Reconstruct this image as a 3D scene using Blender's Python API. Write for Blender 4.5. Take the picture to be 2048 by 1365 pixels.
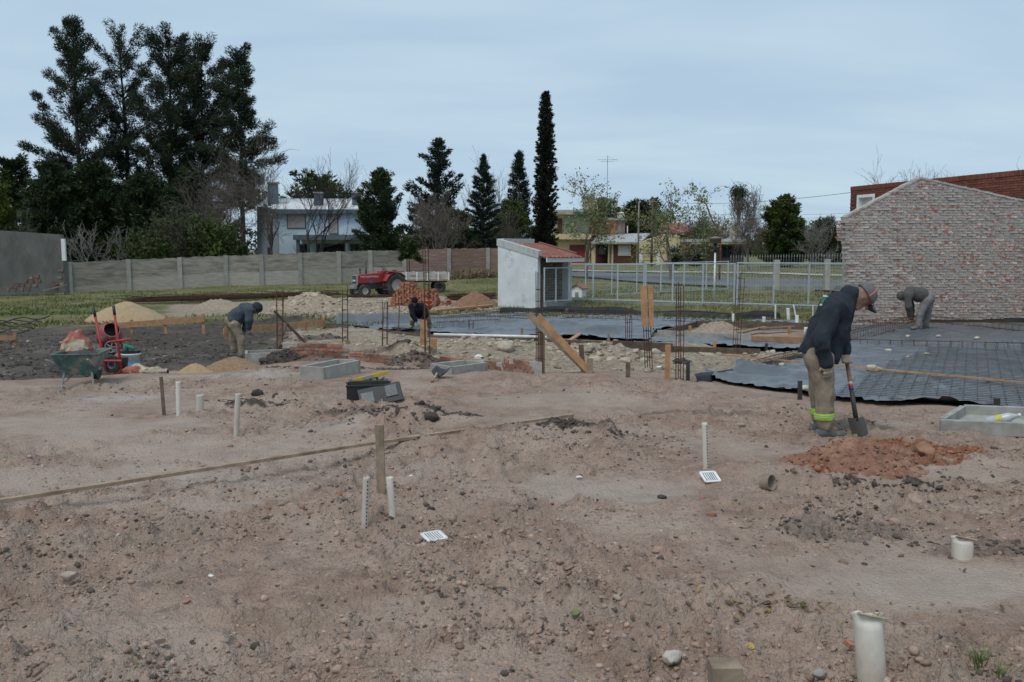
import bpy, math, random
import numpy as np
from mathutils import Vector, Matrix
R = math.radians
S = bpy.context.scene
COL = S.collection
for o in list(bpy.data.objects): bpy.data.objects.remove(o)
# ------------------------------------------------------------------ camera, world, sun, exposure
W_, H_, F_ = 2048.0, 1365.0, 1750.0
CAMZ = 1.65
PITCH = math.atan(182.5 / F_)
cd = bpy.data.cameras.new('camera'); cam = bpy.data.objects.new('camera', cd); COL.objects.link(cam)
cd.sensor_width = 36; cd.lens = 36 * F_ / W_; cd.clip_end = 3000; cd.clip_start = 0.05
cam.location = (0, 0, CAMZ); cam.rotation_euler = (math.pi / 2 - PITCH, 0, 0)
cd.dof.use_dof = True; cd.dof.focus_distance = 8.0; cd.dof.aperture_fstop = 9
S.camera = cam
S.view_settings.view_transform = 'Standard'; S.view_settings.look = 'None'
S.view_settings.exposure = 0.17; S.view_settings.gamma = 1.0; S.view_settings.use_curve_mapping = False
SUN_EL, SUN_AZ = R(58), R(215)
w = bpy.data.worlds.new('World'); S.world = w; w.use_nodes = True
nt = w.node_tree; nt.nodes.clear()
def wn(t): return nt.nodes.new(t)
out = wn('ShaderNodeOutputWorld'); bg = wn('ShaderNodeBackground'); sky = wn('ShaderNodeTexSky')
sky.sky_type = 'NISHITA'; sky.sun_disc = False; sky.sun_elevation = SUN_EL; sky.sun_rotation = SUN_AZ
sky.air_density = 1.0; sky.dust_density = 1.5; sky.ozone_density = 1.0
tc = wn('ShaderNodeTexCoord'); sep = wn('ShaderNodeSeparateXYZ'); nt.links.new(tc.outputs['Generated'], sep.inputs[0])
ad = wn('ShaderNodeMath'); ad.operation = 'ADD'; ad.inputs[1].default_value = 0.16; nt.links.new(sep.outputs['Z'], ad.inputs[0])
mx = wn('ShaderNodeMath'); mx.operation = 'MAXIMUM'; mx.inputs[1].default_value = 0.08; nt.links.new(ad.outputs[0], mx.inputs[0])
dx = wn('ShaderNodeMath'); dx.operation = 'DIVIDE'; nt.links.new(sep.outputs['X'], dx.inputs[0]); nt.links.new(mx.outputs[0], dx.inputs[1])
dy = wn('ShaderNodeMath'); dy.operation = 'DIVIDE'; nt.links.new(sep.outputs['Y'], dy.inputs[0]); nt.links.new(mx.outputs[0], dy.inputs[1])
cmb = wn('ShaderNodeCombineXYZ'); nt.links.new(dx.outputs[0], cmb.inputs[0]); nt.links.new(dy.outputs[0], cmb.inputs[1])
mp = wn('ShaderNodeMapping'); mp.inputs['Scale'].default_value = (0.55, 1.25, 1); mp.inputs['Rotation'].default_value = (0, 0, 0.12); nt.links.new(cmb.outputs[0], mp.inputs[0])
nz = wn('ShaderNodeTexNoise'); nz.inputs['Scale'].default_value = 1.5; nz.inputs['Detail'].default_value = 6; nz.inputs['Roughness'].default_value = 0.5
nz.inputs['Distortion'].default_value = 0.4; nt.links.new(mp.outputs[0], nz.inputs['Vector'])
cr = wn('ShaderNodeValToRGB'); cr.color_ramp.elements[0].position = 0.32; cr.color_ramp.elements[1].position = 0.7
cr.color_ramp.elements[0].color = (3.95, 5.3, 6.7, 1); cr.color_ramp.elements[1].color = (4.85, 6.25, 7.2, 1)   # stratus underside and thin places, in the sky's own units
nt.links.new(nz.outputs['Fac'], cr.inputs[0])
mixc = wn('ShaderNodeMix'); mixc.data_type = 'RGBA'; mixc.inputs[0].default_value = 0.95
nt.links.new(sky.outputs[0], mixc.inputs[6]); nt.links.new(cr.outputs[0], mixc.inputs[7])
nt.links.new(mixc.outputs[2], bg.inputs['Color']); bg.inputs['Strength'].default_value = 0.1
nt.links.new(bg.outputs[0], out.inputs[0])
sd = bpy.data.lights.new('sun', 'SUN'); sun = bpy.data.objects.new('sun', sd); COL.objects.link(sun)
sd.energy = 1.5; sd.angle = R(28); sd.color = (1.0, 0.955, 0.88)
sun.rotation_euler = Vector((-math.sin(SUN_AZ) * math.cos(SUN_EL), -math.cos(SUN_AZ) * math.cos(SUN_EL), -math.sin(SUN_EL))).to_track_quat('-Z', 'Y').to_euler()
try:
    S.cycles.max_bounces = 5; S.cycles.transparent_max_bounces = 6
except Exception: pass
# ------------------------------------------------------------------ picture <-> place
CT, ST = math.cos(PITCH), math.sin(PITCH)
def ray(px, py):
    cx = (px - W_ / 2) / F_; cy = (H_ / 2 - py) / F_
    return (cx, CT + cy * ST, -ST + cy * CT)
def G(px, py, z=0.0):
    d = ray(px, py); t = (z - CAMZ) / d[2]
    return Vector((d[0] * t, d[1] * t, z))
def at(px, py, Y):
    d = ray(px, py); t = Y / d[1]
    return Vector((d[0] * t, Y, CAMZ + d[2] * t))
# ------------------------------------------------------------------ noise
def _h(ix, iy, s):
    n = (ix.astype(np.int64) * 374761393 + iy.astype(np.int64) * 668265263 + s * 1442695041) & 0xffffffff
    n = ((n ^ (n >> 13)) * 1274126177) & 0xffffffff
    n = (n ^ (n >> 16)) & 0xffffffff
    return n.astype(np.float64) / 4294967295.0
def vnoise(x, y, s=0):
    ix = np.floor(x); iy = np.floor(y); fx = x - ix; fy = y - iy
    fx = fx * fx * fx * (fx * (fx * 6 - 15) + 10); fy = fy * fy * fy * (fy * (fy * 6 - 15) + 10)
    a = _h(ix, iy, s); b = _h(ix + 1, iy, s); c = _h(ix, iy + 1, s); d = _h(ix + 1, iy + 1, s)
    return (a + (b - a) * fx) * (1 - fy) + (c + (d - c) * fx) * fy
def fbm(x, y, s=0, o=4, g=0.5):
    r = 0; a = 1; t = 0
    for i in range(o):
        r = r + a * vnoise(x * 2 ** i + 17.3 * i, y * 2 ** i - 9.1 * i, s + i); t += a; a *= g
    return r / t
def sstep(a, b, x):
    t = np.clip((x - a) / (b - a), 0, 1); return t * t * (3 - 2 * t)
def polydist(x, y, poly):          # signed distance, negative inside
    poly = np.array(poly); n = len(poly); best = np.full(x.shape, 1e9); ins = np.zeros(x.shape, bool)
    for i in range(n):
        ax, ay = poly[i]; bx, by = poly[(i + 1) % n]
        ex, ey = bx - ax, by - ay; L = ex * ex + ey * ey + 1e-12
        t = np.clip(((x - ax) * ex + (y - ay) * ey) / L, 0, 1)
        best = np.minimum(best, (x - ax - t * ex) ** 2 + (y - ay - t * ey) ** 2)
        if ay != by: ins ^= ((ay > y) != (by > y)) & (x < ex * (y - ay) / ey + ax)
    d = np.sqrt(best); return np.where(ins, -d, d)
# ------------------------------------------------------------------ mesh building
class MB:
    def __init__(s): s.v = []; s.f = []
    def add(s, vs, fs):
        k = len(s.v); s.v += [tuple(q) for q in vs]; s.f += [tuple(i + k for i in g) for g in fs]; return s
    def box(s, c, size, rot=None, taper=1.0):
        c = Vector(c); a, b, h = size[0] / 2, size[1] / 2, size[2] / 2
        M = rot if rot is not None else Matrix.Identity(3)
        vs = [c + M @ Vector((x * a * (taper if z > 0 else 1), y * b * (taper if z > 0 else 1), z * h)) for z in (-1, 1) for y in (-1, 1) for x in (-1, 1)]
        return s.add(vs, [(0, 2, 3, 1), (4, 5, 7, 6), (0, 1, 5, 4), (2, 6, 7, 3), (0, 4, 6, 2), (1, 3, 7, 5)])
    def plank(s, p, q, wd, th, up=(0, 0, 1)):     # board from p to q; wd across, th along up
        p, q = Vector(p), Vector(q); d = (q - p).normalized(); u = Vector(up); si = d.cross(u).normalized(); u = si.cross(d)
        vs = [e + si * (a * wd / 2) + u * (b * th / 2) for e in (p, q) for b in (-1, 1) for a in (-1, 1)]
        return s.add(vs, [(0, 1, 3, 2), (4, 6, 7, 5), (0, 4, 5, 1), (2, 3, 7, 6), (0, 2, 6, 4), (1, 5, 7, 3)])
    def tube(s, pts, rad, n=6, cap=True):
        pts = [Vector(p) for p in pts]; rad = rad if hasattr(rad, '__len__') else [rad] * len(pts)
        k = len(s.v); pv = None
        for i, p in enumerate(pts):
            d = (pts[min(i + 1, len(pts) - 1)] - pts[max(i - 1, 0)])
            d = d.normalized() if d.length > 1e-9 else Vector((0, 0, 1))
            if pv is None: pv = d.orthogonal().normalized()
            pv = (pv - d * pv.dot(d)); pv = pv.normalized() if pv.length > 1e-6 else d.orthogonal().normalized()
            b = d.cross(pv)
            for j in range(n):
                a = 2 * math.pi * j / n; s.v.append(tuple(p + (pv * math.cos(a) + b * math.sin(a)) * rad[i]))
        for i in range(len(pts) - 1):
            for j in range(n):
                a = k + i * n + j; b2 = k + i * n + (j + 1) % n; s.f.append((a, b2, b2 + n, a + n))
        if cap:
            s.f.append(tuple(k + j for j in reversed(range(n)))); s.f.append(tuple(k + (len(pts) - 1) * n + j for j in range(n)))
        return s
    def lathe(s, prof, c=(0, 0, 0), n=16, axis=None, cap=True):   # prof [(r,z)]
        c = Vector(c); M = axis if axis is not None else Matrix.Identity(3); k = len(s.v); m = len(prof)
        for r, z in prof:
            for j in range(n):
                a = 2 * math.pi * j / n; s.v.append(tuple(c + M @ Vector((r * math.cos(a), r * math.sin(a), z))))
        for i in range(m - 1):
            for j in range(n):
                a = k + i * n + j; b = k + i * n + (j + 1) % n; s.f.append((a, b, b + n, a + n))
        if cap:
            s.f.append(tuple(k + j for j in reversed(range(n)))); s.f.append(tuple(k + (m - 1) * n + j for j in range(n)))
        return s
    def prism(s, poly, o, u, v, n, th):           # polygon (a,b) in plane o + a u + b v, thickness th along n
        o, u, v, n = Vector(o), Vector(u), Vector(v), Vector(n); m = len(poly)
        vs = [o + u * a + v * b for a, b in poly] + [o + u * a + v * b + n * th for a, b in poly]
        return s.add(vs, [tuple(reversed(range(m))), tuple(range(m, 2 * m))] + [(i, (i + 1) % m, m + (i + 1) % m, m + i) for i in range(m)])
    def build(s, name, mat, parent=None, o=None, smooth=False, bevel=0):
        v = s.v
        if o is not None: v = [(a[0] - o[0], a[1] - o[1], a[2] - o[2]) for a in v]
        me = bpy.data.meshes.new(name); me.from_pydata(v, [], s.f); me.update()
        return link(name, me, mat, parent, smooth, bevel)
def link(name, me, mat, parent=None, smooth=False, bevel=0):
    for m in (mat if isinstance(mat, (list, tuple)) else [mat]):
        if m is not None: me.materials.append(m)
    if smooth: me.polygons.foreach_set('use_smooth', [True] * len(me.polygons))
    ob = bpy.data.objects.new(name, me); COL.objects.link(ob)
    if parent is not None: ob.parent = parent
    if bevel:
        b = ob.modifiers.new('bevel', 'BEVEL'); b.width = bevel; b.segments = 2; b.limit_method = 'ANGLE'
    return ob
def npmesh(name, V, Fc, mat, parent=None, smooth=False):     # V (n,3), Fc (m,k) numpy
    me = bpy.data.meshes.new(name); V = np.asarray(V, np.float32); Fc = np.asarray(Fc, np.int32); m, k = Fc.shape
    me.vertices.add(len(V)); me.vertices.foreach_set('co', V.ravel())
    me.loops.add(m * k); me.loops.foreach_set('vertex_index', Fc.ravel())
    me.polygons.add(m); me.polygons.foreach_set('loop_start', np.arange(0, m * k, k, dtype=np.int32))
    if smooth: me.polygons.foreach_set('use_smooth', np.ones(m, bool))
    me.update(calc_edges=True)
    return link(name, me, mat, parent)
def share(name, src, parent, loc=(0, 0, 0), rot=(0, 0, 0), sc=(1, 1, 1)):   # another piece on the same mesh data
    ob = bpy.data.objects.new(name, src.data if hasattr(src, 'data') else src); COL.objects.link(ob); ob.parent = parent
    ob.location = loc; ob.rotation_euler = rot; ob.scale = sc; return ob
def tag(o, label=None, cat=None, group=None, kind=None):
    if label: o['label'] = label
    if cat: o['category'] = cat
    if group: o['group'] = group
    if kind: o['kind'] = kind
    return o
def thing(name, label, cat, loc=(0, 0, 0), rz=0.0, group=None):
    o = bpy.data.objects.new(name, None); COL.objects.link(o); o.location = loc; o.rotation_euler = (0, 0, rz); o.empty_display_size = 0.1
    return tag(o, label, cat, group)
def rotz(a): return Matrix.Rotation(a, 3, 'Z')
# ------------------------------------------------------------------ materials
def M(name, c1, c2=None, scale=6.0, rough=0.85, bump=0.25, bscale=40.0, rand=0.12, metal=0.0, detail=5, c3=None, s3=1.3, p3=(0.52, 0.62), stretch=None, bdist=0.01, gen=False, spec=None, lo=0.35, hi=0.65, dirt=None):
    m = bpy.data.materials.new(name); m.use_nodes = True; t = m.node_tree; N = t.nodes; L = t.links
    b = N['Principled BSDF']; b.inputs['Roughness'].default_value = rough; b.inputs['Metallic'].default_value = metal
    if spec is not None: b.inputs['Specular IOR Level'].default_value = spec
    tc = N.new('ShaderNodeTexCoord'); vec = tc.outputs['Object']
    if stretch:
        mpn = N.new('ShaderNodeMapping'); mpn.inputs['Scale'].default_value = stretch; L.new(vec, mpn.inputs[0]); vec = mpn.outputs[0]
    c2 = c2 or tuple(x * 0.7 for x in c1)
    oi = N.new('ShaderNodeObjectInfo')
    va = N.new('ShaderNodeVectorMath'); va.operation = 'ADD'; sc_ = N.new('ShaderNodeVectorMath'); sc_.operation = 'SCALE'; sc_.inputs['Scale'].default_value = 37.0
    cx = N.new('ShaderNodeCombineXYZ'); L.new(oi.outputs['Random'], cx.inputs[0]); L.new(oi.outputs['Random'], cx.inputs[1]); L.new(cx.outputs[0], sc_.inputs[0])
    L.new(vec, va.inputs[0]); L.new(sc_.outputs[0], va.inputs[1]); vec = va.outputs[0]
    n = N.new('ShaderNodeTexNoise'); n.inputs['Scale'].default_value = scale; n.inputs['Detail'].default_value = detail; n.inputs['Roughness'].default_value = 0.6; L.new(vec, n.inputs['Vector'])
    r = N.new('ShaderNodeValToRGB'); r.color_ramp.elements[0].position = lo; r.color_ramp.elements[1].position = hi
    r.color_ramp.elements[0].color = (*c2, 1); r.color_ramp.elements[1].color = (*c1, 1); L.new(n.outputs['Fac'], r.inputs[0]); col = r.outputs[0]
    if c3:
        n3 = N.new('ShaderNodeTexNoise'); n3.inputs['Scale'].default_value = s3; n3.inputs['Detail'].default_value = 8; n3.inputs['Roughness'].default_value = 0.65; L.new(vec, n3.inputs['Vector'])
        r3 = N.new('ShaderNodeValToRGB'); r3.color_ramp.elements[0].position = p3[0]; r3.color_ramp.elements[1].position = p3[1]; L.new(n3.outputs['Fac'], r3.inputs[0])
        mx3 = N.new('ShaderNodeMix'); mx3.data_type = 'RGBA'; L.new(r3.outputs[0], mx3.inputs[0]); L.new(col, mx3.inputs[6]); mx3.inputs[7].default_value = (*c3, 1); col = mx3.outputs[2]
    if rand:
        mr = N.new('ShaderNodeMapRange'); mr.inputs['To Min'].default_value = 1 - rand; mr.inputs['To Max'].default_value = 1 + rand
        if gen:
            ge = N.new('ShaderNodeNewGeometry'); L.new(ge.outputs['Random Per Island'], mr.inputs[0])
        else: L.new(oi.outputs['Random'], mr.inputs[0])
        hs = N.new('ShaderNodeHueSaturation'); L.new(mr.outputs[0], hs.inputs['Value']); L.new(col, hs.inputs['Color']); col = hs.outputs[0]
    L.new(col, b.inputs['Base Color'])
    if bump:
        nb = N.new('ShaderNodeTexNoise'); nb.inputs['Scale'].default_value = bscale; nb.inputs['Detail'].default_value = 6; nb.inputs['Roughness'].default_value = 0.65; L.new(vec, nb.inputs['Vector'])
        bp = N.new('ShaderNodeBump'); bp.inputs['Strength'].default_value = bump; bp.inputs['Distance'].default_value = bdist; L.new(nb.outputs['Fac'], bp.inputs['Height']); L.new(bp.outputs[0], b.inputs['Normal'])
    return m
def MA(name, attr, rough=0.9, bump=0.4, bscale=60, mult=0.2, bdist=0.01):    # colour from a per-piece colour attribute
    m = M(name, (1, 1, 1), (1 - mult * 2,) * 3, scale=25, rough=rough, bump=bump, bscale=bscale, rand=0, bdist=bdist)
    t = m.node_tree; b = t.nodes['Principled BSDF']; src = b.inputs['Base Color'].links[0].from_socket
    a = t.nodes.new('ShaderNodeVertexColor'); a.layer_name = attr
    mx = t.nodes.new('ShaderNodeMix'); mx.data_type = 'RGBA'; mx.blend_type = 'MULTIPLY'; mx.inputs[0].default_value = 1
    t.links.new(a.outputs[0], mx.inputs[6]); t.links.new(src, mx.inputs[7]); t.links.new(mx.outputs[2], b.inputs['Base Color']); return m
def facecol(ob, cols, attr='tint'):      # one colour per face
    me = ob.data; at_ = me.color_attributes.new(attr, 'FLOAT_COLOR', 'CORNER'); cols = np.asarray(cols, np.float32)
    lt = np.zeros(len(me.polygons), np.int32); me.polygons.foreach_get('loop_total', lt)
    c = np.concatenate([cols, np.ones((len(cols), 1), np.float32)], 1); at_.data.foreach_set('color', np.repeat(c, lt, 0).ravel())
mt = {}
mt['wood'] = M('raw_pine', (0.42, 0.24, 0.125), (0.30, 0.155, 0.075), scale=9, stretch=(1, 1, 1), rough=0.8, bump=0.3, bscale=50, rand=0.18)
mt['oldwood'] = M('weathered_wood', (0.33, 0.25, 0.18), (0.2, 0.145, 0.10), scale=10, rough=0.9, bump=0.4, rand=0.2)
mt['darkwood'] = M('wet_wood', (0.15, 0.105, 0.075), (0.08, 0.055, 0.04), scale=10, rough=0.85, bump=0.4, rand=0.2)
mt['rust'] = M('rusty_steel', (0.13, 0.062, 0.035), (0.065, 0.035, 0.024), scale=30, rough=0.85, bump=0.3, bscale=150, rand=0.15, metal=0.2)
mt['conc'] = M('concrete', (0.36, 0.35, 0.32), (0.27, 0.26, 0.235), scale=7, rough=0.92, bump=0.3, bscale=80, c3=(0.24, 0.225, 0.20), s3=3)
mt['pvc'] = M('grimy_pvc', (0.60, 0.56, 0.49), (0.48, 0.43, 0.36), scale=5, rough=0.5, bump=0.08, c3=(0.40, 0.33, 0.265), s3=4, p3=(0.5, 0.72), stretch=(1, 1, 0.6))
mt['whiteplastic'] = M('white_plastic', (0.74, 0.75, 0.75), (0.60, 0.59, 0.57), scale=8, rough=0.5, bump=0.1)
mt['black'] = M('black_plastic', (0.022, 0.022, 0.024), (0.014, 0.014, 0.015), scale=20, rough=0.5, bump=0.1, rand=0.1)
mt['rubber'] = M('tyre_rubber', (0.035, 0.034, 0.033), (0.022, 0.021, 0.02), scale=14, rough=0.85, bump=0.3, c3=(0.13, 0.11, 0.09), s3=3, p3=(0.5, 0.75))
mt['white'] = M('white_paint', (0.74, 0.75, 0.74), (0.62, 0.62, 0.60), scale=3, rough=0.8, bump=0.15)
mt['galv'] = M('grey_painted_steel', (0.44, 0.49, 0.53), (0.38, 0.42, 0.455), scale=12, rough=0.5, bump=0.05, rand=0.06)
mt['glass'] = M('window_glass', (0.03, 0.035, 0.04), (0.02, 0.022, 0.025), scale=2, rough=0.08, bump=0, rand=0.2)
mt['brick'] = M('orange_brick', (0.37, 0.155, 0.09), (0.26, 0.105, 0.065), scale=12, rough=0.9, bump=0.4, rand=0.3, c3=(0.46, 0.29, 0.20), s3=7, p3=(0.55, 0.75))
mt['red'] = M('red_paint', (0.36, 0.03, 0.03), (0.26, 0.024, 0.024), scale=5, rough=0.5, bump=0.05, rand=0.05, c3=(.28, .12, .10), s3=5, p3=(.56, .75))
mt['greymetal'] = M('grey_metal', (0.34, 0.35, 0.36), (0.22, 0.22, 0.22), scale=10, rough=0.5, bump=0.1, metal=0.3)
mt['darkmetal'] = M('dark_metal', (0.04, 0.04, 0.042), (0.025, 0.024, 0.023), scale=15, rough=0.55, bump=0.15)
mt['bark'] = M('bark', (0.13, 0.11, 0.09), (0.075, 0.062, 0.05), scale=8, rough=0.95, bump=0.6, bscale=25, rand=0.1, bdist=0.03)
mt['darkbark'] = M('dark_bark', (0.05, 0.043, 0.037), (0.03, 0.026, 0.023), scale=6, rough=0.95, bump=0.6, bscale=20, rand=0.1, bdist=0.03)
mt['palebark'] = M('pale_bark', (0.27, 0.255, 0.235), (0.18, 0.165, 0.15), scale=8, rough=0.95, bump=0.4, bscale=25, rand=0.1)
mt['brownbark'] = M('brown_twigs', (0.165, 0.135, 0.115), (0.11, 0.088, 0.074), scale=8, rough=0.95, bump=0.3, bscale=25, rand=0.1)
def leafmat(name, c1, c2, rand=0.35):
    m = M(name, c1, c2, scale=0.45, rough=0.75, bump=0, rand=rand, gen=True, spec=0.2, lo=0.4, hi=0.62)
    return m
mt['casu'] = leafmat('casuarina_needles', (0.050, 0.060, 0.032), (0.027, 0.036, 0.022))
mt['conifer'] = leafmat('conifer_needles', (0.030, 0.042, 0.026), (0.018, 0.028, 0.020))
mt['araucaria'] = leafmat('norfolk_pine_needles', (0.030, 0.047, 0.030), (0.018, 0.031, 0.022))
mt['cypress'] = leafmat('cypress_scales', (0.030, 0.029, 0.0175), (0.018, 0.0195, 0.0125))
mt['evergreen'] = leafmat('evergreen_leaves', (0.048, 0.068, 0.027), (0.026, 0.040, 0.018))
mt['green'] = leafmat('green_leaves', (0.062, 0.085, 0.022), (0.035, 0.052, 0.017))
mt['olive'] = leafmat('young_leaves', (0.20, 0.21, 0.085), (0.12, 0.14, 0.055))
mt['yellowgreen'] = leafmat('yellow_green_leaves', (0.085, 0.105, 0.02), (0.035, 0.055, 0.014))
mt['darkolive'] = leafmat('dull_olive_leaves', (0.058, 0.066, 0.028), (0.032, 0.04, 0.02))
# ------------------------------------------------------------------ terrain
_cp = [(0,1365,.03),(1024,1365,0),(2048,1365,.02),(1024,1900,0),(-900,1365,0),(2900,1365,0),(0,1100,0),(500,1100,0),(1024,1100,0),(1500,1100,.02),(2048,1100,0),
 (0,900,-.06),(500,900,-.04),(1000,900,-.01),(1500,900,-.04),(2048,950,-.03),(-700,900,-.1),(2700,950,-.05),
 (-300,800,-.15),(0,790,-.13),(300,768,-.13),(600,755,-.1),(900,755,-.08),(1200,768,-.07),(1390,772,-.09),(1600,806,-.09),(1850,835,-.08),(2048,845,-.1),(2500,850,-.1),
 (0,735,-.36),(150,728,-.40),(0,660,-.52),(250,690,-.47),(400,722,-.38),(500,705,-.42),(400,650,-.55),(250,645,-.55),(-300,700,-.45),(550,690,-.4),
 (620,690,-.36),(800,690,-.36),(1000,720,-.3),(1200,715,-.3),(1400,718,-.3),(1300,702,-.32),(900,710,-.33),(740,675,-.38),(1100,690,-.32),
 (1500,770,-.2),(1700,800,-.19),(2048,805,-.2),(1800,700,-.22),(2048,680,-.22),(1900,650,-.25),(1690,660,-.25),(1620,720,-.22),(2500,760,-.2),(2500,680,-.25),
 (700,655,-.46),(1000,660,-.43),(1300,680,-.38),(1500,690,-.33),(1000,630,-.5),(1300,638,-.48),(1600,648,-.4),
 (0,600,-.8),(300,620,-.68),(400,602,-.78),(650,600,-.76),(800,615,-.72),(950,612,-.62),(700,592,-.85),(900,590,-.8),(140,580,-.85),(600,566,-.6),(990,555,-.25),(850,560,-.4),(-300,590,-.8),
 (1150,622,-.62),(1300,630,-.6),(1500,634,-.57),(1650,642,-.45),(1200,596,-.44),(1500,604,-.43),(1690,598,-.43),(1300,572,-.45),(1600,577,-.4),(2300,600,-.4),
 (1200,547,-.3),(1690,567,-.33),(1200,531,-.07),(1500,531,-.07),(1750,531,-.1),(2400,535,-.1),(0,535,-.85),(500,535,-.85),(900,533,-.3),(-500,535,-.85)]
_cw = []
for px, py, z in _cp:
    g = G(px, py, z); _cw.append((g.x / g.y, math.log(g.y), z))
_cw += [(-.9, math.log(130), -.8), (-.3, math.log(130), -.7), (.3, math.log(130), -.1), (.9, math.log(130), -.1), (0, math.log(400), -.3), (-.8, math.log(400), -.4), (.8, math.log(400), -.3), (0, 0.0, 0), (-1.5, 0.3, 0), (1.5, 0.3, 0)]
_cw = np.array(_cw)
def base_h(x, y):
    x = np.asarray(x, float); y = np.asarray(y, float); yy = np.maximum(y, 0.8); u = x / yy; v = np.log(yy); num = np.zeros_like(u); den = np.zeros_like(u)
    for cu, cv, cz in _cw:
        wgt = 1.0 / (((u - cu) * 2.2) ** 2 + ((v - cv) * 1.7) ** 2 + 0.0012) ** 2; num += wgt * cz; den += wgt
    return num / den
def PW(pts, z): return [tuple(G(a, b, z)[:2]) for a, b in pts]
PL_PINK = PW([(-500, 800), (0, 776), (200, 764), (300, 752), (470, 742), (560, 735), (640, 724), (690, 718), (870, 742), (1075, 748), (1390, 762), (1600, 803), (1880, 828), (2100, 838), (2700, 850), (3500, 1400), (3500, 6000), (-3000, 6000), (-3000, 1400)], -.1)
PL_MUD = PW([(-400, 668), (0, 662), (130, 645), (300, 648), (420, 638), (590, 632), (606, 650), (566, 690), (545, 728), (470, 745), (300, 755), (200, 767), (0, 780), (-400, 806)], -.45)
PL_RUB = PW([(560, 690), (590, 655), (650, 650), (860, 672), (1080, 680), (1300, 692), (1620, 714), (1380, 775), (1080, 752), (900, 742), (690, 720)], -.33)
PL_PATH = PW([(330, 646), (350, 612), (420, 606), (560, 601), (680, 597), (700, 590), (830, 588), (1000, 600), (1000, 628), (650, 652), (590, 638)], -.75)
PL_SHEET = PW([(640, 650), (800, 636), (1000, 622), (1300, 628), (1700, 645), (2100, 640), (2900, 640), (2900, 850), (2048, 832), (1880, 827), (1600, 800), (1395, 763), (1610, 712), (1300, 690), (1080, 680), (860, 671)], -.3)
PL_ROAD = [tuple(G(1060, 541, -.28)[:2]), tuple(G(1140, 553, -.3)[:2]), tuple(G(1720, 583, -.34)[:2]), tuple(G(2200, 620, -.34)[:2]), tuple(G(2200, 572, -.3)[:2]), tuple(G(1720, 561, -.3)[:2])]
# mounds, pits and heaps that belong to the ground: (px, py, radius x, radius y, height, mud, red)
MOUNDS = [(520, 797, .25, .10, .05, 1, 0), (850, 845, .40, .22, .12, 1, 0), (790, 838, .35, .16, .08, .8, 0), (730, 818, .4, .12, .07, .6, 0), (1105, 882, .36, .22, .10, 1, 0), (1190, 893, .34, .16, .08, .9, 0), (1000, 905, .8, .35, .10, .1, 0), (1150, 930, .6, .25, .06, .1, 0),
 (1700, 925, .30, .22, .03, 0, 1), (1790, 925, .38, .26, .03, 0, 1), (1740, 885, .26, .14, .02, 0, 1), (1850, 900, .40, .18, .05, 0, .9), (1650, 945, .25, .2, .03, 0, .8), (1480, 960, .5, .3, .09, 0, .12), (1570, 965, .35, .22, .06, 0, .2), (1400, 1030, .5, .2, .05, .1, .1),
 (1790, 975, .4, .10, .05, .9, 0), (1680, 1070, .4, .14, .02, .5, 0), (1980, 1105, .45, .14, .02, .5, 0), (630, 1040, .35, .2, .05, 0, .1), (220, 1120, .5, .18, .04, .2, 0), (620, 735, .9, .35, .12, .55, 0), (820, 722, .55, .32, .26, .75, 0), (1000, 745, .6, .2, .08, .1, 0), (565, 718, .42, .28, .24, 1, 0), (720, 722, .6, .25, .14, .5, 0),
 (1400, 825, .5, .18, .05, .55, 0), (1640, 845, .5, .2, .03, .5, 0), (1300, 790, .7, .3, .04, 0, 0), (1250, 920, .6, .25, .05, .2, 0), (940, 700, 1.1, .8, .16, 0, 0), (1240, 706, 1.2, .5, .15, 0, 0), (1420, 705, 1.0, .4, .1, 0, 0), (700, 668, 1.2, .7, .13, 0, 0), (230, 655, 2.4, .8, .16, .9, 0), (480, 648, 1.6, .6, .22, .9, 0), (590, 645, .9, .5, .18, .9, 0), (620, 680, .6, .4, .1, .9, 0),
 (1040, 1195, .9, .35, .03, .1, 0), (1330, 1240, .7, .3, .04, .15, 0), (880, 1000, .9, .3, .04, 0, .05), (420, 1200, .8, .3, .035, .1, 0)]
_mw = [(G(a, b, -.05 if b > 745 else -.38), rx, ry, h, md, rd) for a, b, rx, ry, h, md, rd in MOUNDS]
# pale dust patches
DUST = [(250, 788, .55, .22, .9), (440, 746, .9, .16, .9), (320, 770, .5, .15, .6), (1190, 995, .6, .3, .2), (130, 762, .8, .2, .4), (640, 850, .5, .3, .4), (1850, 1190, .6, .4, .2), (500, 960, 1.5, .5, .3)]
_dw = [(G(a, b, -.08), rx, ry, k) for a, b, rx, ry, k in DUST]
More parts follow.
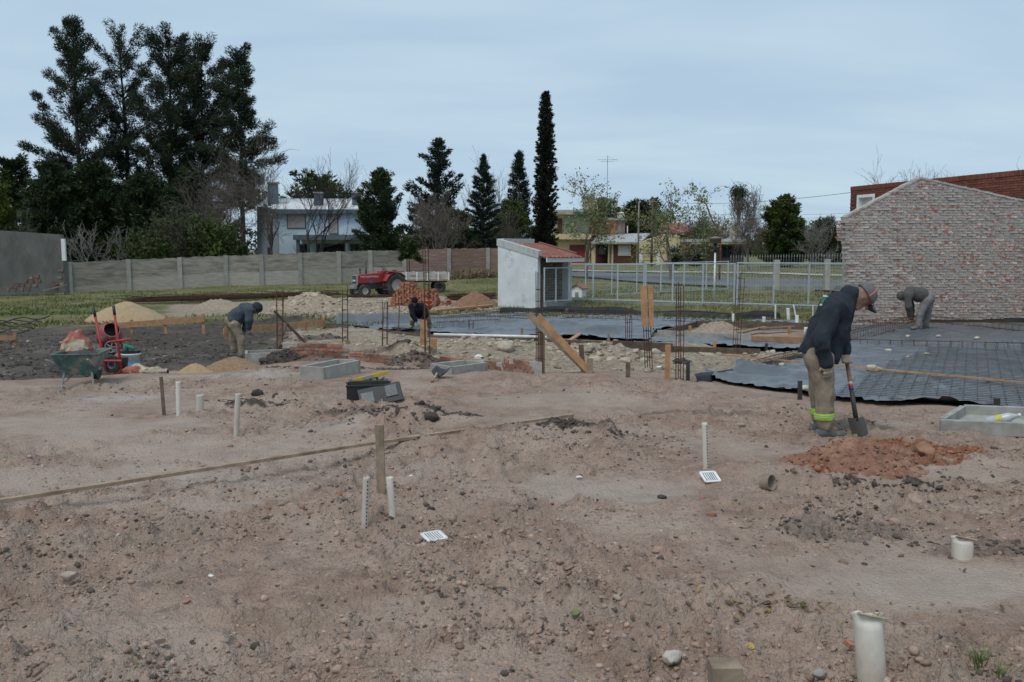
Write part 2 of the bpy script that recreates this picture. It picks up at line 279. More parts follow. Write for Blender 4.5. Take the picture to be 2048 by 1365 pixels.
# compacted, trodden places: pale and smooth
SMOOTH = [(120, 850, 1.6, .8, 1), (420, 900, 1.4, .6, 1), (120, 960, 1.3, .45, .9), (640, 860, .6, .35, .9), (480, 800, .9, .4, .6), (1200, 985, .75, .28, 1), (1130, 800, 1.2, .5, .7), (1500, 905, .7, .3, .6), (1860, 1180, .85, .4, 1), (1560, 1130, .5, .2, .5), (960, 1240, .8, .22, .7), (200, 1330, .5, .2, .5), (850, 1040, .5, .2, .5), (1980, 960, .6, .3, .7), (1250, 870, .5, .2, .6), (340, 1010, .8, .25, .7)]
_sw = [(G(a, b, -.06), rx, ry, k) for a, b, rx, ry, k in SMOOTH]
def zones(x, y):
    wx = x + (fbm(x * 1.1, y * 1.1, 5) - .5) * .9; wy = y + (fbm(x * 1.1, y * 1.1, 9) - .5) * .9
    sc = np.clip(y / 12, .5, 4)
    pink = 1 - sstep(-.25, .15, polydist(wx, wy, PL_PINK)); mud = 1 - sstep(-.35, .25, polydist(wx, wy, PL_MUD)); rub = 1 - sstep(-.3, .3, polydist(wx, wy, PL_RUB))
    path = 1 - sstep(-.8, .7, polydist(wx, wy, PL_PATH)); sheet = 1 - sstep(-.15, .1, polydist(x, y, PL_SHEET)); road = polydist(x, y, PL_ROAD)
    mud = mud * (1 - pink); rub = np.maximum(rub, path * .8) * (1 - pink) * (1 - mud)
    red = np.zeros_like(x); mm = np.zeros_like(x); mh = np.zeros_like(x); dust = np.zeros_like(x)
    for g, rx, ry, h, md, rd in _mw:
        k = np.nonzero((np.abs(x - g.x) < rx * 3 + .5) & (np.abs(y - g.y) < ry * 3 + .5))[0]
        if not len(k): continue
        xk, yk = x[k], y[k]; q = ((wx[k] - g.x) / rx) ** 2 + ((wy[k] - g.y) / ry) ** 2
        e = np.exp(-q * .9) * (q < 9); mh[k] += h * np.exp(-(((xk - g.x) / rx) ** 2 + ((yk - g.y) / ry) ** 2) * .9) * (0.7 + .6 * fbm(xk * 5, yk * 5, 21, 3))
        mm[k] = np.maximum(mm[k], md * sstep(.2, .5, e * (.6 + .8 * fbm(xk * 6, yk * 6, 31, 3)))); red[k] = np.maximum(red[k], rd * sstep(.15, .45, e * (.6 + .8 * fbm(xk * 6, yk * 6, 33, 3))))
    for g, rx, ry, k in _dw:
        q = ((wx - g.x) / rx) ** 2 + ((wy - g.y) / ry) ** 2; dust = np.maximum(dust, k * np.exp(-q))
    smooth = np.zeros_like(x)
    for g, rx, ry, k in _sw:
        q = ((wx - g.x) / rx) ** 2 + ((wy - g.y) / ry) ** 2; smooth = np.maximum(smooth, k * (1 - sstep(.35, 1.35, q)))
    smooth = smooth * (1 - red) * (1 - mm) * pink
    mud = np.maximum(mud, mm * (1 - red) * np.where(y < 12.5, .68 + .42 * fbm(x * 3.5, y * 3.5, 37, 3), 1))
    grass = (1 - pink) * (1 - mud) * (1 - rub) * (1 - path) * sstep(21, 25, y)
    return dict(pink=pink, mud=np.clip(mud, 0, 1), rub=rub, path=path, sheet=sheet, road=road, red=red, mh=mh, dust=dust, grass=grass, smooth=smooth)
def worley(x, y, f, seed, dens=.6, rmin=.18, rmax=.55):      # irregular half-buried clods
    X = x * f + (vnoise(x * f * 1.7, y * f * 1.7, seed + 50) - .5) * .7; Y = y * f + (vnoise(x * f * 1.7, y * f * 1.7, seed + 51) - .5) * .7; ix = np.floor(X); iy = np.floor(Y); best = np.zeros_like(X)
    for a in (-1, 0, 1):
        for b in (-1, 0, 1):
            cx, cy = ix + a, iy + b; r = np.where(_h(cx, cy, seed + 2) < dens, rmin + (rmax - rmin) * _h(cx, cy, seed + 3) ** 2, 0); d2 = (X - cx - _h(cx, cy, seed)) ** 2 + (Y - cy - _h(cx, cy, seed + 1)) ** 2
            best = np.maximum(best, np.sqrt(np.maximum(r * r - d2, 0)))
    return best / f
def ground_h(x, y, z=None, detail=True):
    x = np.atleast_1d(np.asarray(x, float)); y = np.atleast_1d(np.asarray(y, float))
    z = z or zones(x, y); h = base_h(x, y) + z['mh'] * (1 - z['sheet'])
    h = h + (fbm(x * .8, y * .8, 1, 3) - .5) * .07 * (1 - z['sheet'])
    h -= .05 * z['sheet']
    if detail:
        rough = (z['pink'] * (1 - .8 * z['smooth']) * (.42 + 1.3 * sstep(.36, .58, fbm(x * .7 + 3, y * .7, 41, 3))) + z['mud'] * .9 + z['rub'] * 1.0 + z['red'] * .9 + z['grass'] * .25) * (1 - z['sheet'] * .95)
        near = sstep(12, 5, y); mid = sstep(22, 7, y)
        h = h + rough * ((fbm(x * 4, y * 4, 2, 3) - .5) * .07 + (fbm(x * 11, y * 11, 3, 2) - .5) * .035 * mid + 0 + (vnoise(x * 90, y * 90, 8) - .5) * .006 * near)
        k = np.nonzero((y < 16) & (rough > .05))[0]
        if len(k):
            xk, yk, rk = x[k], y[k], np.clip(rough[k] - .15, 0, 1.3); kk = worley(xk, yk, 6, 101, .45) * .55 * sstep(.5, 1.2, rk); kk += worley(xk, yk, 13, 111, .7) * .7 * np.clip(rk * 1.2, 0, 1); kk += worley(xk, yk, 27, 121, .75) * .8 * np.clip(rk * 1.5, .15, 1) * sstep(9, 4.5, yk)
            h[k] += kk * (1 - z['sheet'][k])
    return h
def gz(x, y): return float(ground_h(x, y, detail=False)[0])
def P(px, py, dz=0.0):       # the point of the ground seen at this place of the photograph
    z = -.2
    for i in range(6):
        g = G(px, py, z); z = z * .25 + gz(g.x, g.y) * .75
    g = G(px, py, z); g.z += dz; return g
# ground sheet: fan of rows, dense near the camera, out to the horizon
rows = [1.2]
while rows[-1] < 62: rows.append(rows[-1] * (1.0054 if rows[-1] < 26 else 1.010))
while rows[-1] < 1500: rows.append(rows[-1] * 1.06)
rows = np.array(rows); NC = 790
us = np.linspace(-1, 1, NC); us = np.sign(us) * (np.abs(us) * .74 + np.abs(us) ** 6 * .9)
YY, UU = np.meshgrid(rows, us, indexing='ij'); XX = UU * (YY + .8)
xf, yf = XX.ravel(), YY.ravel(); Z = zones(xf, yf); hh = ground_h(xf, yf, Z)
# terrace under the road: flat lane
hh = np.where(Z['road'] < 2.0, hh - .1 * (1 - sstep(0, 2.0, Z['road'])), hh)
nr, nc = YY.shape; idx = np.arange(nr * nc).reshape(nr, nc)
Fc = np.stack([idx[:-1, :-1], idx[:-1, 1:], idx[1:, 1:], idx[1:, :-1]], -1).reshape(-1, 4)
gm = bpy.data.materials.new('site_ground'); gm.use_nodes = True
def ground_mat(m):
    t = m.node_tree; N = t.nodes; L = t.links; b = N['Principled BSDF']; b.inputs['Roughness'].default_value = .95; b.inputs['Specular IOR Level'].default_value = .15
    tc = N.new('ShaderNodeTexCoord'); vec = tc.outputs['Object']
    def noise(s, d=6, r=.6, v=None):
        n = N.new('ShaderNodeTexNoise'); n.inputs['Scale'].default_value = s; n.inputs['Detail'].default_value = d; n.inputs['Roughness'].default_value = r; L.new(v or vec, n.inputs['Vector']); return n.outputs['Fac']
    def ramp(f, p0, c0, p1, c1):
        r = N.new('ShaderNodeValToRGB'); e = r.color_ramp.elements; e[0].position = p0; e[1].position = p1; e[0].color = (*c0, 1); e[1].color = (*c1, 1); L.new(f, r.inputs[0]); return r.outputs[0]
    def mix(f, a, c, bl='MIX'):
        x = N.new('ShaderNodeMix'); x.data_type = 'RGBA'; x.blend_type = bl
        if isinstance(f, float): x.inputs[0].default_value = f
        else: L.new(f, x.inputs[0])
        for s_, k in ((a, 6), (c, 7)):
            if isinstance(s_, tuple): x.inputs[k].default_value = (*s_, 1)
            else: L.new(s_, x.inputs[k])
        return x.outputs[2]
    def attr(n):
        a = N.new('ShaderNodeAttribute'); a.attribute_name = n; s = N.new('ShaderNodeSeparateColor'); L.new(a.outputs['Color'], s.inputs[0]); return s.outputs
    def soft(mask, n, a=.5):     # break the edge of a zone with noise
        q = N.new('ShaderNodeMath'); q.operation = 'MULTIPLY_ADD'; L.new(n, q.inputs[0]); q.inputs[1].default_value = a; L.new(mask, q.inputs[2])
        r = N.new('ShaderNodeMapRange'); r.inputs['From Min'].default_value = .22 + a * .5; r.inputs['From Max'].default_value = .78 + a * .5; r.clamp = True; L.new(q.outputs[0], r.inputs[0])
        k = N.new('ShaderNodeMath'); k.operation = 'MULTIPLY'; k.use_clamp = True; L.new(r.outputs[0], k.inputs[0]); k.inputs[1].default_value = 1
        return k.outputs[0]
    A = attr('zone_a'); B = attr('zone_b')
    n1 = noise(1.1); n2 = noise(6.5); n3 = noise(34, 4); n4 = noise(130, 3)
    pink = ramp(n2, .32, PINK2, .66, PINK1)
    pink = mix(ramp(n1, .44, (0, 0, 0), .64, (.8, .8, .8)), pink, PINK3)
    dk = ramp(n3, .52, (0, 0, 0), .66, (.85, .85, .85)); dkg = ramp(noise(2.2, 7, .7), .44, (0, 0, 0), .6, (1, 1, 1))
    pink = mix(mix(1.0, dk, dkg, 'MULTIPLY'), pink, (.15, .115, .093))
    grey = ramp(noise(.75, 8, .7), .50, (0, 0, 0), .62, (.75, .75, .75))
    pink = mix(grey, pink, (.31, .24, .19))
    pat = ramp(noise(5.5, 8, .72), .57, (0, 0, 0), .66, (.8, .8, .8)); pink = mix(mix(1.0, pat, ramp(noise(.9, 4), .45, (0, 0, 0), .6, (1, 1, 1)), 'MULTIPLY'), pink, (.11, .085, .07))
    pink = mix(ramp(n4, .56, (0, 0, 0), .74, (.55, .55, .55)), pink, (.55, .42, .33))
    pink = mix(ramp(n4, .27, (.6, .6, .6), .42, (0, 0, 0)), pink, (.19, .135, .105))
    smo = N.new('ShaderNodeMath'); smo.operation = 'MULTIPLY'; L.new(B[2], smo.inputs[0]); L.new(ramp(n2, .25, (.45, .45, .45), .6, (.85, .85, .85)), smo.inputs[1]); pink = mix(smo.outputs[0], pink, ramp(noise(2.0, 7, .65), .3, (.365, .282, .233), .7, (.475, .37, .307)))
    mud = ramp(n2, .35, (.044, .034, .026), .68, (.115, .09, .07)); mud = mix(ramp(noise(.45, 7, .65), .5, (0, 0, 0), .62, (.75, .75, .75)), mud, (.16, .125, .097)); mud = mix(ramp(n3, .58, (0, 0, 0), .74, (.7, .7, .7)), mud, (.16, .13, .11))
    rub = ramp(n2, .32, (.20, .155, .115), .64, (.40, .33, .25)); rub = mix(ramp(n3, .55, (0, 0, 0), .68, (.8, .8, .8)), rub, (.50, .43, .33)); rub = mix(ramp(n3, .28, (.7, .7, .7), .42, (0, 0, 0)), rub, (.10, .08, .065))
    red = ramp(n2, .35, (.20, .082, .045), .66, (.34, .155, .09)); red = mix(ramp(n3, .58, (0, 0, 0), .75, (.6, .6, .6)), red, (.40, .21, .13))
    gn = noise(.35, 6, .65); grass = ramp(gn, .36, (.085, .10, .032), .60, (.235, .205, .105)); grass = mix(ramp(noise(2.5), .4, (0, 0, 0), .7, (.7, .7, .7)), grass, (.14, .135, .058))
    grass = mix(ramp(noise(.22, 7, .7), .60, (0, 0, 0), .68, (.8, .8, .8)), grass, (.34, .28, .20))
    grass = mix(ramp(n3, .3, (.6, .6, .6), .5, (0, 0, 0)), grass, (.055, .062, .02))
    c = mix(soft(A[1], n2), pink, grass); c = mix(soft(A[2], n2), c, rub); nm = N.new('ShaderNodeMath'); nm.operation = 'MULTIPLY_ADD'; L.new(n3, nm.inputs[0]); nm.inputs[1].default_value = .6; nm2 = N.new('ShaderNodeMath'); nm2.operation = 'MULTIPLY'; L.new(n2, nm2.inputs[0]); nm2.inputs[1].default_value = .4; L.new(nm2.outputs[0], nm.inputs[2]); c = mix(soft(A[0], nm.outputs[0], 1.1), c, mud); c = mix(soft(B[0], n2, .4), c, red)
    dn = N.new('ShaderNodeMath'); dn.operation = 'MULTIPLY'; L.new(B[1], dn.inputs[0]); L.new(ramp(n2, .35, (.2, .2, .2), .6, (1, 1, 1)), dn.inputs[1])
    c = mix(dn.outputs[0], c, (.42, .405, .375))
    L.new(c, b.inputs['Base Color'])
    # damp mud has a little sheen
    rm = N.new('ShaderNodeMapRange'); rm.inputs['To Min'].default_value = .95; rm.inputs['To Max'].default_value = .62; L.new(A[0], rm.inputs[0]); L.new(rm.outputs[0], b.inputs['Roughness'])
    ah = N.new('ShaderNodeMath'); ah.operation = 'MULTIPLY_ADD'; L.new(n4, ah.inputs[0]); ah.inputs[1].default_value = .35; L.new(n3, ah.inputs[2])
    bp = N.new('ShaderNodeBump'); vo = N.new('ShaderNodeTexVoronoi'); vo.inputs['Scale'].default_value = 55; wv = N.new('ShaderNodeVectorMath'); wv.operation = 'MULTIPLY_ADD'; nn_ = N.new('ShaderNodeTexNoise'); nn_.inputs['Scale'].default_value = 60; L.new(vec, nn_.inputs['Vector']); L.new(nn_.outputs['Color'], wv.inputs[0]); wv.inputs[1].default_value = (.02, .02, .02); L.new(vec, wv.inputs[2]); L.new(wv.outputs[0], vo.inputs['Vector'])
    vs_ = N.new('ShaderNodeMath'); vs_.operation = 'MULTIPLY_ADD'; L.new(vo.outputs['Distance'], vs_.inputs[0]); vs_.inputs[1].default_value = -.55; L.new(ah.outputs[0], vs_.inputs[2])
    bp.inputs['Strength'].default_value = .85; bp.inputs['Distance'].default_value = .028; L.new(vs_.outputs[0], bp.inputs['Height']); L.new(bp.outputs[0], b.inputs['Normal'])
PINK1, PINK2, PINK3 = (.395, .277, .216), (.225, .153, .119), (.455, .352, .289)
ground_mat(gm)
ground = npmesh('ground', np.stack([xf, yf, hh], 1), Fc, gm, smooth=True); ground['kind'] = 'structure'
def pattr(ob, name, r, g, b):
    a = ob.data.color_attributes.new(name, 'FLOAT_COLOR', 'POINT'); a.data.foreach_set('color', np.stack([r, g, b, np.ones_like(r)], 1).astype(np.float32).ravel())
pattr(ground, 'zone_a', Z['mud'], Z['grass'], Z['rub']); pattr(ground, 'zone_b', Z['red'], Z['dust'], Z['smooth'])
# asphalt lane behind the fence
mt['asphalt'] = M('asphalt', (.155, .155, .16), (.12, .12, .122), scale=.8, rough=.9, bump=.2)
ra = np.array(PL_ROAD[:1] + PL_ROAD[1:4]); 
def strip(name, left, right, mat, dz, n=60):
    Lp = np.array(left); Rp = np.array(right); V = []; 
    def along(pl, t):
        seg = np.sqrt(((pl[1:] - pl[:-1]) ** 2).sum(1)); cs = np.concatenate([[0], np.cumsum(seg)]); s = t * cs[-1]
        return np.stack([np.interp(s, cs, pl[:, 0]), np.interp(s, cs, pl[:, 1])], 1)
    t = np.linspace(0, 1, n); a = along(Lp, t); b = along(Rp, t); m = 5
    pts = np.concatenate([a + (b - a) * k / (m - 1) for k in range(m)]); z = ground_h(pts[:, 0], pts[:, 1], detail=False) + dz
    V = np.concatenate([pts, z[:, None]], 1); id_ = np.arange(n * m).reshape(m, n)
    F = np.stack([id_[:-1, :-1], id_[:-1, 1:], id_[1:, 1:], id_[1:, :-1]], -1).reshape(-1, 4)
    o = npmesh(name, V, F, mat, smooth=True); o['kind'] = 'structure'; return o
strip('road', [PL_ROAD[1], PL_ROAD[2], PL_ROAD[3]], [PL_ROAD[0], PL_ROAD[5], PL_ROAD[4]], mt['asphalt'], .02)
strip('pavement', [tuple(G(1130, 539, -.1)[:2]), tuple(G(1500, 544, -.12)[:2]), tuple(G(1750, 549, -.12)[:2])], [tuple(G(1130, 537.3, -.1)[:2]), tuple(G(1500, 541.8, -.1)[:2]), tuple(G(1750, 546.3, -.1)[:2])], M('pavement', (.38, .36, .33), (.3, .285, .26), scale=1, rough=.9), .05)
# ------------------------------------------------------------------ trees
def leaf_tris(C, D, ln, wd, rng):     # one triangle per leaf: centre, direction, length, width
    n = len(C); D = D / (np.linalg.norm(D, axis=1, keepdims=True) + 1e-9); q = rng.normal(size=(n, 3)); sd_ = np.cross(D, q); sd_ /= (np.linalg.norm(sd_, axis=1, keepdims=True) + 1e-9)
    ln = (ln * rng.uniform(.6, 1.4, n))[:, None]; wd = (wd * rng.uniform(.6, 1.4, n))[:, None]
    V = np.stack([C - D * ln * .5 + sd_ * wd * .5, C - D * ln * .5 - sd_ * wd * .5, C + D * ln * .5], 1).reshape(-1, 3)
    return V
def leaf_mesh(name, V, mat, parent): return npmesh(name, V, np.arange(len(V)).reshape(-1, 3), mat, parent)
def grow(rng, p, d, L, r, depth, out, tips, up=.15, spread=.6, kids=(2, 4), wob=.12, minr=.004, fr=.62):
    n = 4 if depth > 2 else (3 if depth == 2 else 2); pts = [p]; rad = [r]; dd = d
    for i in range(n):
        dd = dd + rng.normal(0, wob, 3) + np.array([0, 0, up * .3]); dd = dd / np.linalg.norm(dd); pts.append(pts[-1] + dd * L / n); rad.append(max(r * (1 - .45 * (i + 1) / n), minr))
    out.append((pts, rad))
    if depth == 0: tips.append((pts[-1], dd)); return
    k = rng.integers(kids[0], kids[1] + 1)
    for i in range(k):
        t = rng.uniform(.35, 1.0) if i else 1.0; j = min(int(t * n), n); q = pts[j]
        nd = dd + rng.normal(0, spread, 3) + np.array([0, 0, up]); nd /= np.linalg.norm(nd)
        grow(rng, q, nd, L * rng.uniform(fr, fr + .22), rad[j] * rng.uniform(.55, .75), depth - 1, out, tips, up, spread, kids, wob, minr, fr)
def tubes(br, thick=.02):
    mb = MB()
    for pts, rad in br: mb.tube([tuple(p) for p in pts], [float(x) for x in rad], 6 if rad[0] > .08 else (4 if rad[0] > thick else 3), cap=False)
    return mb
def base_at(px, Y, dz=-.1):
    x = (px - W_ / 2) / F_ * Y; return Vector((x, Y, gz(x, Y) + dz))
def bare_tree(px, Y, toppy, label, mat='brownbark', seed=1, trunks=1, depth=5, spread=.5, up=.18, kids=(2, 4), trunkh=.25, r=None, leaves=None, nleaf=6, group=None, name='bare_tree', lean=0, minr=.006, lsize=.1, lw=.05):
    rng = np.random.default_rng(seed); b = base_at(px, Y); top = at(px, toppy, Y).z; H = top - b.z
    t = thing(name, label, 'tree' if name != 'shrub' else 'shrub', b, 0, group); out, tips = [], []
    for k in range(trunks):
        d = np.array([rng.normal(0, .12) + lean + (0 if trunks == 1 else rng.uniform(-.5, .5)), rng.normal(0, .12) + (0 if trunks == 1 else rng.uniform(-.5, .5)), 1.0]); d /= np.linalg.norm(d)
        grow(rng, np.array([rng.normal(0, .05) * trunks, 0, 0.]), d, H * trunkh, r or H * .02, depth, out, tips, up, spread, kids, minr=minr)
    zm = max(p[0][2] for p in tips); k = H / zm
    out = [([p * k for p in pts], rad) for pts, rad in out]
    first = out[:1]; tubes(first).build('trunk', mt[mat], t, smooth=True); tubes(out[1:]).build('branches', mt[mat], t, smooth=True)
    if leaves:
        C = np.array([p[0] * k for p in tips]); D = np.array([p[1] for p in tips]); C = np.repeat(C, nleaf, 0) + rng.normal(0, .15, (len(C) * nleaf, 3)); D = np.repeat(D, nleaf, 0) + rng.normal(0, .7, (len(C), 3))
        leaf_mesh('crown', leaf_tris(C, D, lsize * 2, lw * 2, rng), mt[leaves], t)
    return t
def leafy(px, Y, toppy, prof, label, mat, seed=1, nb=70, clumps=7, per=34, ln=.34, wd=.07, up=.55, cl=.34, trunk='darkbark', tr=None, zlo=.1, name='tree', cat='tree', droop=0., flat=.75, group=None, basepy=None, jit=.3, lean=0., skirt=0, gap=.0):
    """conifer-like or bushy tree: branches leave the trunk, foliage sits in clumps along them; prof(t) crown radius in metres at height fraction t"""
    rng = np.random.default_rng(seed); b = base_at(px, Y); H = at(px, toppy, Y).z - b.z; t = thing(name, label, cat, b, 0, group)
    mb = MB(); tr = tr or H * .014; zs = np.linspace(0, H * .97, 9); tx = np.cumsum(rng.normal(0, H * .004, 9)) + lean * zs
    mb.tube([(tx[i], 0, zs[i]) for i in range(9)], [tr * (1 - .88 * i / 8) for i in range(9)], 7, cap=False); mb.build('trunk', mt[trunk], t, smooth=True)
    bb = MB(); CC = []; DD = []
    for i in range(nb):
        f = zlo + (1 - zlo) * ((i + rng.uniform(0, 1)) / nb); L = max(prof(f) * rng.uniform(1 - jit, 1 + jit * .6), .12); a = i * 2.399 + rng.normal(0, .4)
        if rng.uniform() < gap: continue
        e = up * rng.uniform(.6, 1.3) * (.7 + .6 * f); p0 = np.array([np.interp(f * H, zs, tx), 0, f * H]); rise = L * math.tan(min(e, 1.25)) * .55
        p0[2] = max(p0[2] - rise * .7, .25); d = np.array([math.cos(a), math.sin(a), 0.]); n = max(3, int(clumps * (L / max(prof(.4), .3)) + 2))
        pts = []
        for j in range(5):
            s_ = j / 4; pts.append(p0 + d * L * s_ + np.array([0, 0, rise * s_ ** 1.2 - droop * L * s_ ** 2]))
        if L > .5: bb.tube(pts, [max(.012, tr * .22 * (1 - .8 * j / 4)) for j in range(5)], 3, cap=False)
        for j in range(n):
            s_ = .22 + .78 * (j + rng.uniform(0, 1)) / n; k = s_ * 4; k0 = min(int(k), 3); c = pts[k0] + (pts[k0 + 1] - pts[k0]) * (k - k0)
            sz = cl * rng.uniform(.7, 1.3) * (1.1 - .35 * s_); m = int(per * rng.uniform(.7, 1.3)); off = rng.normal(0, 1, (m, 3)); off = off / np.linalg.norm(off, axis=1, keepdims=True) * rng.uniform(.15, 1, (m, 1)) ** .5 * np.array([sz, sz, sz * flat]) * .95
            CC.append(c + off + np.array([0, 0, .12 * sz])); dd = off / (sz + 1e-6) * .8 + d * .6 + np.array([0, 0, .5 - droop * 1.6]) + rng.normal(0, .45, (m, 3)); DD.append(dd)
    # leader
    m = per * 2; CC.append(np.array([tx[-1], 0, H * .97]) + rng.uniform(-1, 1, (m, 3)) * np.array([.2, .2, .45]) * min(1, H / 10) - np.array([0, 0, .25])); DD.append(rng.normal(0, .4, (m, 3)) + np.array([0, 0, 1]))
    C = np.concatenate(CC); C[:, 2] = np.maximum(C[:, 2], .1)
    bb.build('branches', mt[trunk], t, smooth=True); leaf_mesh('crown', leaf_tris(C, np.concatenate(DD), ln, wd, rng), mt[mat], t); return t
def lin(*pts):
    xs = [a for a, b in pts]; ys = [b for a, b in pts]; return lambda f: float(np.interp(f, xs, ys))
# the five tall casuarinas behind the boundary wall
G5 = 'row of tall casuarinas behind the boundary wall'
leafy(168, 84, 40, lin((0, 3), (.25, 3.3), (.45, 3.8), (.57, 4.8), (.66, 3.4), (.78, 2.5), (.9, 2.0), (1, 1.0)), 'tallest dark casuarina, leftmost of the row, with limbs reaching left', 'casu', 11, nb=78, clumps=7, per=112, cl=.8, ln=.30, wd=.08, jit=.55, up=.95, flat=.9, group=G5, name='casuarina_tree')
leafy(260, 88, 58, lin((0, 2.8), (.3, 3), (.6, 3), (.75, 3.5), (.9, 3.0), (1, 1.3)), 'thin see-through casuarina, second from left in the tall row', 'casu', 12, nb=60, clumps=6, per=92, cl=.74, ln=.30, wd=.075, jit=.6, up=.95, flat=.9, group=G5, name='casuarina_tree', gap=.1)
leafy(350, 86, 64, lin((0, 3), (.3, 3.3), (.6, 3.6), (.8, 2.9), (.92, 2.3), (1, 1.1)), 'dense casuarina in the middle of the tall row', 'casu', 13, nb=74, clumps=7, per=108, cl=.8, ln=.30, wd=.08, jit=.55, up=.95, flat=.9, group=G5, name='casuarina_tree')
leafy(424, 90, 80, lin((0, 2.9), (.3, 3.2), (.6, 3.7), (.8, 3.0), (.92, 2.3), (1, 1.1)), 'casuarina second from right in the tall row', 'casu', 14, nb=72, clumps=7, per=106, cl=.8, ln=.30, wd=.08, jit=.55, up=.95, flat=.9, group=G5, name='casuarina_tree')
leafy(494, 85, 98, lin((0, 1.5), (.3, 2.2), (.55, 3.2), (.7, 2.8), (.85, 2.1), (1, .9)), 'rightmost casuarina of the row with drooping limbs on the right', 'casu', 15, nb=56, clumps=7, per=96, cl=.74, ln=.30, wd=.08, jit=.6, zlo=.32, up=.8, flat=.9, group=G5, name='casuarina_tree', droop=.12)
# dark undergrowth below them
for i, (px, Y, tp, r_, sd_, lab) in enumerate([(40, 88, 318, 3.4, 21, 'broad evergreen at the far left edge behind the rendered wall'), (118, 78, 330, 2.8, 22, 'dark evergreen bush left below the tallest casuarina'), (200, 80, 330, 2.9, 23, 'dark evergreen bush right under the tallest casuarina'), (295, 80, 350, 2.7, 24, 'low dark evergreen under the middle casuarina'), (395, 82, 345, 2.7, 25, 'low dark evergreen behind the brown bare tree')]):
    leafy(px, Y, tp, lin((0, r_ * .8), (.35, r_), (.7, r_ * .85), (1, r_ * .35)), lab, 'evergreen' if i else 'green', sd_, nb=48, clumps=7, per=56, cl=.85, ln=.4, wd=.16, up=.6, name='evergreen_tree', group='dark evergreens under the casuarinas')
leafy(8, 70, 372, lin((0, 1.0), (.5, 1.5), (1, .5)), 'yellowish bush above the rendered wall at the left edge', 'yellowgreen', 27, nb=22, clumps=5, per=34, cl=.5, ln=.3, wd=.13, name='yellow_bush', cat='bush', zlo=.4)
bare_tree(35, 72, 415, 'bare grey shrub behind the left rendered wall', 'palebark', 31, trunks=4, depth=4, spread=.55, trunkh=.4, r=.06)
# bare trees and shrubs behind the long wall
bare_tree(478, 76, 262, 'large tangled brown bare tree left of the blue house', 'brownbark', 32, trunks=2, depth=6, spread=.62, up=.08, kids=(3, 4), trunkh=.2, r=.2, minr=.009)
bare_tree(545, 80, 250, 'tall thin bare tree between casuarinas and blue house', 'brownbark', 33, trunks=1, depth=5, spread=.5, up=.15, kids=(3, 4), trunkh=.28, r=.16, minr=.01)
bare_tree(622, 70, 292, 'bare tree with dark pruned trunk in front of the blue house', 'darkbark', 34, trunks=2, depth=5, spread=.42, up=.2, kids=(3, 4), trunkh=.28, r=.15, minr=.008)
bare_tree(195, 60, 442, 'pale leafless fig shrub nearest the rendered wall', 'palebark', 35, trunks=5, depth=4, spread=.5, trunkh=.42, r=.06, name='shrub', minr=.013, kids=(2, 3), group='pale fig shrubs behind the wall')
bare_tree(258, 60.5, 452, 'pale leafless fig shrub second from the rendered wall', 'palebark', 36, trunks=4, depth=4, spread=.5, trunkh=.42, r=.05, name='shrub', minr=.013, kids=(2, 3), group='pale fig shrubs behind the wall')
bare_tree(345, 62, 405, 'wide tangle of brown twigs with some green leaves behind wall', 'brownbark', 37, trunks=6, depth=5, spread=.6, trunkh=.3, r=.06, name='shrub', minr=.009, kids=(2, 4), leaves='green', nleaf=2, lsize=.12, lw=.07)
bare_tree(418, 61, 440, 'green leaved shrub with twigs above the long wall', 'brownbark', 38, trunks=6, depth=4, spread=.6, trunkh=.34, r=.05, name='shrub', minr=.009, kids=(2, 4), leaves='green', nleaf=16, lsize=.12, lw=.08)
bare_tree(300, 60.5, 470, 'small green bush between the fig shrub and twigs', 'brownbark', 39, trunks=5, depth=4, spread=.6, trunkh=.36, r=.04, name='shrub', minr=.009, kids=(2, 3), leaves='green', nleaf=14, lsize=.11, lw=.07)
# around the houses, left to right
leafy(640, 105, 350, lin((0, 5), (.4, 6), (.75, 5), (1, 2)), 'green tree crown behind the roof of the blue house', 'yellowgreen', 41, nb=50, clumps=7, per=34, cl=1.0, ln=.5, wd=.2, name='green_tree', zlo=.3)
leafy(765, 66, 342, lin((0, 2.0), (.25, 2.05), (.5, 1.75), (.75, 1.35), (.92, .9), (1, .4)), 'rounded dark green cedar right of the blue house', 'evergreen', 42, nb=80, clumps=7, per=60, cl=.48, ln=.22, wd=.09, up=.9, name='cedar_tree', jit=.45, zlo=.04)
leafy(820, 56.5, 478, lin((0, .6), (.5, .85), (1, .4)), 'green creeper bush hanging over the long wall', 'green', 43, nb=26, clumps=5, per=36, cl=.32, ln=.18, wd=.09, name='wall_bush', cat='bush', up=.2, droop=.5, zlo=.62)
leafy(868, 78, 280, lin((0, 2.8), (.3, 3.4), (.55, 2.7), (.75, 1.8), (.88, 1.1), (1, .2)), 'pointed ragged dark conifer behind the wall', 'conifer', 44, nb=70, clumps=7, per=56, cl=.55, ln=.28, wd=.1, up=.7, name='conifer_tree', jit=.6, zlo=.05, lean=.03)
leafy(967, 72, 312, lin((0, 1.6), (.25, 1.75), (.55, 1.35), (.8, .85), (1, .15)), 'tiered narrow pine left of the white shed', 'araucaria', 45, nb=100, clumps=8, per=30, cl=.26, ln=.24, wd=.06, up=.5, name='tiered_pine', jit=.12, zlo=.05)
leafy(1040, 95, 306, lin((0, 2.2), (.4, 2.1), (.7, 1.3), (1, .2)), 'blue green conical conifer beside the tall cypress', 'araucaria', 46, nb=66, clumps=7, per=34, cl=.5, ln=.36, wd=.1, up=.4, name='conical_conifer', zlo=.1)
bare_tree(875, 66, 372, 'grey bare tree in front of the pointed conifer', 'brownbark', 47, trunks=3, depth=5, spread=.5, trunkh=.3, r=.09, kids=(3, 4), minr=.009)
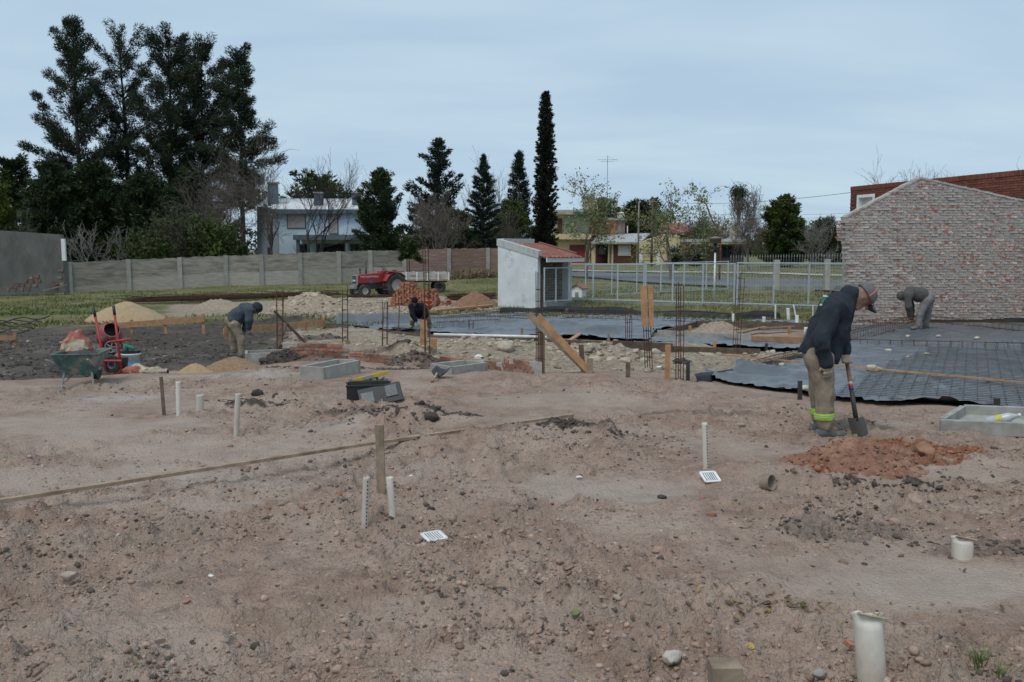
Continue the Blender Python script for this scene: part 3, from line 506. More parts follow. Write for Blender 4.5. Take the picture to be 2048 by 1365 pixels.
bare_tree(985, 90, 296, 'tall bare poplar behind the tiered pine', 'palebark', 48, trunks=3, depth=5, spread=.3, up=.35, trunkh=.3, r=.1, kids=(2, 4), minr=.012)
leafy(1022, 80, 402, lin((0, 2.2), (.5, 2.5), (1, 1.0)), 'yellow green willow bush left of the tall cypress', 'yellowgreen', 49, nb=44, clumps=6, per=34, cl=.7, ln=.4, wd=.1, up=.7, name='willow_bush', cat='bush', droop=.2)
bare_tree(1010, 76, 385, 'bare brown shrub in front of the willow', 'brownbark', 50, trunks=5, depth=4, spread=.5, trunkh=.35, r=.05, kids=(3, 4), minr=.009)
leafy(915, 70, 420, lin((0, 1.8), (.5, 1.9), (1, .7)), 'dark ivy covered shrub behind the red brick wall', 'darkolive', 51, nb=34, clumps=6, per=34, cl=.55, ln=.28, wd=.12, name='dark_shrub', cat='bush')
leafy(1090, 74, 186, lin((0, 1.15), (.2, 1.18), (.45, 1.02), (.65, .84), (.8, .66), (.92, .46), (1, .25)), 'very tall narrow dark cypress standing alone by the shed', 'cypress', 52, nb=360, clumps=4, per=34, cl=.24, ln=.17, wd=.08, up=1.1, name='italian_cypress', jit=.16, zlo=.01)
# street trees
bare_tree(1172, 62, 342, 'leaning street tree with sparse green leaves beside the shed', 'brownbark', 53, trunks=1, depth=5, spread=.5, up=.06, kids=(3, 4), trunkh=.34, r=.12, leaves='olive', nleaf=6, lsize=.085, lw=.05, name='street_tree', group='sparsely leaved street trees')
bare_tree(1340, 60, 362, 'round street tree with sparse green leaves by the poles', 'brownbark', 70, trunks=1, depth=5, spread=.5, up=.06, kids=(3, 4), trunkh=.32, r=.11, leaves='olive', nleaf=6, lsize=.085, lw=.05, name='street_tree', group='sparsely leaved street trees')
leafy(1282, 135, 405, lin((0, 5), (.5, 6), (1, 2.5)), 'dark tree behind the yellow house', 'darkolive', 55, nb=48, clumps=7, per=30, cl=1.1, ln=.6, wd=.25, name='far_tree', zlo=.3)
leafy(1195, 140, 400, lin((0, 4), (.5, 5), (1, 2)), 'dark tree behind the orange brick upper storey', 'darkolive', 56, nb=40, clumps=7, per=30, cl=1.1, ln=.6, wd=.25, name='far_tree', zlo=.3)
bare_tree(1475, 120, 358, 'tall bare tree around the shaggy palm', 'brownbark', 57, trunks=3, depth=5, spread=.5, trunkh=.3, r=.16, kids=(3, 4), minr=.018)
bare_tree(1392, 112, 425, 'brownish bare tree left of the orange lamp pole', 'brownbark', 58, trunks=3, depth=5, spread=.6, trunkh=.3, r=.12, kids=(3, 4), minr=.015, leaves='darkolive', nleaf=2)
bare_tree(1494, 78, 412, 'rounded bare street tree left of the yellow green tree', 'brownbark', 59, trunks=1, depth=6, spread=.55, up=.05, trunkh=.28, r=.11, kids=(3, 4), minr=.009)
leafy(1562, 88, 394, lin((0, 1.8), (.25, 2.7), (.5, 2.6), (.8, 1.7), (1, .8)), 'rounded yellow green tree beyond the right fence', 'yellowgreen', 60, nb=80, clumps=7, per=46, cl=.6, ln=.3, wd=.14, name='yellow_green_tree', jit=.2, zlo=.06)
leafy(1645, 98, 440, lin((0, 2.2), (.5, 2.8), (1, 1.0)), 'dull olive tree left of the brick gable', 'darkolive', 61, nb=48, clumps=6, per=34, cl=.7, ln=.34, wd=.13, name='olive_tree')
bare_tree(1622, 85, 425, 'bare grey tree in front of the dull olive tree', 'palebark', 62, trunks=2, depth=5, spread=.55, trunkh=.28, r=.08, kids=(3, 4), minr=.009)
bare_tree(1812, 60, 285, 'spreading bare tree rising behind the brick gable', 'palebark', 63, trunks=4, depth=5, spread=.55, up=.12, trunkh=.34, r=.10, kids=(3, 4), minr=.008)
bare_tree(2030, 55, 305, 'bare tree top above the red brick building at right', 'palebark', 64, trunks=2, depth=5, spread=.6, trunkh=.35, r=.08, kids=(2, 4), minr=.008)
for k, (px, Y, tp, r_) in enumerate([(1350, 92, 497, .9), (1385, 91, 500, 1.0)]):
    leafy(px, Y, tp, lin((0, r_), (.6, r_), (1, r_ * .6)), ['clipped dark hedge ball left beside the yellow garden wall', 'brownish hedge ball right of the dark clipped one'][k], ['evergreen', 'darkolive'][k], 65 + k, nb=22, clumps=4, per=34, cl=.35, ln=.18, wd=.09, name='hedge', cat='hedge', zlo=.05)
# distant belt of trees closing the horizon
rngB = np.random.default_rng(77)
CB = []; 
for i in range(170):
    Y = rngB.uniform(190, 300); u = rngB.uniform(-.85, .85); hB = rngB.uniform(5, 9.5); rB = rngB.uniform(3, 6); m = 260
    q = rngB.normal(0, 1, (m, 3)); q /= np.linalg.norm(q, axis=1, keepdims=True); CB.append(q * rngB.uniform(.7, 1.05, (m, 1)) * np.array([rB, rB, hB * .55]) + np.array([u * Y, Y, hB * .42]))
CB = np.concatenate(CB); CB = CB[CB[:, 2] > -.5]
tag(leaf_mesh('distant_trees', leaf_tris(CB, rngB.normal(0, 1, CB.shape), 1.3, .9, rngB), mt['darkolive'], None), 'far belt of dull trees along the horizon', 'trees', None, 'stuff')
# shaggy palm in the bare tree
pb = base_at(1472, 118); pt = thing('palm_tree', 'shaggy palm with hanging dead fronds among bare branches', 'tree', pb); ptz = at(1472, 385, 118).z - pb.z
MB().tube([(0, 0, 0), (.1, 0, ptz * .5), (0, 0, ptz)], [.3, .26, .22], 7).build('trunk', mt['bark'], pt, smooth=True)
rp = np.random.default_rng(5)
for nm, mtn, m, cc, sz, dz in (('crown', 'darkolive', 420, (0, 0, ptz + .1), (.9, .9, .7), .4), ('dead_fronds', 'brownbark', 500, (0, 0, ptz - 1.6), (.75, .75, 1.0), -1.2)):
    leaf_mesh(nm, leaf_tris(np.array(cc) + rp.normal(0, .6, (m, 3)) * np.array(sz), rp.normal(0, .5, (m, 3)) + np.array([0, 0, dz]), 1.0, .1, rp), mt[mtn], pt)
# ------------------------------------------------------------------ walls and buildings
def bxp(name, px0, px1, py0, py1, Y, depth, mat, parent, o, proud=0.0):     # box: front face spans these picture limits at distance Y, runs back by depth
    a = at(px0, py1, Y); b = at(px1, py0, Y); mb = MB(); mb.box(((a.x + b.x) / 2, Y + depth / 2 - proud, (a.z + b.z) / 2), (abs(b.x - a.x), depth, abs(b.z - a.z)))
    return mb.build(name, mt[mat] if isinstance(mat, str) else mat, parent, o)
mt['greywall'] = M('grey_block_wall', (.37, .33, .28), (.25, .222, .19), scale=1.6, stretch=(1, 1, 5), rough=.95, bump=.7, bscale=9, bdist=.05, c3=(.17, .155, .135), s3=.9, p3=(.46, .64))
mt['redwall'] = M('thin_red_brick_wall', (.27, .165, .125), (.19, .12, .095), scale=1.6, stretch=(1, 1, 6), rough=.95, bump=.6, bscale=10, bdist=.04, c3=(.29, .23, .19), s3=1.2)
mt['render'] = M('weathered_cement_render', (.165, .163, .152), (.115, .113, .107), scale=1.2, rough=.95, bump=.3, c3=(.085, .083, .075), s3=.8, p3=(.50, .72), stretch=(1, 1, .5))
mt['cement'] = M('cement_post', (.36, .34, .305), (.27, .255, .23), scale=3, rough=.95, bump=.3)
bw = [(140, 583, 526, 52.0), (258, 577, 520, 53.5), (360, 573, 516, 54.5), (452, 570, 512, 55.5), (523, 568, 510, 56.2), (600, 566, 507, 57), (677, 563, 504, 58), (740, 560, 502, 59), (808, 558, 501, 60), (897, 556, 498, 61), (975, 554, 497, 62), (1065, 551, 496, 63)]
o_ = at(140, 583, 52); wl = thing('boundary_wall', 'long low grey boundary wall with cement posts, turning red brick at right', 'wall', o_)
for i in range(len(bw) - 1):
    x0, b0, t0, Y0 = bw[i]; x1, b1, t1, Y1 = bw[i + 1]; A, B, C_, D_ = at(x0, b0 + 12, Y0), at(x1, b1 + 12, Y1), at(x1, t1, Y1), at(x0, t0, Y0); n = Vector((B.y - A.y, -(B.x - A.x), 0)).normalized()
    tops = []; k = 14; rr = random.Random(i)
    for j in range(k + 1): q = D_.lerp(C_, j / k); tops.append(q + Vector((0, 0, rr.uniform(-.035, .035))))
    mb = MB(); m_ = k + 1; bot = [A.lerp(B, j / k) for j in range(m_)]; vs = [q + n * .09 for q in bot] + [q + n * .09 for q in tops] + [q - n * .09 for q in bot] + [q - n * .09 for q in tops]
    fs = []
    for j in range(k): fs += [(j, j + 1, m_ + j + 1, m_ + j), (2 * m_ + j + 1, 2 * m_ + j, 3 * m_ + j, 3 * m_ + j + 1), (m_ + j, m_ + j + 1, 3 * m_ + j + 1, 3 * m_ + j)]
    mb.add(vs, fs); p_ = mb.build('panel', mt['greywall' if i < 8 else 'redwall'], wl, o_)
    if i == 8: p_['label'] = 'red brick wall panel'
    if i < 8:     # pale lower courses on the grey stretch stand slightly proud
        mb = MB(); h0 = (D_.z - A.z) * .52; mb.add([A + n * .105, B + n * .105, B + n * .105 + Vector((0, 0, h0 + rr.uniform(-.05, .05))), A + n * .105 + Vector((0, 0, h0)), A + n * .05, B + n * .05, B + n * .05 + Vector((0, 0, h0)), A + n * .05 + Vector((0, 0, h0))], [(0, 1, 2, 3), (3, 2, 6, 7)])
        mb.build('lower_course', M('lower_blocks' + str(i), (.41, .37, .32), (.31, .28, .24), scale=2, stretch=(1, 1, 5), rough=.95, bump=.6, bscale=9, bdist=.05), wl, o_)
    mb = MB(); c = (A + D_) / 2 + n * .06; mb.box(c, (.26, .22, (D_.z - A.z) + .06), rotz(math.atan2(B.y - A.y, B.x - A.x))); mb.build('post', mt['cement'], wl, o_)
# cement rendered wall at the left edge
o_ = at(60, 585, 47); rw = thing('rendered_wall', 'tall weathered cement wall at the left edge with broken corner bricks', 'wall', o_)
mb = MB(); A = at(-260, 600, 45.5); B = at(131, 586, 47.6); T1 = at(122, 470, 47.6); T0 = at(-260, 444, 45.5)
mb.add([A, B, T1, T0, A + Vector((0, .3, 0)), B + Vector((0, .3, 0)), T1 + Vector((0, .3, 0)), T0 + Vector((0, .3, 0))], [(0, 1, 2, 3), (5, 4, 7, 6), (3, 2, 6, 7), (1, 5, 6, 2), (0, 3, 7, 4)]); mb.build('wall', mt['render'], rw, o_)
rr = random.Random(3); bsrc = None
def brickmesh(name, L=.25, D=.12, Hh=.06, ch=.008, seed=0):
    r_ = random.Random(seed); mb = MB(); mb.box((0, 0, 0), (L, D, Hh)); mb.v = [(x + r_.uniform(-ch, ch), y + r_.uniform(-ch, ch), z + r_.uniform(-ch, ch) * .6) for x, y, z in mb.v]
    me = bpy.data.meshes.new(name); me.from_pydata(mb.v, [], mb.f); me.update(); return me
bigbrick = brickmesh('brick', .30, .14, .15, .015, 1); bigbrick.materials.append(M('old_red_brick', (.27, .11, .07), (.18, .08, .055), scale=10, rough=.95, bump=.5, rand=.3, c3=(.20, .185, .17), s3=6, p3=(.44, .58)))
for px, py in [(60, 556), (72, 553), (50, 562), (62, 563), (75, 562), (20, 571), (32, 570), (44, 570), (56, 571), (68, 571), (12, 579), (26, 579), (40, 579), (54, 579), (120, 541), (119, 555), (122, 568), (110, 567), (108, 576)]:
    q = at(px, py, 46.4 + (px + 260) / 391 * 1.3 - .0); Yw = 45.5 + (px + 260) / 391 * 2.1; q = at(px, py, Yw); share('brick', bigbrick, rw, (q.x - o_.x + rr.uniform(-.02, .02), q.y - o_.y + .05, q.z - o_.z), (0, rr.uniform(-.05, .05), rr.uniform(-.1, .1)), (1, 1, 1))
bxp('downpipe', 124, 129, 478, 522, 47.5, .12, 'white', rw, o_)
bxp('end_pier', 128, 137, 524, 588, 48.2, .35, 'cement', rw, o_)
pl = at(85, 582, 46.2); q = at(133, 570, 46.6); tag(MB().plank(pl, q, .16, .04).build('plank', mt['oldwood']), 'grey plank leaning at the foot of the rendered wall', 'plank')
# ---- pale blue house
mt['blue'] = M('pale_blue_paint', (.60, .70, .79), (.51, .60, .68), scale=.8, rough=.85, bump=.1, rand=0)
mt['bluegrey'] = M('slate_blue_trim', (.115, .145, .175), (.085, .11, .135), scale=2, rough=.8, bump=.1, rand=0)
mt['shutter'] = M('pinkish_shutter', (.44, .37, .35), (.36, .30, .28), scale=3, stretch=(1, 1, 8), rough=.8, bump=.3)
mt['whiteroof'] = M('white_roof_sheet', (.62, .62, .63), (.46, .46, .465), scale=1.5, rough=.8, bump=.2, stretch=(6, 1, 1))
Y = 82.0; o_ = at(620, 520, Y); h = thing('blue_house', 'two storey pale blue house with slate canopy behind the wall', 'house', o_)
bxp('wall', 560, 738, 417, 545, Y, 7, 'blue', h, o_)
mb = MB(); a, b = at(560, 545, Y), at(560, 417, Y); s1, s2 = at(514, 545, Y + 5.5), at(514, 413, Y + 5.5); mb.add([a, b, s2, s1], [(0, 3, 2, 1)]); mb.build('side_wall', M('shaded_blue_paint', (.30, .36, .415), (.25, .30, .345), scale=1, rough=.85, bump=.1, rand=0), h, o_)  # same blue wall, with its shade put into a darker colour
rf = MB(); e0, e1, e2, e3 = at(541, 418, Y - .6), at(742, 421, Y - .6), at(730, 398, Y + 6), at(546, 397, Y + 6); th = Vector((0, 0, -.22)); rf.add([e0, e1, e2, e3, e0 + th, e1 + th, e2 + th, e3 + th], [(0, 1, 2, 3), (7, 6, 5, 4), (0, 4, 5, 1), (1, 5, 6, 2), (3, 2, 6, 7), (0, 3, 7, 4)]); rfo = rf.build('roof', mt['whiteroof'], h, o_)
bxp('fascia', 541, 742, 419, 428, Y - .62, .25, 'bluegrey', h, o_)
for px0, px1, py0, py1, yy in ((536, 552, 366, 412, Y + 2), (628, 643, 386, 412, Y + 1.5), (704, 720, 386, 410, Y + 2)):
    c = bxp('chimney', px0, px1, py0, py1, yy, .8, 'bluegrey', rfo, o_); bxp('chimney', px0 - 2, px1 + 2, py0 - 2, py0 + 1, yy - .1, 1.0, 'cement', rfo, o_)
for px0, px1, py0, py1, m2 in ((576, 609, 428, 456, 'shutter'), (659, 674, 426, 467, 'shutter')):
    wdw = bxp('window' if px0 < 600 else 'balcony_door', px0 - 2, px1 + 2, py0 - 2, py1 + 2, Y - .06, .2, 'bluegrey', h, o_); bxp('shutter', px0, px1, py0, py1, Y - .09, .1, m2, wdw, o_)
wdw = bxp('window', 528, 546, 432, 460, Y + 1.6, .2, 'bluegrey', h, o_); bxp('shutter', 531, 543, 435, 457, Y + 1.55, .1, M('cream_shutter', (.40, .37, .29), scale=3, rough=.8), wdw, o_)
bxp('canopy', 586, 740, 470, 480, Y - 3.0, 3.0, 'bluegrey', h, o_)
for px0, px1 in ((594, 616), (632, 690), (700, 722)):
    wdw = bxp('window', px0, px1, 488, 512, Y - .05, .1, 'bluegrey', h, o_); bxp('pane', px0 + 2, px1 - 2, 490, 511, Y - .07, .05, 'glass', wdw, o_)
for px in (596, 694): bxp('column', px - 2.5, px + 2.5, 480, 540, Y - 2.8, .25, 'bluegrey', h, o_)
wdw = bxp('window', 534, 552, 494, 512, Y + 2.0, .2, 'bluegrey', h, o_); bxp('pane', 536, 550, 496, 511, Y + 1.95, .1, 'glass', wdw, o_)
# ---- yellow two storey house
mt['yellow'] = M('cream_yellow_paint', (.62, .52, .30), (.52, .43, .245), scale=.7, rough=.85, bump=.1, rand=0)
mt['greenwall'] = M('pale_green_siding', (.33, .37, .27), (.27, .305, .225), scale=1, stretch=(1, 1, 10), rough=.85, bump=.1, rand=0)
mt['orangeblock'] = M('hollow_orange_block', (.46, .14, .06), (.34, .10, .05), scale=1.2, stretch=(1, 1, 3), rough=.9, bump=.4, bscale=6, rand=0, c3=(.30, .22, .18), s3=1.0)
mt['brown'] = M('dark_brown_brick', (.115, .045, .03), (.085, .035, .025), scale=2, stretch=(1, 1, 6), rough=.9, bump=.3, rand=0)
mt['sheetroof'] = M('grey_metal_sheet', (.40, .41, .42), (.30, .305, .31), scale=1, stretch=(8, 1, 1), rough=.6, bump=.1, rand=0)
mt['tile'] = M('terracotta_tile', (.29, .105, .07), (.20, .08, .056), scale=6, rough=.85, bump=.3, rand=.22, c3=(.16, .10, .08), s3=3, p3=(.56, .75))
Y = 109.0; o_ = at(1150, 530, Y); h = thing('yellow_house', 'two storey yellow house with balcony and red gate behind the cypress', 'house', o_)
bxp('lower_wall', 1100, 1181, 478, 534, Y, 8, 'yellow', h, o_); bxp('balcony_slab', 1096, 1183, 468, 479, Y - 1.0, 1.4, 'yellow', h, o_)
bxp('upper_wall', 1126, 1180, 428, 468, Y + 1.5, 6, 'greenwall', h, o_); bxp('side_wall', 1100, 1126, 430, 468, Y + 1.4, 6, 'yellow', h, o_)
rfo = bxp('roof', 1096, 1184, 420, 429, Y + .4, 8, M('cream_slab', (.50, .47, .40), scale=1, rough=.9), h, o_)
bxp('balcony_door', 1115, 1125, 437, 468, Y + 1.3, .1, 'brown', h, o_)
rail = bxp('railing', 1117, 1140, 449, 450.2, Y - .6, .04, 'darkmetal', h, o_)
for k in range(8): bxp('baluster', 1117 + k * 3.2, 1117.6 + k * 3.2, 450, 468, Y - .6, .03, 'darkmetal', rail, o_)
bxp('gate', 1139, 1170, 490, 520, Y - .05, .1, M('dark_red_gate', (.20, .035, .03), (.10, .04, .035), scale=1, rough=.7), h, o_); bxp('gate_panel', 1143, 1170, 508, 530, Y - .1, .06, M('bright_red_panel', (.36, .03, .025), scale=1, rough=.6), h, o_)
bxp('awning', 1150, 1212, 424, 431, Y + .1, 1.2, M('green_awning', (.05, .12, .09), scale=2, rough=.8), h, o_)
tw = bxp('water_tank_tower', 1170, 1196, 400, 424, Y + 3, 2.4, M('cream_tower', (.50, .44, .31), (.40, .35, .25), scale=1, rough=.9), h, o_)
mb = MB(); c = at(1183, 400, Y + 4); mb.lathe([(.02, 0), (.42, 0), (.42, .55), (.3, .72), (.02, .75)], c, 12); mb.build('water_tank', mt['cement'], tw, o_)
# ---- orange brick upper storey
o_ = at(1215, 500, Y + 2); h = thing('brick_house', 'unfinished house with bare orange block upper storey beside the yellow one', 'house', o_)
bxp('wall', 1181.5, 1250, 472, 534, Y + 2.4, 5, M('grey_brown_wall', (.24, .19, .16), scale=2, rough=.9), h, o_)
for px0, px1 in ((1182, 1205), (1208, 1232)): bxp('block_panel', px0, px1, 441, 471, Y + 2, 4, 'orangeblock', h, o_)
bxp('column', 1205, 1208, 440, 472, Y + 1.95, .3, 'cement', h, o_); bxp('side_panel', 1232, 1250, 439, 472, Y + 2.2, 4, M('smeared_brick', (.27, .20, .17), (.19, .13, .11), scale=2, rough=.9), h, o_); bxp('ring_beam', 1181, 1251, 436, 441, Y + 1.9, 4, 'cement', h, o_)
mb = MB(); mb.lathe([(.02, 0), (.45, 0), (.5, .3), (.5, .7), (.2, .85)], at(1242, 438, Y + 3), 12); mb.build('water_tank', mt['white'], h, o_)
bxp('vent_pipe', 1254, 1256, 452, 466, Y + 1, .12, 'white', h, o_)
# ---- low house with metal roof
o_ = at(1240, 530, Y - 4); Yh = Y - 4; h = thing('low_house', 'single storey house with metal roof, brown front and cream framed window', 'house', o_)
bxp('back_wall', 1186, 1279, 486, 535, Yh + 2.2, 5, 'brown', h, o_); bxp('front_wall', 1227, 1272, 488, 535, Yh, 2, 'brown', h, o_); bxp('pillar', 1183, 1191, 488, 535, Yh, .5, 'yellow', h, o_); bxp('pillar', 1216, 1219, 490, 535, Yh, .4, 'yellow', h, o_); bxp('pillar', 1223, 1226.8, 490, 535, Yh, .4, 'yellow', h, o_); bxp('pillar', 1272.2, 1278, 484, 535, Yh - .05, .5, 'yellow', h, o_)
mb = MB(); e0, e1, e2, e3 = at(1182, 486, Yh - .8), at(1281, 484, Yh - .8), at(1302, 467, Yh + 7), at(1200, 468, Yh + 7); th = Vector((0, 0, -.15)); mb.add([e0, e1, e2, e3, e0 + th, e1 + th, e2 + th, e3 + th], [(0, 1, 2, 3), (7, 6, 5, 4), (0, 4, 5, 1), (1, 5, 6, 2), (3, 2, 6, 7), (0, 3, 7, 4)]); mb.build('roof', mt['sheetroof'], h, o_)
bxp('fascia', 1182, 1279, 484, 489, Yh - .75, .2, 'yellow', h, o_)
wdw = bxp('window', 1236, 1262, 491, 512, Yh - .08, .12, M('cream_frame', (.62, .55, .38), scale=2, rough=.8), h, o_); bxp('shutter', 1238.5, 1259.5, 493.5, 509.5, Yh - .11, .06, M('pale_blind', (.50, .53, .55), (.44, .46, .48), scale=1, stretch=(1, 1, 10), rough=.7), wdw, o_)
wdw = bxp('window', 1196, 1214, 494, 511, Yh + 2.1, .15, 'darkmetal', h, o_); bxp('pane', 1198, 1212, 496, 509, Yh + 2.05, .1, M('grey_pane', (.14, .14, .145), scale=2, rough=.2), wdw, o_)
bxp('door', 1219.2, 1222.8, 494, 534, Yh + .3, .1, M('grey_door', (.30, .33, .34), scale=2, rough=.7), h, o_)
# ---- yellow garden wall and gate
o_ = at(1318, 532, Y - 5); Yg = Y - 5; h = thing('garden_wall', 'yellow wall with sloping top right of the low house', 'wall', o_)
mb = MB(); mb.prism([(0, 0), (1, 0), (1, 1), (0, 1)], (0, 0, 0), (0, 0, 0), (0, 0, 0), (0, 0, 0), 0); mb = MB()
pts = [at(1279, 536, Yg), at(1360, 536, Yg), at(1360, 472, Yg), at(1335, 468, Yg), at(1279, 487, Yg)]; mb.add(pts + [p + Vector((0, 4, 0)) for p in pts], [(0, 1, 2, 3, 4), (9, 8, 7, 6, 5)] + [((i + 1) % 5, i, 5 + i, 5 + (i + 1) % 5) for i in range(5)]); mb.build('wall', mt['yellow'], h, o_)
mb = MB(); c = at(1347, 500, Yg - .02); mb.prism([(.35 * math.cos(a), .35 + .35 * math.sin(a)) for a in np.linspace(0, math.pi, 9)] + [(-.35, -.5), (.35, -.5)], c, (1, 0, 0), (0, 0, 1), (0, -1, 0), .04); mb.build('arched_window', mt['white'], h, o_)
gt = bxp('gate', 1286, 1315, 494, 495.2, Yg - 3, .05, 'darkmetal', h, o_)
for k in range(5): bxp('gate_bar', 1286, 1315, 500 + k * 7, 500.9 + k * 7, Yg - 3, .04, 'darkmetal', gt, o_)
for k in (1286, 1300, 1314.2): bxp('gate_bar', k, k + .9, 494, 532, Yg - 3.03, .05, 'darkmetal', gt, o_)
for px in (1282, 1316): mb = bxp('meter_pillar', px - 3, px + 3, 504, 534, Yg - 3.2, .5, 'white', h, o_)
# ---- houses further right
Y = 116; o_ = at(1380, 530, Y); h = thing('red_brick_house', 'dull red brick house half hidden behind the second street tree', 'house', o_)
bxp('wall', 1362, 1425, 470, 534, Y, 6, M('dull_red_brick', (.22, .10, .075), (.16, .075, .06), scale=1.5, stretch=(1, 1, 5), rough=.9, rand=0), h, o_)
mb = MB(); e0, e1, e2, e3 = at(1318, 466, Y - .5), at(1392, 464, Y - .5), at(1370, 446, Y + 5), at(1322, 446, Y + 5); th = Vector((0, 0, -.2)); mb.add([e0, e1, e2, e3, e0 + th, e1 + th, e2 + th, e3 + th], [(0, 1, 2, 3), (7, 6, 5, 4), (0, 4, 5, 1), (1, 5, 6, 2), (3, 2, 6, 7), (0, 3, 7, 4)]); mb.build('roof', mt['tile'], h, o_); bxp('window', 1372, 1386, 486, 506, Y - .05, .1, 'glass', h, o_)
Y = 100; o_ = at(1440, 528, Y); h = thing('flat_roofed_house', 'low dark house with white flat roof and cream chimney right of lamp', 'house', o_)
bxp('wall', 1395, 1488, 487, 532, Y, 6, M('dark_plaster', (.14, .105, .085), (.10, .078, .065), scale=1, rough=.9), h, o_); rfo = bxp('roof', 1382, 1492, 478, 484, Y - 1.5, 8, M('white_slab', (.52, .53, .54), scale=1, rough=.8), h, o_); bxp('fascia', 1382, 1492, 484, 489, Y - 1.45, .2, M('cream_fascia', (.38, .33, .22), scale=1, rough=.8), h, o_)
bxp('chimney', 1464, 1482, 452, 478, Y + 1, 1.2, M('cream_chimney', (.48, .43, .33), scale=2, rough=.9), rfo, o_)
wdw = bxp('window', 1444, 1484, 492, 516, Y - .06, .1, 'darkmetal', h, o_)
for k in range(4): bxp('pane', 1446 + k * 9.4, 1453.6 + k * 9.4, 494, 514, Y - .09, .05, 'glass', wdw, o_)
# ---- white shed with tiled lean-to roof
mt['shedwhite'] = M('stained_whitewash', (.66, .69, .71), (.55, .575, .59), scale=1.5, rough=.9, bump=.15, rand=0, c3=(.30, .30, .29), s3=1.4, p3=(.57, .8))
mt['shedtop'] = M('mouldy_whitewash', (.55, .56, .56), (.36, .365, .36), scale=3, rough=.9, bump=.15, rand=0, c3=(.20, .20, .19), s3=3, p3=(.5, .72))
C0 = at(1075, 623, 33.6); A0 = at(996, 613, 35.0); C0.z = A0.z = -.72
u = (A0 - C0); LU = u.length; u = u.normalized(); v = Vector((-u.y, u.x, 0)); v = v if v.x > 0 else -v; LV = 2.05
sh = thing('white_shed', 'small white shed with terracotta lean-to roof and brick front', 'shed', C0)
def su(a, b, z): return C0 + u * a + v * b + Vector((0, 0, z))
zt = lambda a: 2.20 + .23 * a
def quadprism(pts, n, th, name, mat, par=sh, o=None):
    mb = MB(); m = len(pts); mb.add([*pts, *[p + n * th for p in pts]], [tuple(range(m)), tuple(range(2 * m - 1, m - 1, -1))] + [((i + 1) % m, i, m + i, m + (i + 1) % m) for i in range(m)]); return mb.build(name, mt[mat] if isinstance(mat, str) else mat, par, o or C0)
quadprism([su(0, 0, -.2), su(LU, 0, -.2), su(LU, 0, zt(LU)), su(0, 0, zt(0))], v, .16, 'side_wall', 'shedwhite')
quadprism([su(-.06, -.03, zt(0) - .14), su(LU + .04, -.03, zt(LU) - .14), su(LU + .04, -.03, zt(LU) + .13), su(-.06, -.03, zt(0) + .13)], v, .22, 'parapet', 'shedtop')
quadprism([su(LU - .16, .2, -.2), su(LU - .16, LV - .2, -.2), su(LU - .16, LV - .2, zt(LU) - .1), su(LU - .16, .2, zt(LU) - .1)], u, .14, 'back_wall', 'shedwhite')
quadprism([su(LU - .15, .195, zt(LU) - .1), su(LU - .15, LV, zt(LU) - .1), su(LU - .15, LV, zt(LU) + .14), su(LU - .15, .195, zt(LU) + .14)], u, .16, 'back_parapet', 'shedtop')
quadprism([su(0, LV - .18, -.2), su(LU - .2, LV - .18, -.2), su(LU - .2, LV - .18, zt(LU) - .15), su(0, LV - .18, zt(0) - .15)], v, .16, 'far_wall', 'shedwhite')
quadprism([su(.30, .165, -.2), su(.30, LV - .185, -.2), su(.30, LV - .185, 2.1), su(.30, .165, 2.1)], u, .1, 'front_wall', M('front_mortar', (.26, .245, .22), scale=6, rough=.95))
pal = brickmesh('brick', .27, .05, .085, .006, 5); pal.materials.append(M('grey_brown_block', (.19, .155, .125), (.13, .105, .085), scale=9, rough=.95, bump=.4, rand=.25))
az = math.atan2(v.y, v.x)
for r_ in range(21):
    for k in range(6):
        b_ = .36 + k * .285 + (.14 if r_ % 2 else 0)
        if b_ + .135 > LV - .19: continue
        q = su(.285, b_, -.12 + r_ * .1) - C0; share('brick', pal, sh, q, (0, 0, az))
lint = quadprism([su(.20, .165, 1.93), su(.20, LV - .185, 1.93), su(.20, LV - .185, 2.08), su(.20, .165, 2.08)], u, .09, 'lintel', 'darkwood')
rb = quadprism([su(-.42, .19, zt(-.42) - .10), su(-.42, LV + .22, zt(-.42) - .10), su(LU - .17, LV + .22, zt(LU) - .16), su(LU - .17, .19, zt(LU) - .16)], Vector((0, 0, 1)), .06, 'roof_deck', 'white')
quadprism([su(-.44, -.02, zt(-.44) - .20), su(-.44, LV + .24, zt(-.44) - .20), su(-.44, LV + .24, zt(-.44) - .03), su(-.44, -.02, zt(-.44) - .03)], -u, .05, 'fascia', 'white')
tm = MB(); prof = [(.115 * math.cos(a), .06 * math.sin(a)) for a in np.linspace(0, math.pi, 7)]
vs = [(-.17, x, z + .0) for x, z in prof] + [(.17, x * .85, z * .9 + .01) for x, z in prof]; vs += [(-.17, x * .86, z * .75) for x, z in prof]
tm.add(vs, [(i, i + 1, 8 + i, 7 + i) for i in range(6)] + [(i + 1, i, 14 + i, 15 + i) for i in range(6)]); tme = bpy.data.meshes.new('roof_tile'); tme.from_pydata(tm.v, [], tm.f); tme.update(); tme.materials.append(mt['tile'])
azu = math.atan2(u.y, u.x); nrow = 9; pit = math.atan(.23)
for r_ in range(nrow):
    for k in range(9):
        a_ = -.36 + r_ * .295; b_ = .10 + k * .25
        if a_ > LU - .25 or b_ > LV + .2: continue
        if r_ > 1 and b_ < .2: continue
        q = su(a_, b_, zt(a_) - .035 + random.Random(r_ * 9 + k).uniform(-.006, .006)) - C0; share('roof_tile', tme, rb, q, (0, -pit, azu))
quadprism([su(-.05, LV + .2, zt(0) - .02), su(LU - .2, LV + .2, zt(LU) - .06), su(LU - .2, LV + .2, zt(LU) + .02), su(-.05, LV + .2, zt(0) + .06)], v, .12, 'ridge_edge', 'tile')
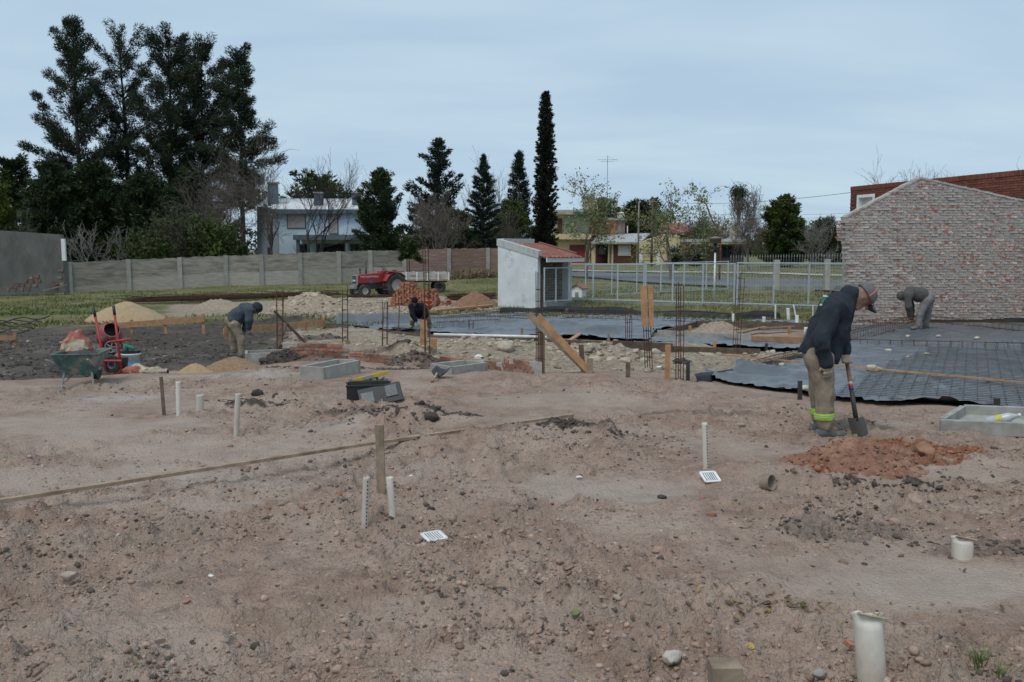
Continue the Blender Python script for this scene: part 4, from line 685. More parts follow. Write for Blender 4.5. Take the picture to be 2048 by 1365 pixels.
# ---- gable wall of smeared brick
mt['gable'] = M('mortar_smeared_brick', (.33, .15, .105), (.25, .115, .085), scale=14, rough=.95, bump=.7, bscale=45, rand=.25, c3=(.50, .455, .425), s3=9, p3=(.42, .6), bdist=.02)
mt['gable2'] = M('mortar_covered_brick', (.47, .42, .385), (.34, .295, .265), scale=10, rough=.95, bump=.7, bscale=40, rand=.14, bdist=.02, c3=(.32, .18, .135), s3=11, p3=(.56, .66))
mt['mortar'] = M('grey_mortar', (.50, .45, .41), (.30, .26, .235), scale=9, rough=.95, bump=.8, bscale=30, bdist=.03)
YG = 23.7; o_ = at(1697, 645, YG); ga = thing('brick_gable_wall', 'grey smeared brick gable wall with sloping top at the right', 'wall', o_)
pts = [at(1697, 660, YG), at(2500, 665, YG), at(2500, 505, YG), at(2048, 403, YG), at(1840, 357, YG), at(1690, 436, YG)]
mb = MB(); m = len(pts); mb.add(pts + [p + Vector((0, .3, 0)) for p in pts], [tuple(range(m)), tuple(range(2 * m - 1, m - 1, -1))] + [((i + 1) % m, i, m + i, m + (i + 1) % m) for i in range(m)]); mb.build('mortar_core', mt['mortar'], ga, o_)
def topz(x):
    q = [(pts[5].x, pts[5].z), (pts[4].x, pts[4].z), (pts[3].x, pts[3].z), (pts[2].x, pts[2].z)]; return float(np.interp(x, [a for a, b in q], [b for a, b in q]))
gb = [brickmesh('brick', .235, .05, .052, .009, s_) for s_ in range(5)]
for i_, g_ in enumerate(gb): g_.materials.append(mt['gable' if i_ < 2 else 'gable2'])
rg = random.Random(8); cand = []; z = pts[0].z + .03; row = 0; mats_of = []
while z < pts[4].z:
    x = pts[0].x + (.0 if row % 2 else -.12) + .125 + (pts[5].x - pts[0].x) * (z - pts[0].z) / (pts[5].z - pts[0].z)
    while x < pts[1].x - .2:
        if z + .03 < topz(x) - .02: cand.append((x + rg.uniform(-.02, .02), YG + .012 - rg.uniform(0, .016), z + rg.uniform(-.006, .006), rg.uniform(-.03, .03), rg.uniform(-.05, .05), rg.choice((0, 1, 2, 3, 4, 2, 3, 4)), rg.uniform(.8, 1.06)))
        x += .25
    z += .0685; row += 1
inview = [c for c in cand if c[0] < at(2060, 500, YG).x]; inview.sort(key=lambda c: c[0] ** 2 + (c[2] - CAMZ) ** 2); near = inview[:300]; ns = set(id(c) for c in near)
for c in near: share('brick', gb[c[5]], ga, (c[0] - o_.x, c[1] - o_.y, c[2] - o_.z), (0, c[3], c[4]), (c[6], 1, 1))
for mi in (0, 1):
    mb = MB()
    for c in cand:
        if id(c) in ns or (c[5] < 2) != (mi == 0): continue
        me = gb[c[5]]; Mx = Matrix.Rotation(c[4], 3, 'Z') @ Matrix.Rotation(c[3], 3, 'Y'); mb.add([Vector(c[:3]) + Mx @ Vector((q.co.x * c[6], q.co.y, q.co.z)) for q in me.vertices], [tuple(p.vertices) for p in me.polygons])
    b_ = mb.build('bricks', mt['gable' if mi == 0 else 'gable2'], ga, o_); b_['kind'] = 'stuff'
mb = MB()
for i in (5, 4, 3):
    a, b = pts[i], pts[i - 1]; n_ = 18
    for j in range(n_):
        p0, p1 = a.lerp(b, j / n_), a.lerp(b, (j + 1) / n_); mb.plank(p0 + Vector((0, .14, rg.uniform(.0, .02))), p1 + Vector((0, .14, rg.uniform(0, .02))), .34, .05)
mb.build('coping', mt['mortar'], ga, o_)
for k in range(8): share('brick', gb[0], ga, (pts[5].x - o_.x - .05 + rg.uniform(-.06, .02), .05, pts[5].z - o_.z - .1 - k * .07))
# ---- dark red brick building behind it
mt['deepred'] = M('deep_red_brick', (.21, .062, .036), (.135, .043, .028), scale=16, rough=.85, bump=.4, rand=.28)
Rl, Rr = at(1702, 374, 32.0), at(2048, 340, 25.2); Rr.z = Rl.z; wd_ = (Rr - Rl); ln_ = wd_.length; wd_ = wd_.normalized(); Rr = Rl + wd_ * (ln_ + 3.5); ln_ += 3.5; nb_ = Vector((-wd_.y, wd_.x, 0)); nb_ = nb_ if nb_.x > 0 else -nb_
o_ = Vector((Rl.x, Rl.y, -.3)); rbld = thing('red_brick_building', 'dark red brick building with white window behind the gable', 'building', o_)
mb = MB(); q = [Vector((Rl.x, Rl.y, -.5)), Vector((Rr.x, Rr.y, -.5)), Rr, Rl]; wa, wb_ = 0.35, 1.25; zwl, zwh = Rl.z - .98, Rl.z - .32
def wq(a, z): return Rl + wd_ * a + Vector((0, 0, z - Rl.z))
dm = M('dark_red_mortar', (.10, .035, .024), (.07, .028, .02), scale=8, rough=.95)
for a0, a1, z0, z1 in ((0, wa, -.5, Rl.z), (wb_, ln_, -.5, Rl.z), (wa, wb_, -.5, zwl), (wa, wb_, zwh, Rl.z)):
    mb = MB(); c4 = [wq(a0, z0), wq(a1, z0), wq(a1, z1), wq(a0, z1)]; mb.add(c4 + [p + nb_ * .25 for p in c4], [(0, 1, 2, 3), (7, 6, 5, 4), (0, 4, 5, 1), (1, 5, 6, 2), (2, 6, 7, 3), (3, 7, 4, 0)]); mb.build('wall', dm, rbld, o_)
mb = MB(); c4 = [Rl + Vector((0, 0, -Rl.z - .5)), Rl, Rl + nb_ * 5, Rl + nb_ * 5 + Vector((0, 0, -Rl.z - .5))]; mb.add(c4, [(0, 1, 2, 3)]); mb.build('end_wall', dm, rbld, o_)
mb = MB(); c4 = [wq(.1, Rl.z - .06), wq(ln_, Rl.z - .06)]; c4 = c4 + [c4[1] + nb_ * 5, c4[0] + nb_ * 5]; mb.add(c4, [(0, 1, 2, 3)]); mb.build('roof', mt['conc'], rbld, o_)
rbm = brickmesh('brick', .24, .06, .058, .004, 9); rbm.materials.append(mt['deepred']); rbm2 = brickmesh('brick', .075, .10, .15, .004, 10); rbm2.materials.append(mt['deepred'])
cand = []; az = math.atan2(wd_.y, wd_.x); z = Rl.z - .05; k = 0
for a in np.arange(.04, ln_, .085): cand.append((a, Rl.z - .075, 1))
z = Rl.z - .19; row = 0
while z > 1.4:
    for a in np.arange(.12 + (.125 if row % 2 else 0), ln_ - .1, .25):
        if not (wa - .12 < a < wb_ + .12 and zwl - .03 < z < zwh + .03): cand.append((a, z, 0))
    z -= .07; row += 1
vis = sorted([c for c in cand if c[1] > Rl.z - 1.3 and c[0] < ln_ - 3.3], key=lambda c: -c[0] - (c[1] - Rl.z) * .8)[:300]; vset = set(id(c) for c in vis); rest = MB()
for c in cand:
    q = wq(c[0], c[1]) + nb_ * (.022 + rg.uniform(-.004, .006)); me = rbm2 if c[2] else rbm
    if id(c) in vset: share('brick', me, rbld, q - o_, (0, 0, az))
    else: rest.add([q + rotz(az) @ p.co for p in me.vertices], [tuple(p.vertices) for p in me.polygons])
rest.build('bricks', mt['deepred'], rbld, o_)['kind'] = 'stuff'
wf = MB()
for a0, a1, z0, z1 in ((wa, wa + .1, zwl, zwh), (wb_ - .1, wb_, zwl, zwh), (wa + .1, wb_ - .1, zwh - .1, zwh), (wa + .1, wb_ - .1, zwl, zwl + .1)):
    c4 = [wq(a0, z0), wq(a1, z0), wq(a1, z1), wq(a0, z1)]; wf.add([p - nb_ * .02 for p in c4] + [p + nb_ * .3 for p in c4], [(0, 1, 2, 3), (7, 6, 5, 4), (0, 4, 5, 1), (1, 5, 6, 2), (2, 6, 7, 3), (3, 7, 4, 0)])
wfo = wf.build('window', mt['white'], rbld, o_); c4 = [wq(wa + .1, zwl + .1), wq(wb_ - .1, zwl + .1), wq(wb_ - .1, zwh - .1), wq(wa + .1, zwh - .1)]; mb = MB(); mb.add([p + nb_ * .2 for p in c4], [(0, 1, 2, 3)]); mb.build('blind', mt['white'], wfo, o_)
# ---- fences
def fence_run(pts, height, label, group=None, plinth=.3, ptop=0.0, mesh=True, extra_post=None, name='mesh_fence', mat='galv'):
    o_ = Vector(pts[0]); f = thing(name, label, 'fence', o_, 0, group)
    for i, p in enumerate(pts):
        MB().box(p + Vector((0, 0, height / 2 + ptop)), (.055, .055, height)).build('post', mt[mat], f, o_)
        if i == len(pts) - 1: break
        q = pts[i + 1]; d = (q - p).normalized()
        for zz in (ptop + .05, ptop + height - .03): MB().plank(p + d * .03 + Vector((0, 0, zz)), q - d * .03 + Vector((0, 0, zz)), .04, .045).build('rail', mt[mat], f, o_)
        mb = MB(); L = (q - p).length
        if mesh:
            for t in np.arange(.1, L - .05, .1): a = p + d * t; mb.tube([a + Vector((0, 0, ptop + .06)), a + Vector((0, 0, ptop + height - .05))], .0022, 3, cap=False)
            for zz in np.arange(ptop + .12, ptop + height - .05, .1): mb.tube([p + d * .03 + Vector((0, 0, zz)), q - d * .03 + Vector((0, 0, zz))], .0022, 3, cap=False)
            mb.build('wire_mesh', mt['galv'], f, o_)
        if plinth: MB().plank(p + Vector((0, 0, ptop - plinth / 2 - .01)), q + Vector((0, 0, ptop - plinth / 2 - .01)), .2, plinth).build('plinth', mt['mossconc'], f, o_)
    return f
mt['mossconc'] = M('mossy_concrete', (.27, .275, .24), (.19, .195, .17), scale=4, rough=.95, bump=.3, c3=(.13, .14, .11), s3=2)
fa, fb = (1140, 600, 36.4), (1694, 616, 31.0)
def fpt(px, dz=0):
    t = 0; lo, hi = 0.0, 1.0
    A, B = at(*fa), at(*fb)
    for _ in range(40):
        t = (lo + hi) / 2; q = A.lerp(B, t)
        if q.x / q.y * F_ * (1 / 1.0) + 1024 < px: lo = t
        else: hi = t
    return A.lerp(B, t)
fence_run([fpt(p) for p in (1141, 1186, 1235, 1287)], 1.52, 'grey mesh fence panels right beside the white shed', 'front mesh fence stretches', .42)
fence_run([fpt(p) for p in (1291, 1345, 1405, 1468)], 1.56, 'grey mesh fence panels in the middle of the front fence', 'front mesh fence stretches', .42)
fence_run([fpt(p) for p in (1474, 1547, 1617, 1690)], 1.60, 'grey mesh fence panels nearest the brick gable', 'front mesh fence stretches', .42)
q0, q1 = su(-.2, .25, .72), fpt(1136); q1 = Vector((q1.x, q1.y, q0.z)); fence_run([su(-.25, .1, .35), su(-.25, .8, .35), su(-.25, 1.75, .35)], 1.35, 'short grey mesh frame in front of the shed brickwork', 'front mesh fence stretches', .5)
pA, pB, pC = at(1171, 594, 40.5), at(1455, 580, 45.5), at(1700, 578, 44.5)
def lerps(a, b, n): return [a.lerp(b, i / n) for i in range(n + 1)]
fence_run(lerps(pA, pB, 6), 1.5, 'grey mesh fence at the back of the lawn along the road', None, .4)
sp = thing('spear_fence', 'spear topped fence with concrete pillars left of the gable', 'fence', pB)
MB().plank(pB - Vector((0, 0, .05)), pC - Vector((0, 0, .05)), .2, .45).build('plinth', mt['mossconc'], sp, pB)
for px, t in ((1552, .40), (1653, .81)): MB().box(pB.lerp(pC, t) + Vector((0, 0, .72)), (.26, .26, 1.6)).build('pillar', M('pillar_concrete', (.40, .365, .315), scale=4, rough=.95), sp, pB)
for zz in (.35, 1.25): MB().plank(pB + Vector((0, 0, zz)), pC + Vector((0, 0, zz)), .03, .04).build('rail', mt['greymetal'], sp, pB)
sm = MB(); sm.tube([(0, 0, 0), (0, 0, 1.5)], .011, 4); sm.lathe([(.004, 1.46), (.026, 1.52), (.004, 1.66)], n=4); sme = sm.build('spear_bar', mt['greymetal'], sp); nsp = int((pC - pB).length / .13)
for k in range(1, nsp):
    q = pB.lerp(pC, k / nsp) - pB + Vector((0, 0, .15))
    if k == 1: sme.location = q
    else: share('spear_bar', sme, sp, q)
rp_ = at(1691, 615, 31.5); tag(MB().tube([rp_, rp_ + Vector((0, 0, 1.7))], .04, 8).build('rusty_post', mt['rust']), 'rusty upright tube between fence and brick gable', 'post')
# little shrine
sq = at(1158, 600, 38.9); hs = thing('shrine', 'tiny white house shaped shrine with tiled roof on the lawn', 'shrine', sq, R(-25))
MB().prism([(-.24, 0), (.24, 0), (.24, .5), (0, .66), (-.24, .5)], (0, -.28, 0), (1, 0, 0), (0, 0, 1), (0, 1, 0), .56).build('wall', mt['white'], hs)
for s_ in (-1, 1):
    ro = MB().plank((s_ * .165, -.36, .6), (s_ * .165, .36, .6), .4, .03, (s_ * .55, 0, 1)).build('roof', mt['tile'], hs)
MB().box((0, -.285, .2), (.16, .02, .3)).build('door', mt['greymetal'], hs)
# ---- poles, lamps, aerial, wires
def pole(px, toppy, Y, r, mat, label, name='utility_pole', cat='pole', lean=0, group=None):
    b = base_at(px, Y); t = at(px, toppy, Y).z - b.z; th_ = thing(name, label, cat, b, 0, group); MB().tube([(0, 0, 0), (lean * .5, 0, t * .5), (lean, 0, t)], [r, r * .85, r * .7], 8).build('shaft', mt[mat], th_, smooth=True); return th_, t
t1, z1 = pole(1302, 398, 92, .13, 'bark', 'thicker wooden utility pole in front of the low house', group='wooden utility poles')
MB().plank((-.5, -.1, z1 - .3), (.5, -.1, z1 - .3), .08, .1).build('crossarm', mt['oldwood'], t1)
t2, z2 = pole(1275, 404, 98, .12, 'palebark', 'grey utility pole left of the thicker one', group='wooden utility poles'); MB().box((.2, -.15, z2 * .45), (.3, .2, .4)).build('meter_box', mt['greymetal'], t2)
pole(1405, 430, 104, .1, 'bark', 'thin dark pole behind the orange lamp pole', group='wooden utility poles')
b = base_at(1438, 60); ol = thing('street_lamp', 'orange curved steel street lamp pole leaning left at the top', 'street lamp', b); mt['orange'] = M('rusty_orange_paint', (.33, .10, .045), (.22, .075, .04), scale=6, rough=.8)
zt_ = at(1438, 470, 60).z - b.z; q1 = at(1424, 440, 60) - b; q2 = at(1412, 408, 60) - b; q3 = at(1402, 401, 60) - b
MB().tube([(0, 0, 0), (0, 0, zt_), q1, q2, q3], [.075, .07, .06, .05, .045], 8).build('shaft', mt['orange'], ol, smooth=True); MB().box(q3 + Vector((-.25, 0, 0)), (.5, .16, .1)).build('lamp_head', mt['greymetal'], ol, bevel=.02)
b = at(1428, 607, 34.2); gl = thing('garden_lamp', 'lawn lamp with brown mushroom cap on white post behind fence', 'lamp', b); zz = at(1428, 505, 34.2).z - b.z
MB().tube([(0, 0, 0), (0, 0, zz)], .035, 8).build('post', mt['white'], gl, smooth=True); MB().lathe([(.06, zz), (.085, zz + .05), (.07, zz + .33), (.05, zz + .34)], n=12).build('lantern', mt['black'], gl, smooth=True)
MB().lathe([(.02, zz + .33), (.2, zz + .36), (.23, zz + .50), (.27, zz + .52), (.26, zz + .56), (.05, zz + .62)], n=16).build('cap', M('brown_cap', (.20, .15, .12), scale=5, rough=.6), gl, smooth=True); MB().box((0, 0, .02), (.25, .25, .06)).build('base', mt['brick'], gl)
b = at(1214, 425, 112); an = thing('television_aerial', 'tall thin television aerial above the yellow house', 'aerial', b); zt_ = at(1214, 312, 112).z - b.z
MB().tube([(0, 0, 0), (0, 0, zt_)], .035, 5).build('mast', mt['greymetal'], an)
for zz, l in ((zt_ * .93, 1.3), (zt_ * .90, .9)): MB().tube([(-l, 0, zz), (l, .1, zz)], .022, 4).build('boom', mt['greymetal'], an)
for k in range(6): MB().tube([(-1.1 + k * .42, -.35, zt_ * .93), (-1.1 + k * .42, .35, zt_ * .93)], .014, 3).build('element', mt['greymetal'], an)
MB().tube([(0, 0, zt_ * .99), (1.1, 0, zt_ * .92)], .014, 3).build('stay', mt['greymetal'], an)
def wire(a, b, sag, r, label, grp='overhead wires'):
    a, b = Vector(a), Vector(b); mb = MB(); mb.tube([a.lerp(b, i / 20) + Vector((0, 0, -sag * 4 * (i / 20) * (1 - i / 20))) for i in range(21)], r, 3, cap=False); tag(mb.build('overhead_wire', mt['darkmetal']), label, 'wire', grp)
wire(at(1302, 402, 92), at(1760, 378, 46), .5, .016, 'topmost overhead wire running from the thick pole to the right'); wire(at(1060, 424, 95), at(1302, 404, 92), .5, .016, 'overhead wire from the cypress to the thick pole')
for k, (p0, p1) in enumerate((((1275, 424), (1720, 426)), ((1275, 432), (1720, 433)), ((1275, 438), (1720, 440)))): wire(at(*p0, 100), at(*p1, 96), .3, .014, ['upper', 'middle', 'lowest'][k] + ' of three level wires left of the gable')
# ------------------------------------------------------------------ building site: heaps
HEAPS = {}
def heap(name, px, bpy_, wpx, toppy, label, c1, c2, cat='heap', seed=0, ry=.6, rough=.05, lump=.0, shape=1.0, scale=12, bscale=60, c3=None, n=80):
    c = P(px, bpy_); c.y += wpx * c.y / F_ * .5 * ry; c.z = gz(c.x, c.y); rx = wpx * c.y / F_ / 2; ryy = rx * ry; H = at(px, toppy, c.y).z - c.z
    a = np.linspace(-1.15, 1.15, n); X, Yy = np.meshgrid(a, a); r = np.sqrt(X ** 2 + Yy ** 2); ang = np.arctan2(Yy, X); rr = r * (1 + .16 * (vnoise(ang * 1.3 + 10, ang * 0 + seed, seed) - .5))
    h = np.clip(1 - rr ** 1.15, 0, 1) ** shape; h = h * (1.0 + .3 * (fbm(X * 2.5 + seed, Yy * 2.5, seed, 3) - .5)); h = h / h.max() * H
    wx, wy = c.x + X * rx, c.y + Yy * ryy; g = base_h(wx, wy) - c.z + sum(0 for _ in ())
    nz = worley(wx, wy, 6, seed + 55, .6) * lump * 5 + worley(wx, wy, 12, seed + 60, .8) * lump * 8 + worley(wx, wy, 26, seed + 70, .85) * lump * 8 + (fbm(wx * 6, wy * 6, seed + 3, 3) - .5) * rough * 2 + 0 * np.maximum(fbm(wx * 9, wy * 9, seed + 5, 2) - .55, 0) * lump * 3
    z = h + nz * np.clip(h / (.2 * H), 0, 1) + (gz(c.x, c.y) - c.z) - .03 - sstep(.95, 1.15, r) * .25
    V = np.stack([X * rx, Yy * ryy, z], -1).reshape(-1, 3); id_ = np.arange(n * n).reshape(n, n); Fh = np.stack([id_[:-1, :-1], id_[:-1, 1:], id_[1:, 1:], id_[1:, :-1]], -1).reshape(-1, 4)
    o = npmesh(name, V, Fh, M(name + '_' + str(seed), c1, c2, scale=scale, rough=.95, bump=.5, bscale=bscale, bdist=.03, rand=0, c3=c3, s3=2.5), smooth=True); o.location = c; HEAPS[name + str(seed)] = np.concatenate([V + np.array(c), h.reshape(-1, 1)], 1); return tag(o, label, cat)
heap('sand_heap', 226, 646, 172, 601, 'large smooth tan sand heap at the left', (.42, .30, .18), (.35, .245, .145), seed=1, ry=.7, rough=.02, shape=.8)
heap('earth_heap', 612, 622, 190, 582, 'large pale caliche earth heap left of the tractor', (.36, .29, .215), (.25, .19, .14), seed=2, ry=.6, rough=.07, lump=.06, c3=(.44, .37, .28))
heap('earth_heap', 428, 620, 120, 597, 'low pale caliche earth heap behind the stooping worker', (.36, .29, .215), (.26, .2, .15), seed=3, ry=.6, rough=.06, lump=.05)
heap('soil_heap', 950, 616, 110, 580, 'red brown soil heap left of the white shed', (.26, .145, .09), (.18, .1, .065), seed=4, ry=.7, rough=.06, lump=.05)
heap('gravel_heap', 455, 742, 150, 709, 'small brown gravel heap beside the stooping worker', (.36, .235, .135), (.17, .11, .07), seed=5, ry=.6, rough=.03, scale=45, bscale=90)
heap('sand_heap', 385, 745, 90, 724, 'thin spill of yellow sand left of the gravel heap', (.42, .30, .17), (.34, .24, .14), seed=6, ry=.5, rough=.02)
heap('spoil_heap', 560, 727, 100, 694, 'dark lumpy spoil heap beside the half buried concrete box', (.075, .058, .048), (.035, .028, .024), seed=7, ry=.7, rough=.05, lump=.09, c3=(.15, .115, .09))
heap('spoil_heap', 825, 735, 130, 698, 'dark pinkish spoil heap behind the tool box', (.17, .12, .098), (.06, .048, .04), seed=8, ry=.6, rough=.05, lump=.09, c3=(.26, .18, .145))
heap('rubble_heap', 1445, 668, 130, 640, 'small pinkish rubble heap inside the timber formwork', (.36, .27, .21), (.25, .185, .14), seed=9, ry=.6, rough=.07, lump=.06)
heap('earth_heap', 1200, 712, 190, 684, 'low pale heap of caliche lumps in front of the black sheeting', (.36, .30, .23), (.22, .17, .125), seed=10, ry=.4, rough=.05, lump=.07, c3=(.46, .40, .31))
heap('earth_heap', 950, 700, 200, 676, 'long pale bank of caliche behind the brick footing', (.36, .295, .22), (.23, .18, .13), seed=12, ry=.35, rough=.05, lump=.06, c3=(.45, .385, .29))
heap('red_soil_heap', 1750, 958, 310, 868, 'fresh red soil heap by the man with the shovel', (.30, .155, .10), (.18, .09, .058), seed=11, ry=.75, rough=.05, lump=.11, shape=1.5, c3=(.33, .19, .125), n=170)
# ------------------------------------------------------------------ black plastic sheeting
mt['sheet'] = M('black_polythene', (.11, .118, .13), (.075, .08, .09), scale=3, rough=.33, bump=.25, bscale=12, bdist=.03, rand=.05, spec=.85, c3=(.17, .155, .14), s3=1.2, p3=(.55, .8))  # base colour lifted to blue-grey to carry some of the sky reflection
mt['sheetb'] = M('black_polythene_fold', (.013, .013, .014), (.009, .009, .01), scale=3, rough=.5, bump=.2, rand=.05)
def sheeting(poly_px, zg, label, step, folds=(), seed=0, lift=.025, stretch=(1.0, 2.6)):
    poly = PW(poly_px, zg); xs = [p[0] for p in poly]; ys = [p[1] for p in poly]; gx = np.arange(min(xs), max(xs), step); gy = np.arange(min(ys), max(ys), step * 1.3); X, Y = np.meshgrid(gx, gy)
    d = polydist(X.ravel(), Y.ravel(), poly).reshape(X.shape); z = base_h(X.ravel(), Y.ravel()).reshape(X.shape) + lift - .02
    w = fbm(X * stretch[0] + seed, Y * stretch[1] + .5 * np.sin(X), seed, 4); z = z + (1 - np.abs(2 * w - 1)) ** 3 * .045 + (fbm(X * .5, Y * .5, seed + 7, 2) - .5) * .035 + (fbm(X * 5, Y * 5, seed + 3, 2) - .5) * .012 + (1 - np.abs(2 * fbm(X * 2.2 + Y * .8, Y * 3.1 - X * .6, seed + 13, 3) - 1)) ** 4 * .028
    for fx, fy, rx, ry, hh_, an in folds:
        g = G(fx, fy, zg); ax, ay = X - g.x, Y - g.y; ca, sa = math.cos(an), math.sin(an); a_, b_ = ax * ca + ay * sa, -ax * sa + ay * ca; z = z + hh_ * np.exp(-(a_ / rx) ** 2 - (b_ / ry) ** 2)
    z = z + .018 * np.exp(-(d / .12) ** 2) * (fbm(X * 2, Y * 2, seed + 9, 2)) * 2
    keep = d < .02; id_ = np.arange(X.size).reshape(X.shape); k = keep[:-1, :-1] & keep[1:, :-1] & keep[:-1, 1:] & keep[1:, 1:]
    Fq = np.stack([id_[:-1, :-1], id_[:-1, 1:], id_[1:, 1:], id_[1:, :-1]], -1)[k]; used = np.unique(Fq); rm = np.zeros(X.size, np.int64); rm[used] = np.arange(len(used)); V = np.stack([X, Y, z], -1).reshape(-1, 3)[used]
    o = npmesh('plastic_sheet', V, rm[Fq], mt['sheet'], smooth=True); return tag(o, label, 'plastic sheet', 'black plastic sheets over the foundation')
sheeting([(1402, 763), (1520, 782), (1640, 803), (1880, 824), (2100, 834), (2500, 846), (2500, 650), (1860, 646), (1700, 652), (1690, 690), (1612, 716), (1500, 742)], -.2, 'widest black plastic sheet under the rebar mat at right', .055, [(1480, 748, .9, .14, .16, -.55), (1390, 760, .8, .1, .12, -.5), (1650, 705, .6, .1, .08, .3)], 1)
sheeting([(1470, 642), (1690, 644), (1690, 654), (1686, 690), (1614, 712), (1520, 704), (1300, 691), (1300, 680), (1620, 690), (1625, 650)], -.38, 'black plastic sheet around the timber box with white pipes', .06, [], 2)
sheeting([(650, 650), (740, 641), (860, 633), (1000, 626), (1300, 632), (1470, 641), (1400, 645), (1312, 668), (1300, 690), (1180, 685), (1080, 680), (860, 671)], -.45, 'long black plastic sheet in front of the white shed', .07, [(740, 646, 2.6, .22, .26, .25), (1110, 655, .9, .35, .20, -.3), (1200, 672, 1.3, .2, .16, -.1), (900, 657, 1.4, .14, .15, .1), (1030, 650, .9, .14, .14, -.1), (960, 668, 1.5, .1, .08, .05)], 3)
def strip_up(pts, h0, label, seed, mat='sheetb', name='sheet_upstand'):
    mb = MB(); vs = []; fs = []; rr = random.Random(seed); seg = []
    for i in range(len(pts) - 1):
        L = (pts[i + 1] - pts[i]).length; k = max(2, int(L / .18))
        seg += [pts[i].lerp(pts[i + 1], j / k) for j in range(k)]
    seg.append(pts[-1]); n = len(seg)
    for i, p in enumerate(seg):
        w_ = h0 * (.65 + .7 * vnoise(np.array([i * .13]), np.array([seed * 1.0]), seed)[0]); o1 = rr.uniform(-.03, .03)
        vs += [p + Vector((o1, -.06 + rr.uniform(-.02, .02), -.03)), p + Vector((o1, rr.uniform(-.02, .02), w_ * .5)), p + Vector((0, .05 + rr.uniform(-.03, .03), w_)), p + Vector((0, .14, w_ * .8))]
    for i in range(n - 1):
        for j in range(3): fs.append((i * 4 + j, i * 4 + 4 + j, i * 4 + 5 + j, i * 4 + 1 + j))
    mb.add(vs, fs); return tag(mb.build(name, mt[mat], smooth=True), label, 'plastic sheet', 'black plastic edges turned up')
strip_up([P(1000, 630), P(1130, 626), P(1300, 632), P(1450, 636), P(1560, 640)], .2, 'black plastic turned up along the foot of shed and fence', 4)
strip_up([P(1700, 648), P(1840, 646), P(2100, 646)], .1, 'black plastic turned up along the foot of the gable', 5)
strip_up([P(1390, 766), P(1500, 744), P(1612, 716)], .09, 'raised black plastic edge left of the rebar mat', 6)
strip_up([P(650, 653), P(760, 660), P(860, 672)], .12, 'dark plastic edge at the left end of the long sheet', 7)
# ------------------------------------------------------------------ timber
def plk(px0, py0, px1, py1, wd, th, mat, label, z0=.0, z1=None, name='board', cat='board', up=(0, 0, 1), group=None):
    a = P(px0, py0); b = P(px1, py1); a.z += z0; b.z += z0 if z1 is None else z1; return tag(MB().plank(a, b, wd, th, up).build(name, mt[mat], bevel=.002), label, cat, group)
def stake(px, bpy_, tpy, wd, mat, label, lean=0, name='stake', th=None, group='wooden stakes'):
    b = P(px, bpy_); t = at(px + lean, tpy, b.y); mb = MB(); mb.plank(b - Vector((0, 0, .1)), t, wd, th or wd * .5, (0, -1, 0)); return tag(mb.build(name, mt[mat], bevel=.002), label, 'stake', group)
def board_on(px0, py0, px1, py1, h, mat, label, th=.025, group='formwork boards', top=True):    # upright board; the given places are its top corners
    a = P(px0, py0); b = P(px1, py1); return tag(MB().plank(a + Vector((0, 0, h / 2)), b + Vector((0, 0, h / 2)), th, h).build('formwork_board', mt[mat], bevel=.002), label, 'board', group)
def profile(px0, b0, t0, px1, b1, t1, h, label, posts, lab2, ext=.02):   # profile board nailed to posts
    A, B = P(px0, b0), P(px1, b1); th_ = thing('profile_frame', label, 'timber frame', A); ta, tb = at(px0, t0, A.y), at(px1, t1, B.y)
    MB().plank(ta - Vector((0, 0, h / 2)), tb - Vector((0, 0, h / 2)), .025, h).build('rail', mt['wood'], th_, A)
    for px in posts:
        t = (px - px0) / (px1 - px0); q = A.lerp(B, t); top = ta.lerp(tb, t); q = Vector((top.x, top.y + .04, gz(top.x, top.y) - .05)); MB().box((q + Vector((q.x, q.y, top.z + .05))) / 2, (.07, .04, top.z + .05 - q.z)).build('post', mt['wood'], th_, A)
profile(236, 668, 646, 408, 668, 633, .14, 'long timber profile board in front of the sand heap', (262, 330, 405), '')
profile(447, 680, 657, 650, 657, 640, .15, 'timber profile board behind the stooping worker', (451, 605, 645), '')
profile(-60, 694, 672, 32, 692, 671, .10, 'short timber frame at the left edge in the mud', (28,), '')
plk(725, 607, 782, 604, .2, .05, 'wood', 'orange plank lying left of the brick pile'); plk(868, 625, 990, 613, .25, .08, 'wood', 'long plank at the foot of the red brown soil heap', .05)
stake(1083, 747, 655, .10, 'oldwood', 'grey upright post under the crossed braces', group=None)
a, b = P(1083, 748), P(1178, 747); t = at(1056, 628, a.y - .02); tag(MB().plank(b, t, .09, .03, (0, -1, 0)).build('brace', mt['oldwood']), 'grey slanting brace board behind the paler one', 'board', 'slanting brace boards')
t = at(1076, 632, a.y - .35); tag(MB().plank(b + Vector((.03, -.1, 0)), t, .09, .03, (0, -1, 0)).build('brace', mt['wood']), 'pale slanting brace board in the middle of the site', 'board', 'slanting brace boards')
plk(1111, 702, 1160, 678, .1, .03, 'wood', 'short plank tilted on the caliche lumps', .02, .12); plk(1200, 686, 1226, 688, .12, .03, 'wood', 'orange offcut on the edge of the black sheet', .03)
stake(1168, 746, 690, .07, 'darkwood', 'dark stake right of the slanting braces', -6); stake(1180, 748, 717, .08, 'oldwood', 'short grey stake beside the dark one'); stake(1256, 756, 725, .06, 'darkwood', 'short dark stake on the pink edge'); stake(1334, 760, 690, .07, 'wood', 'pale tall stake left of the rebar column', 2)
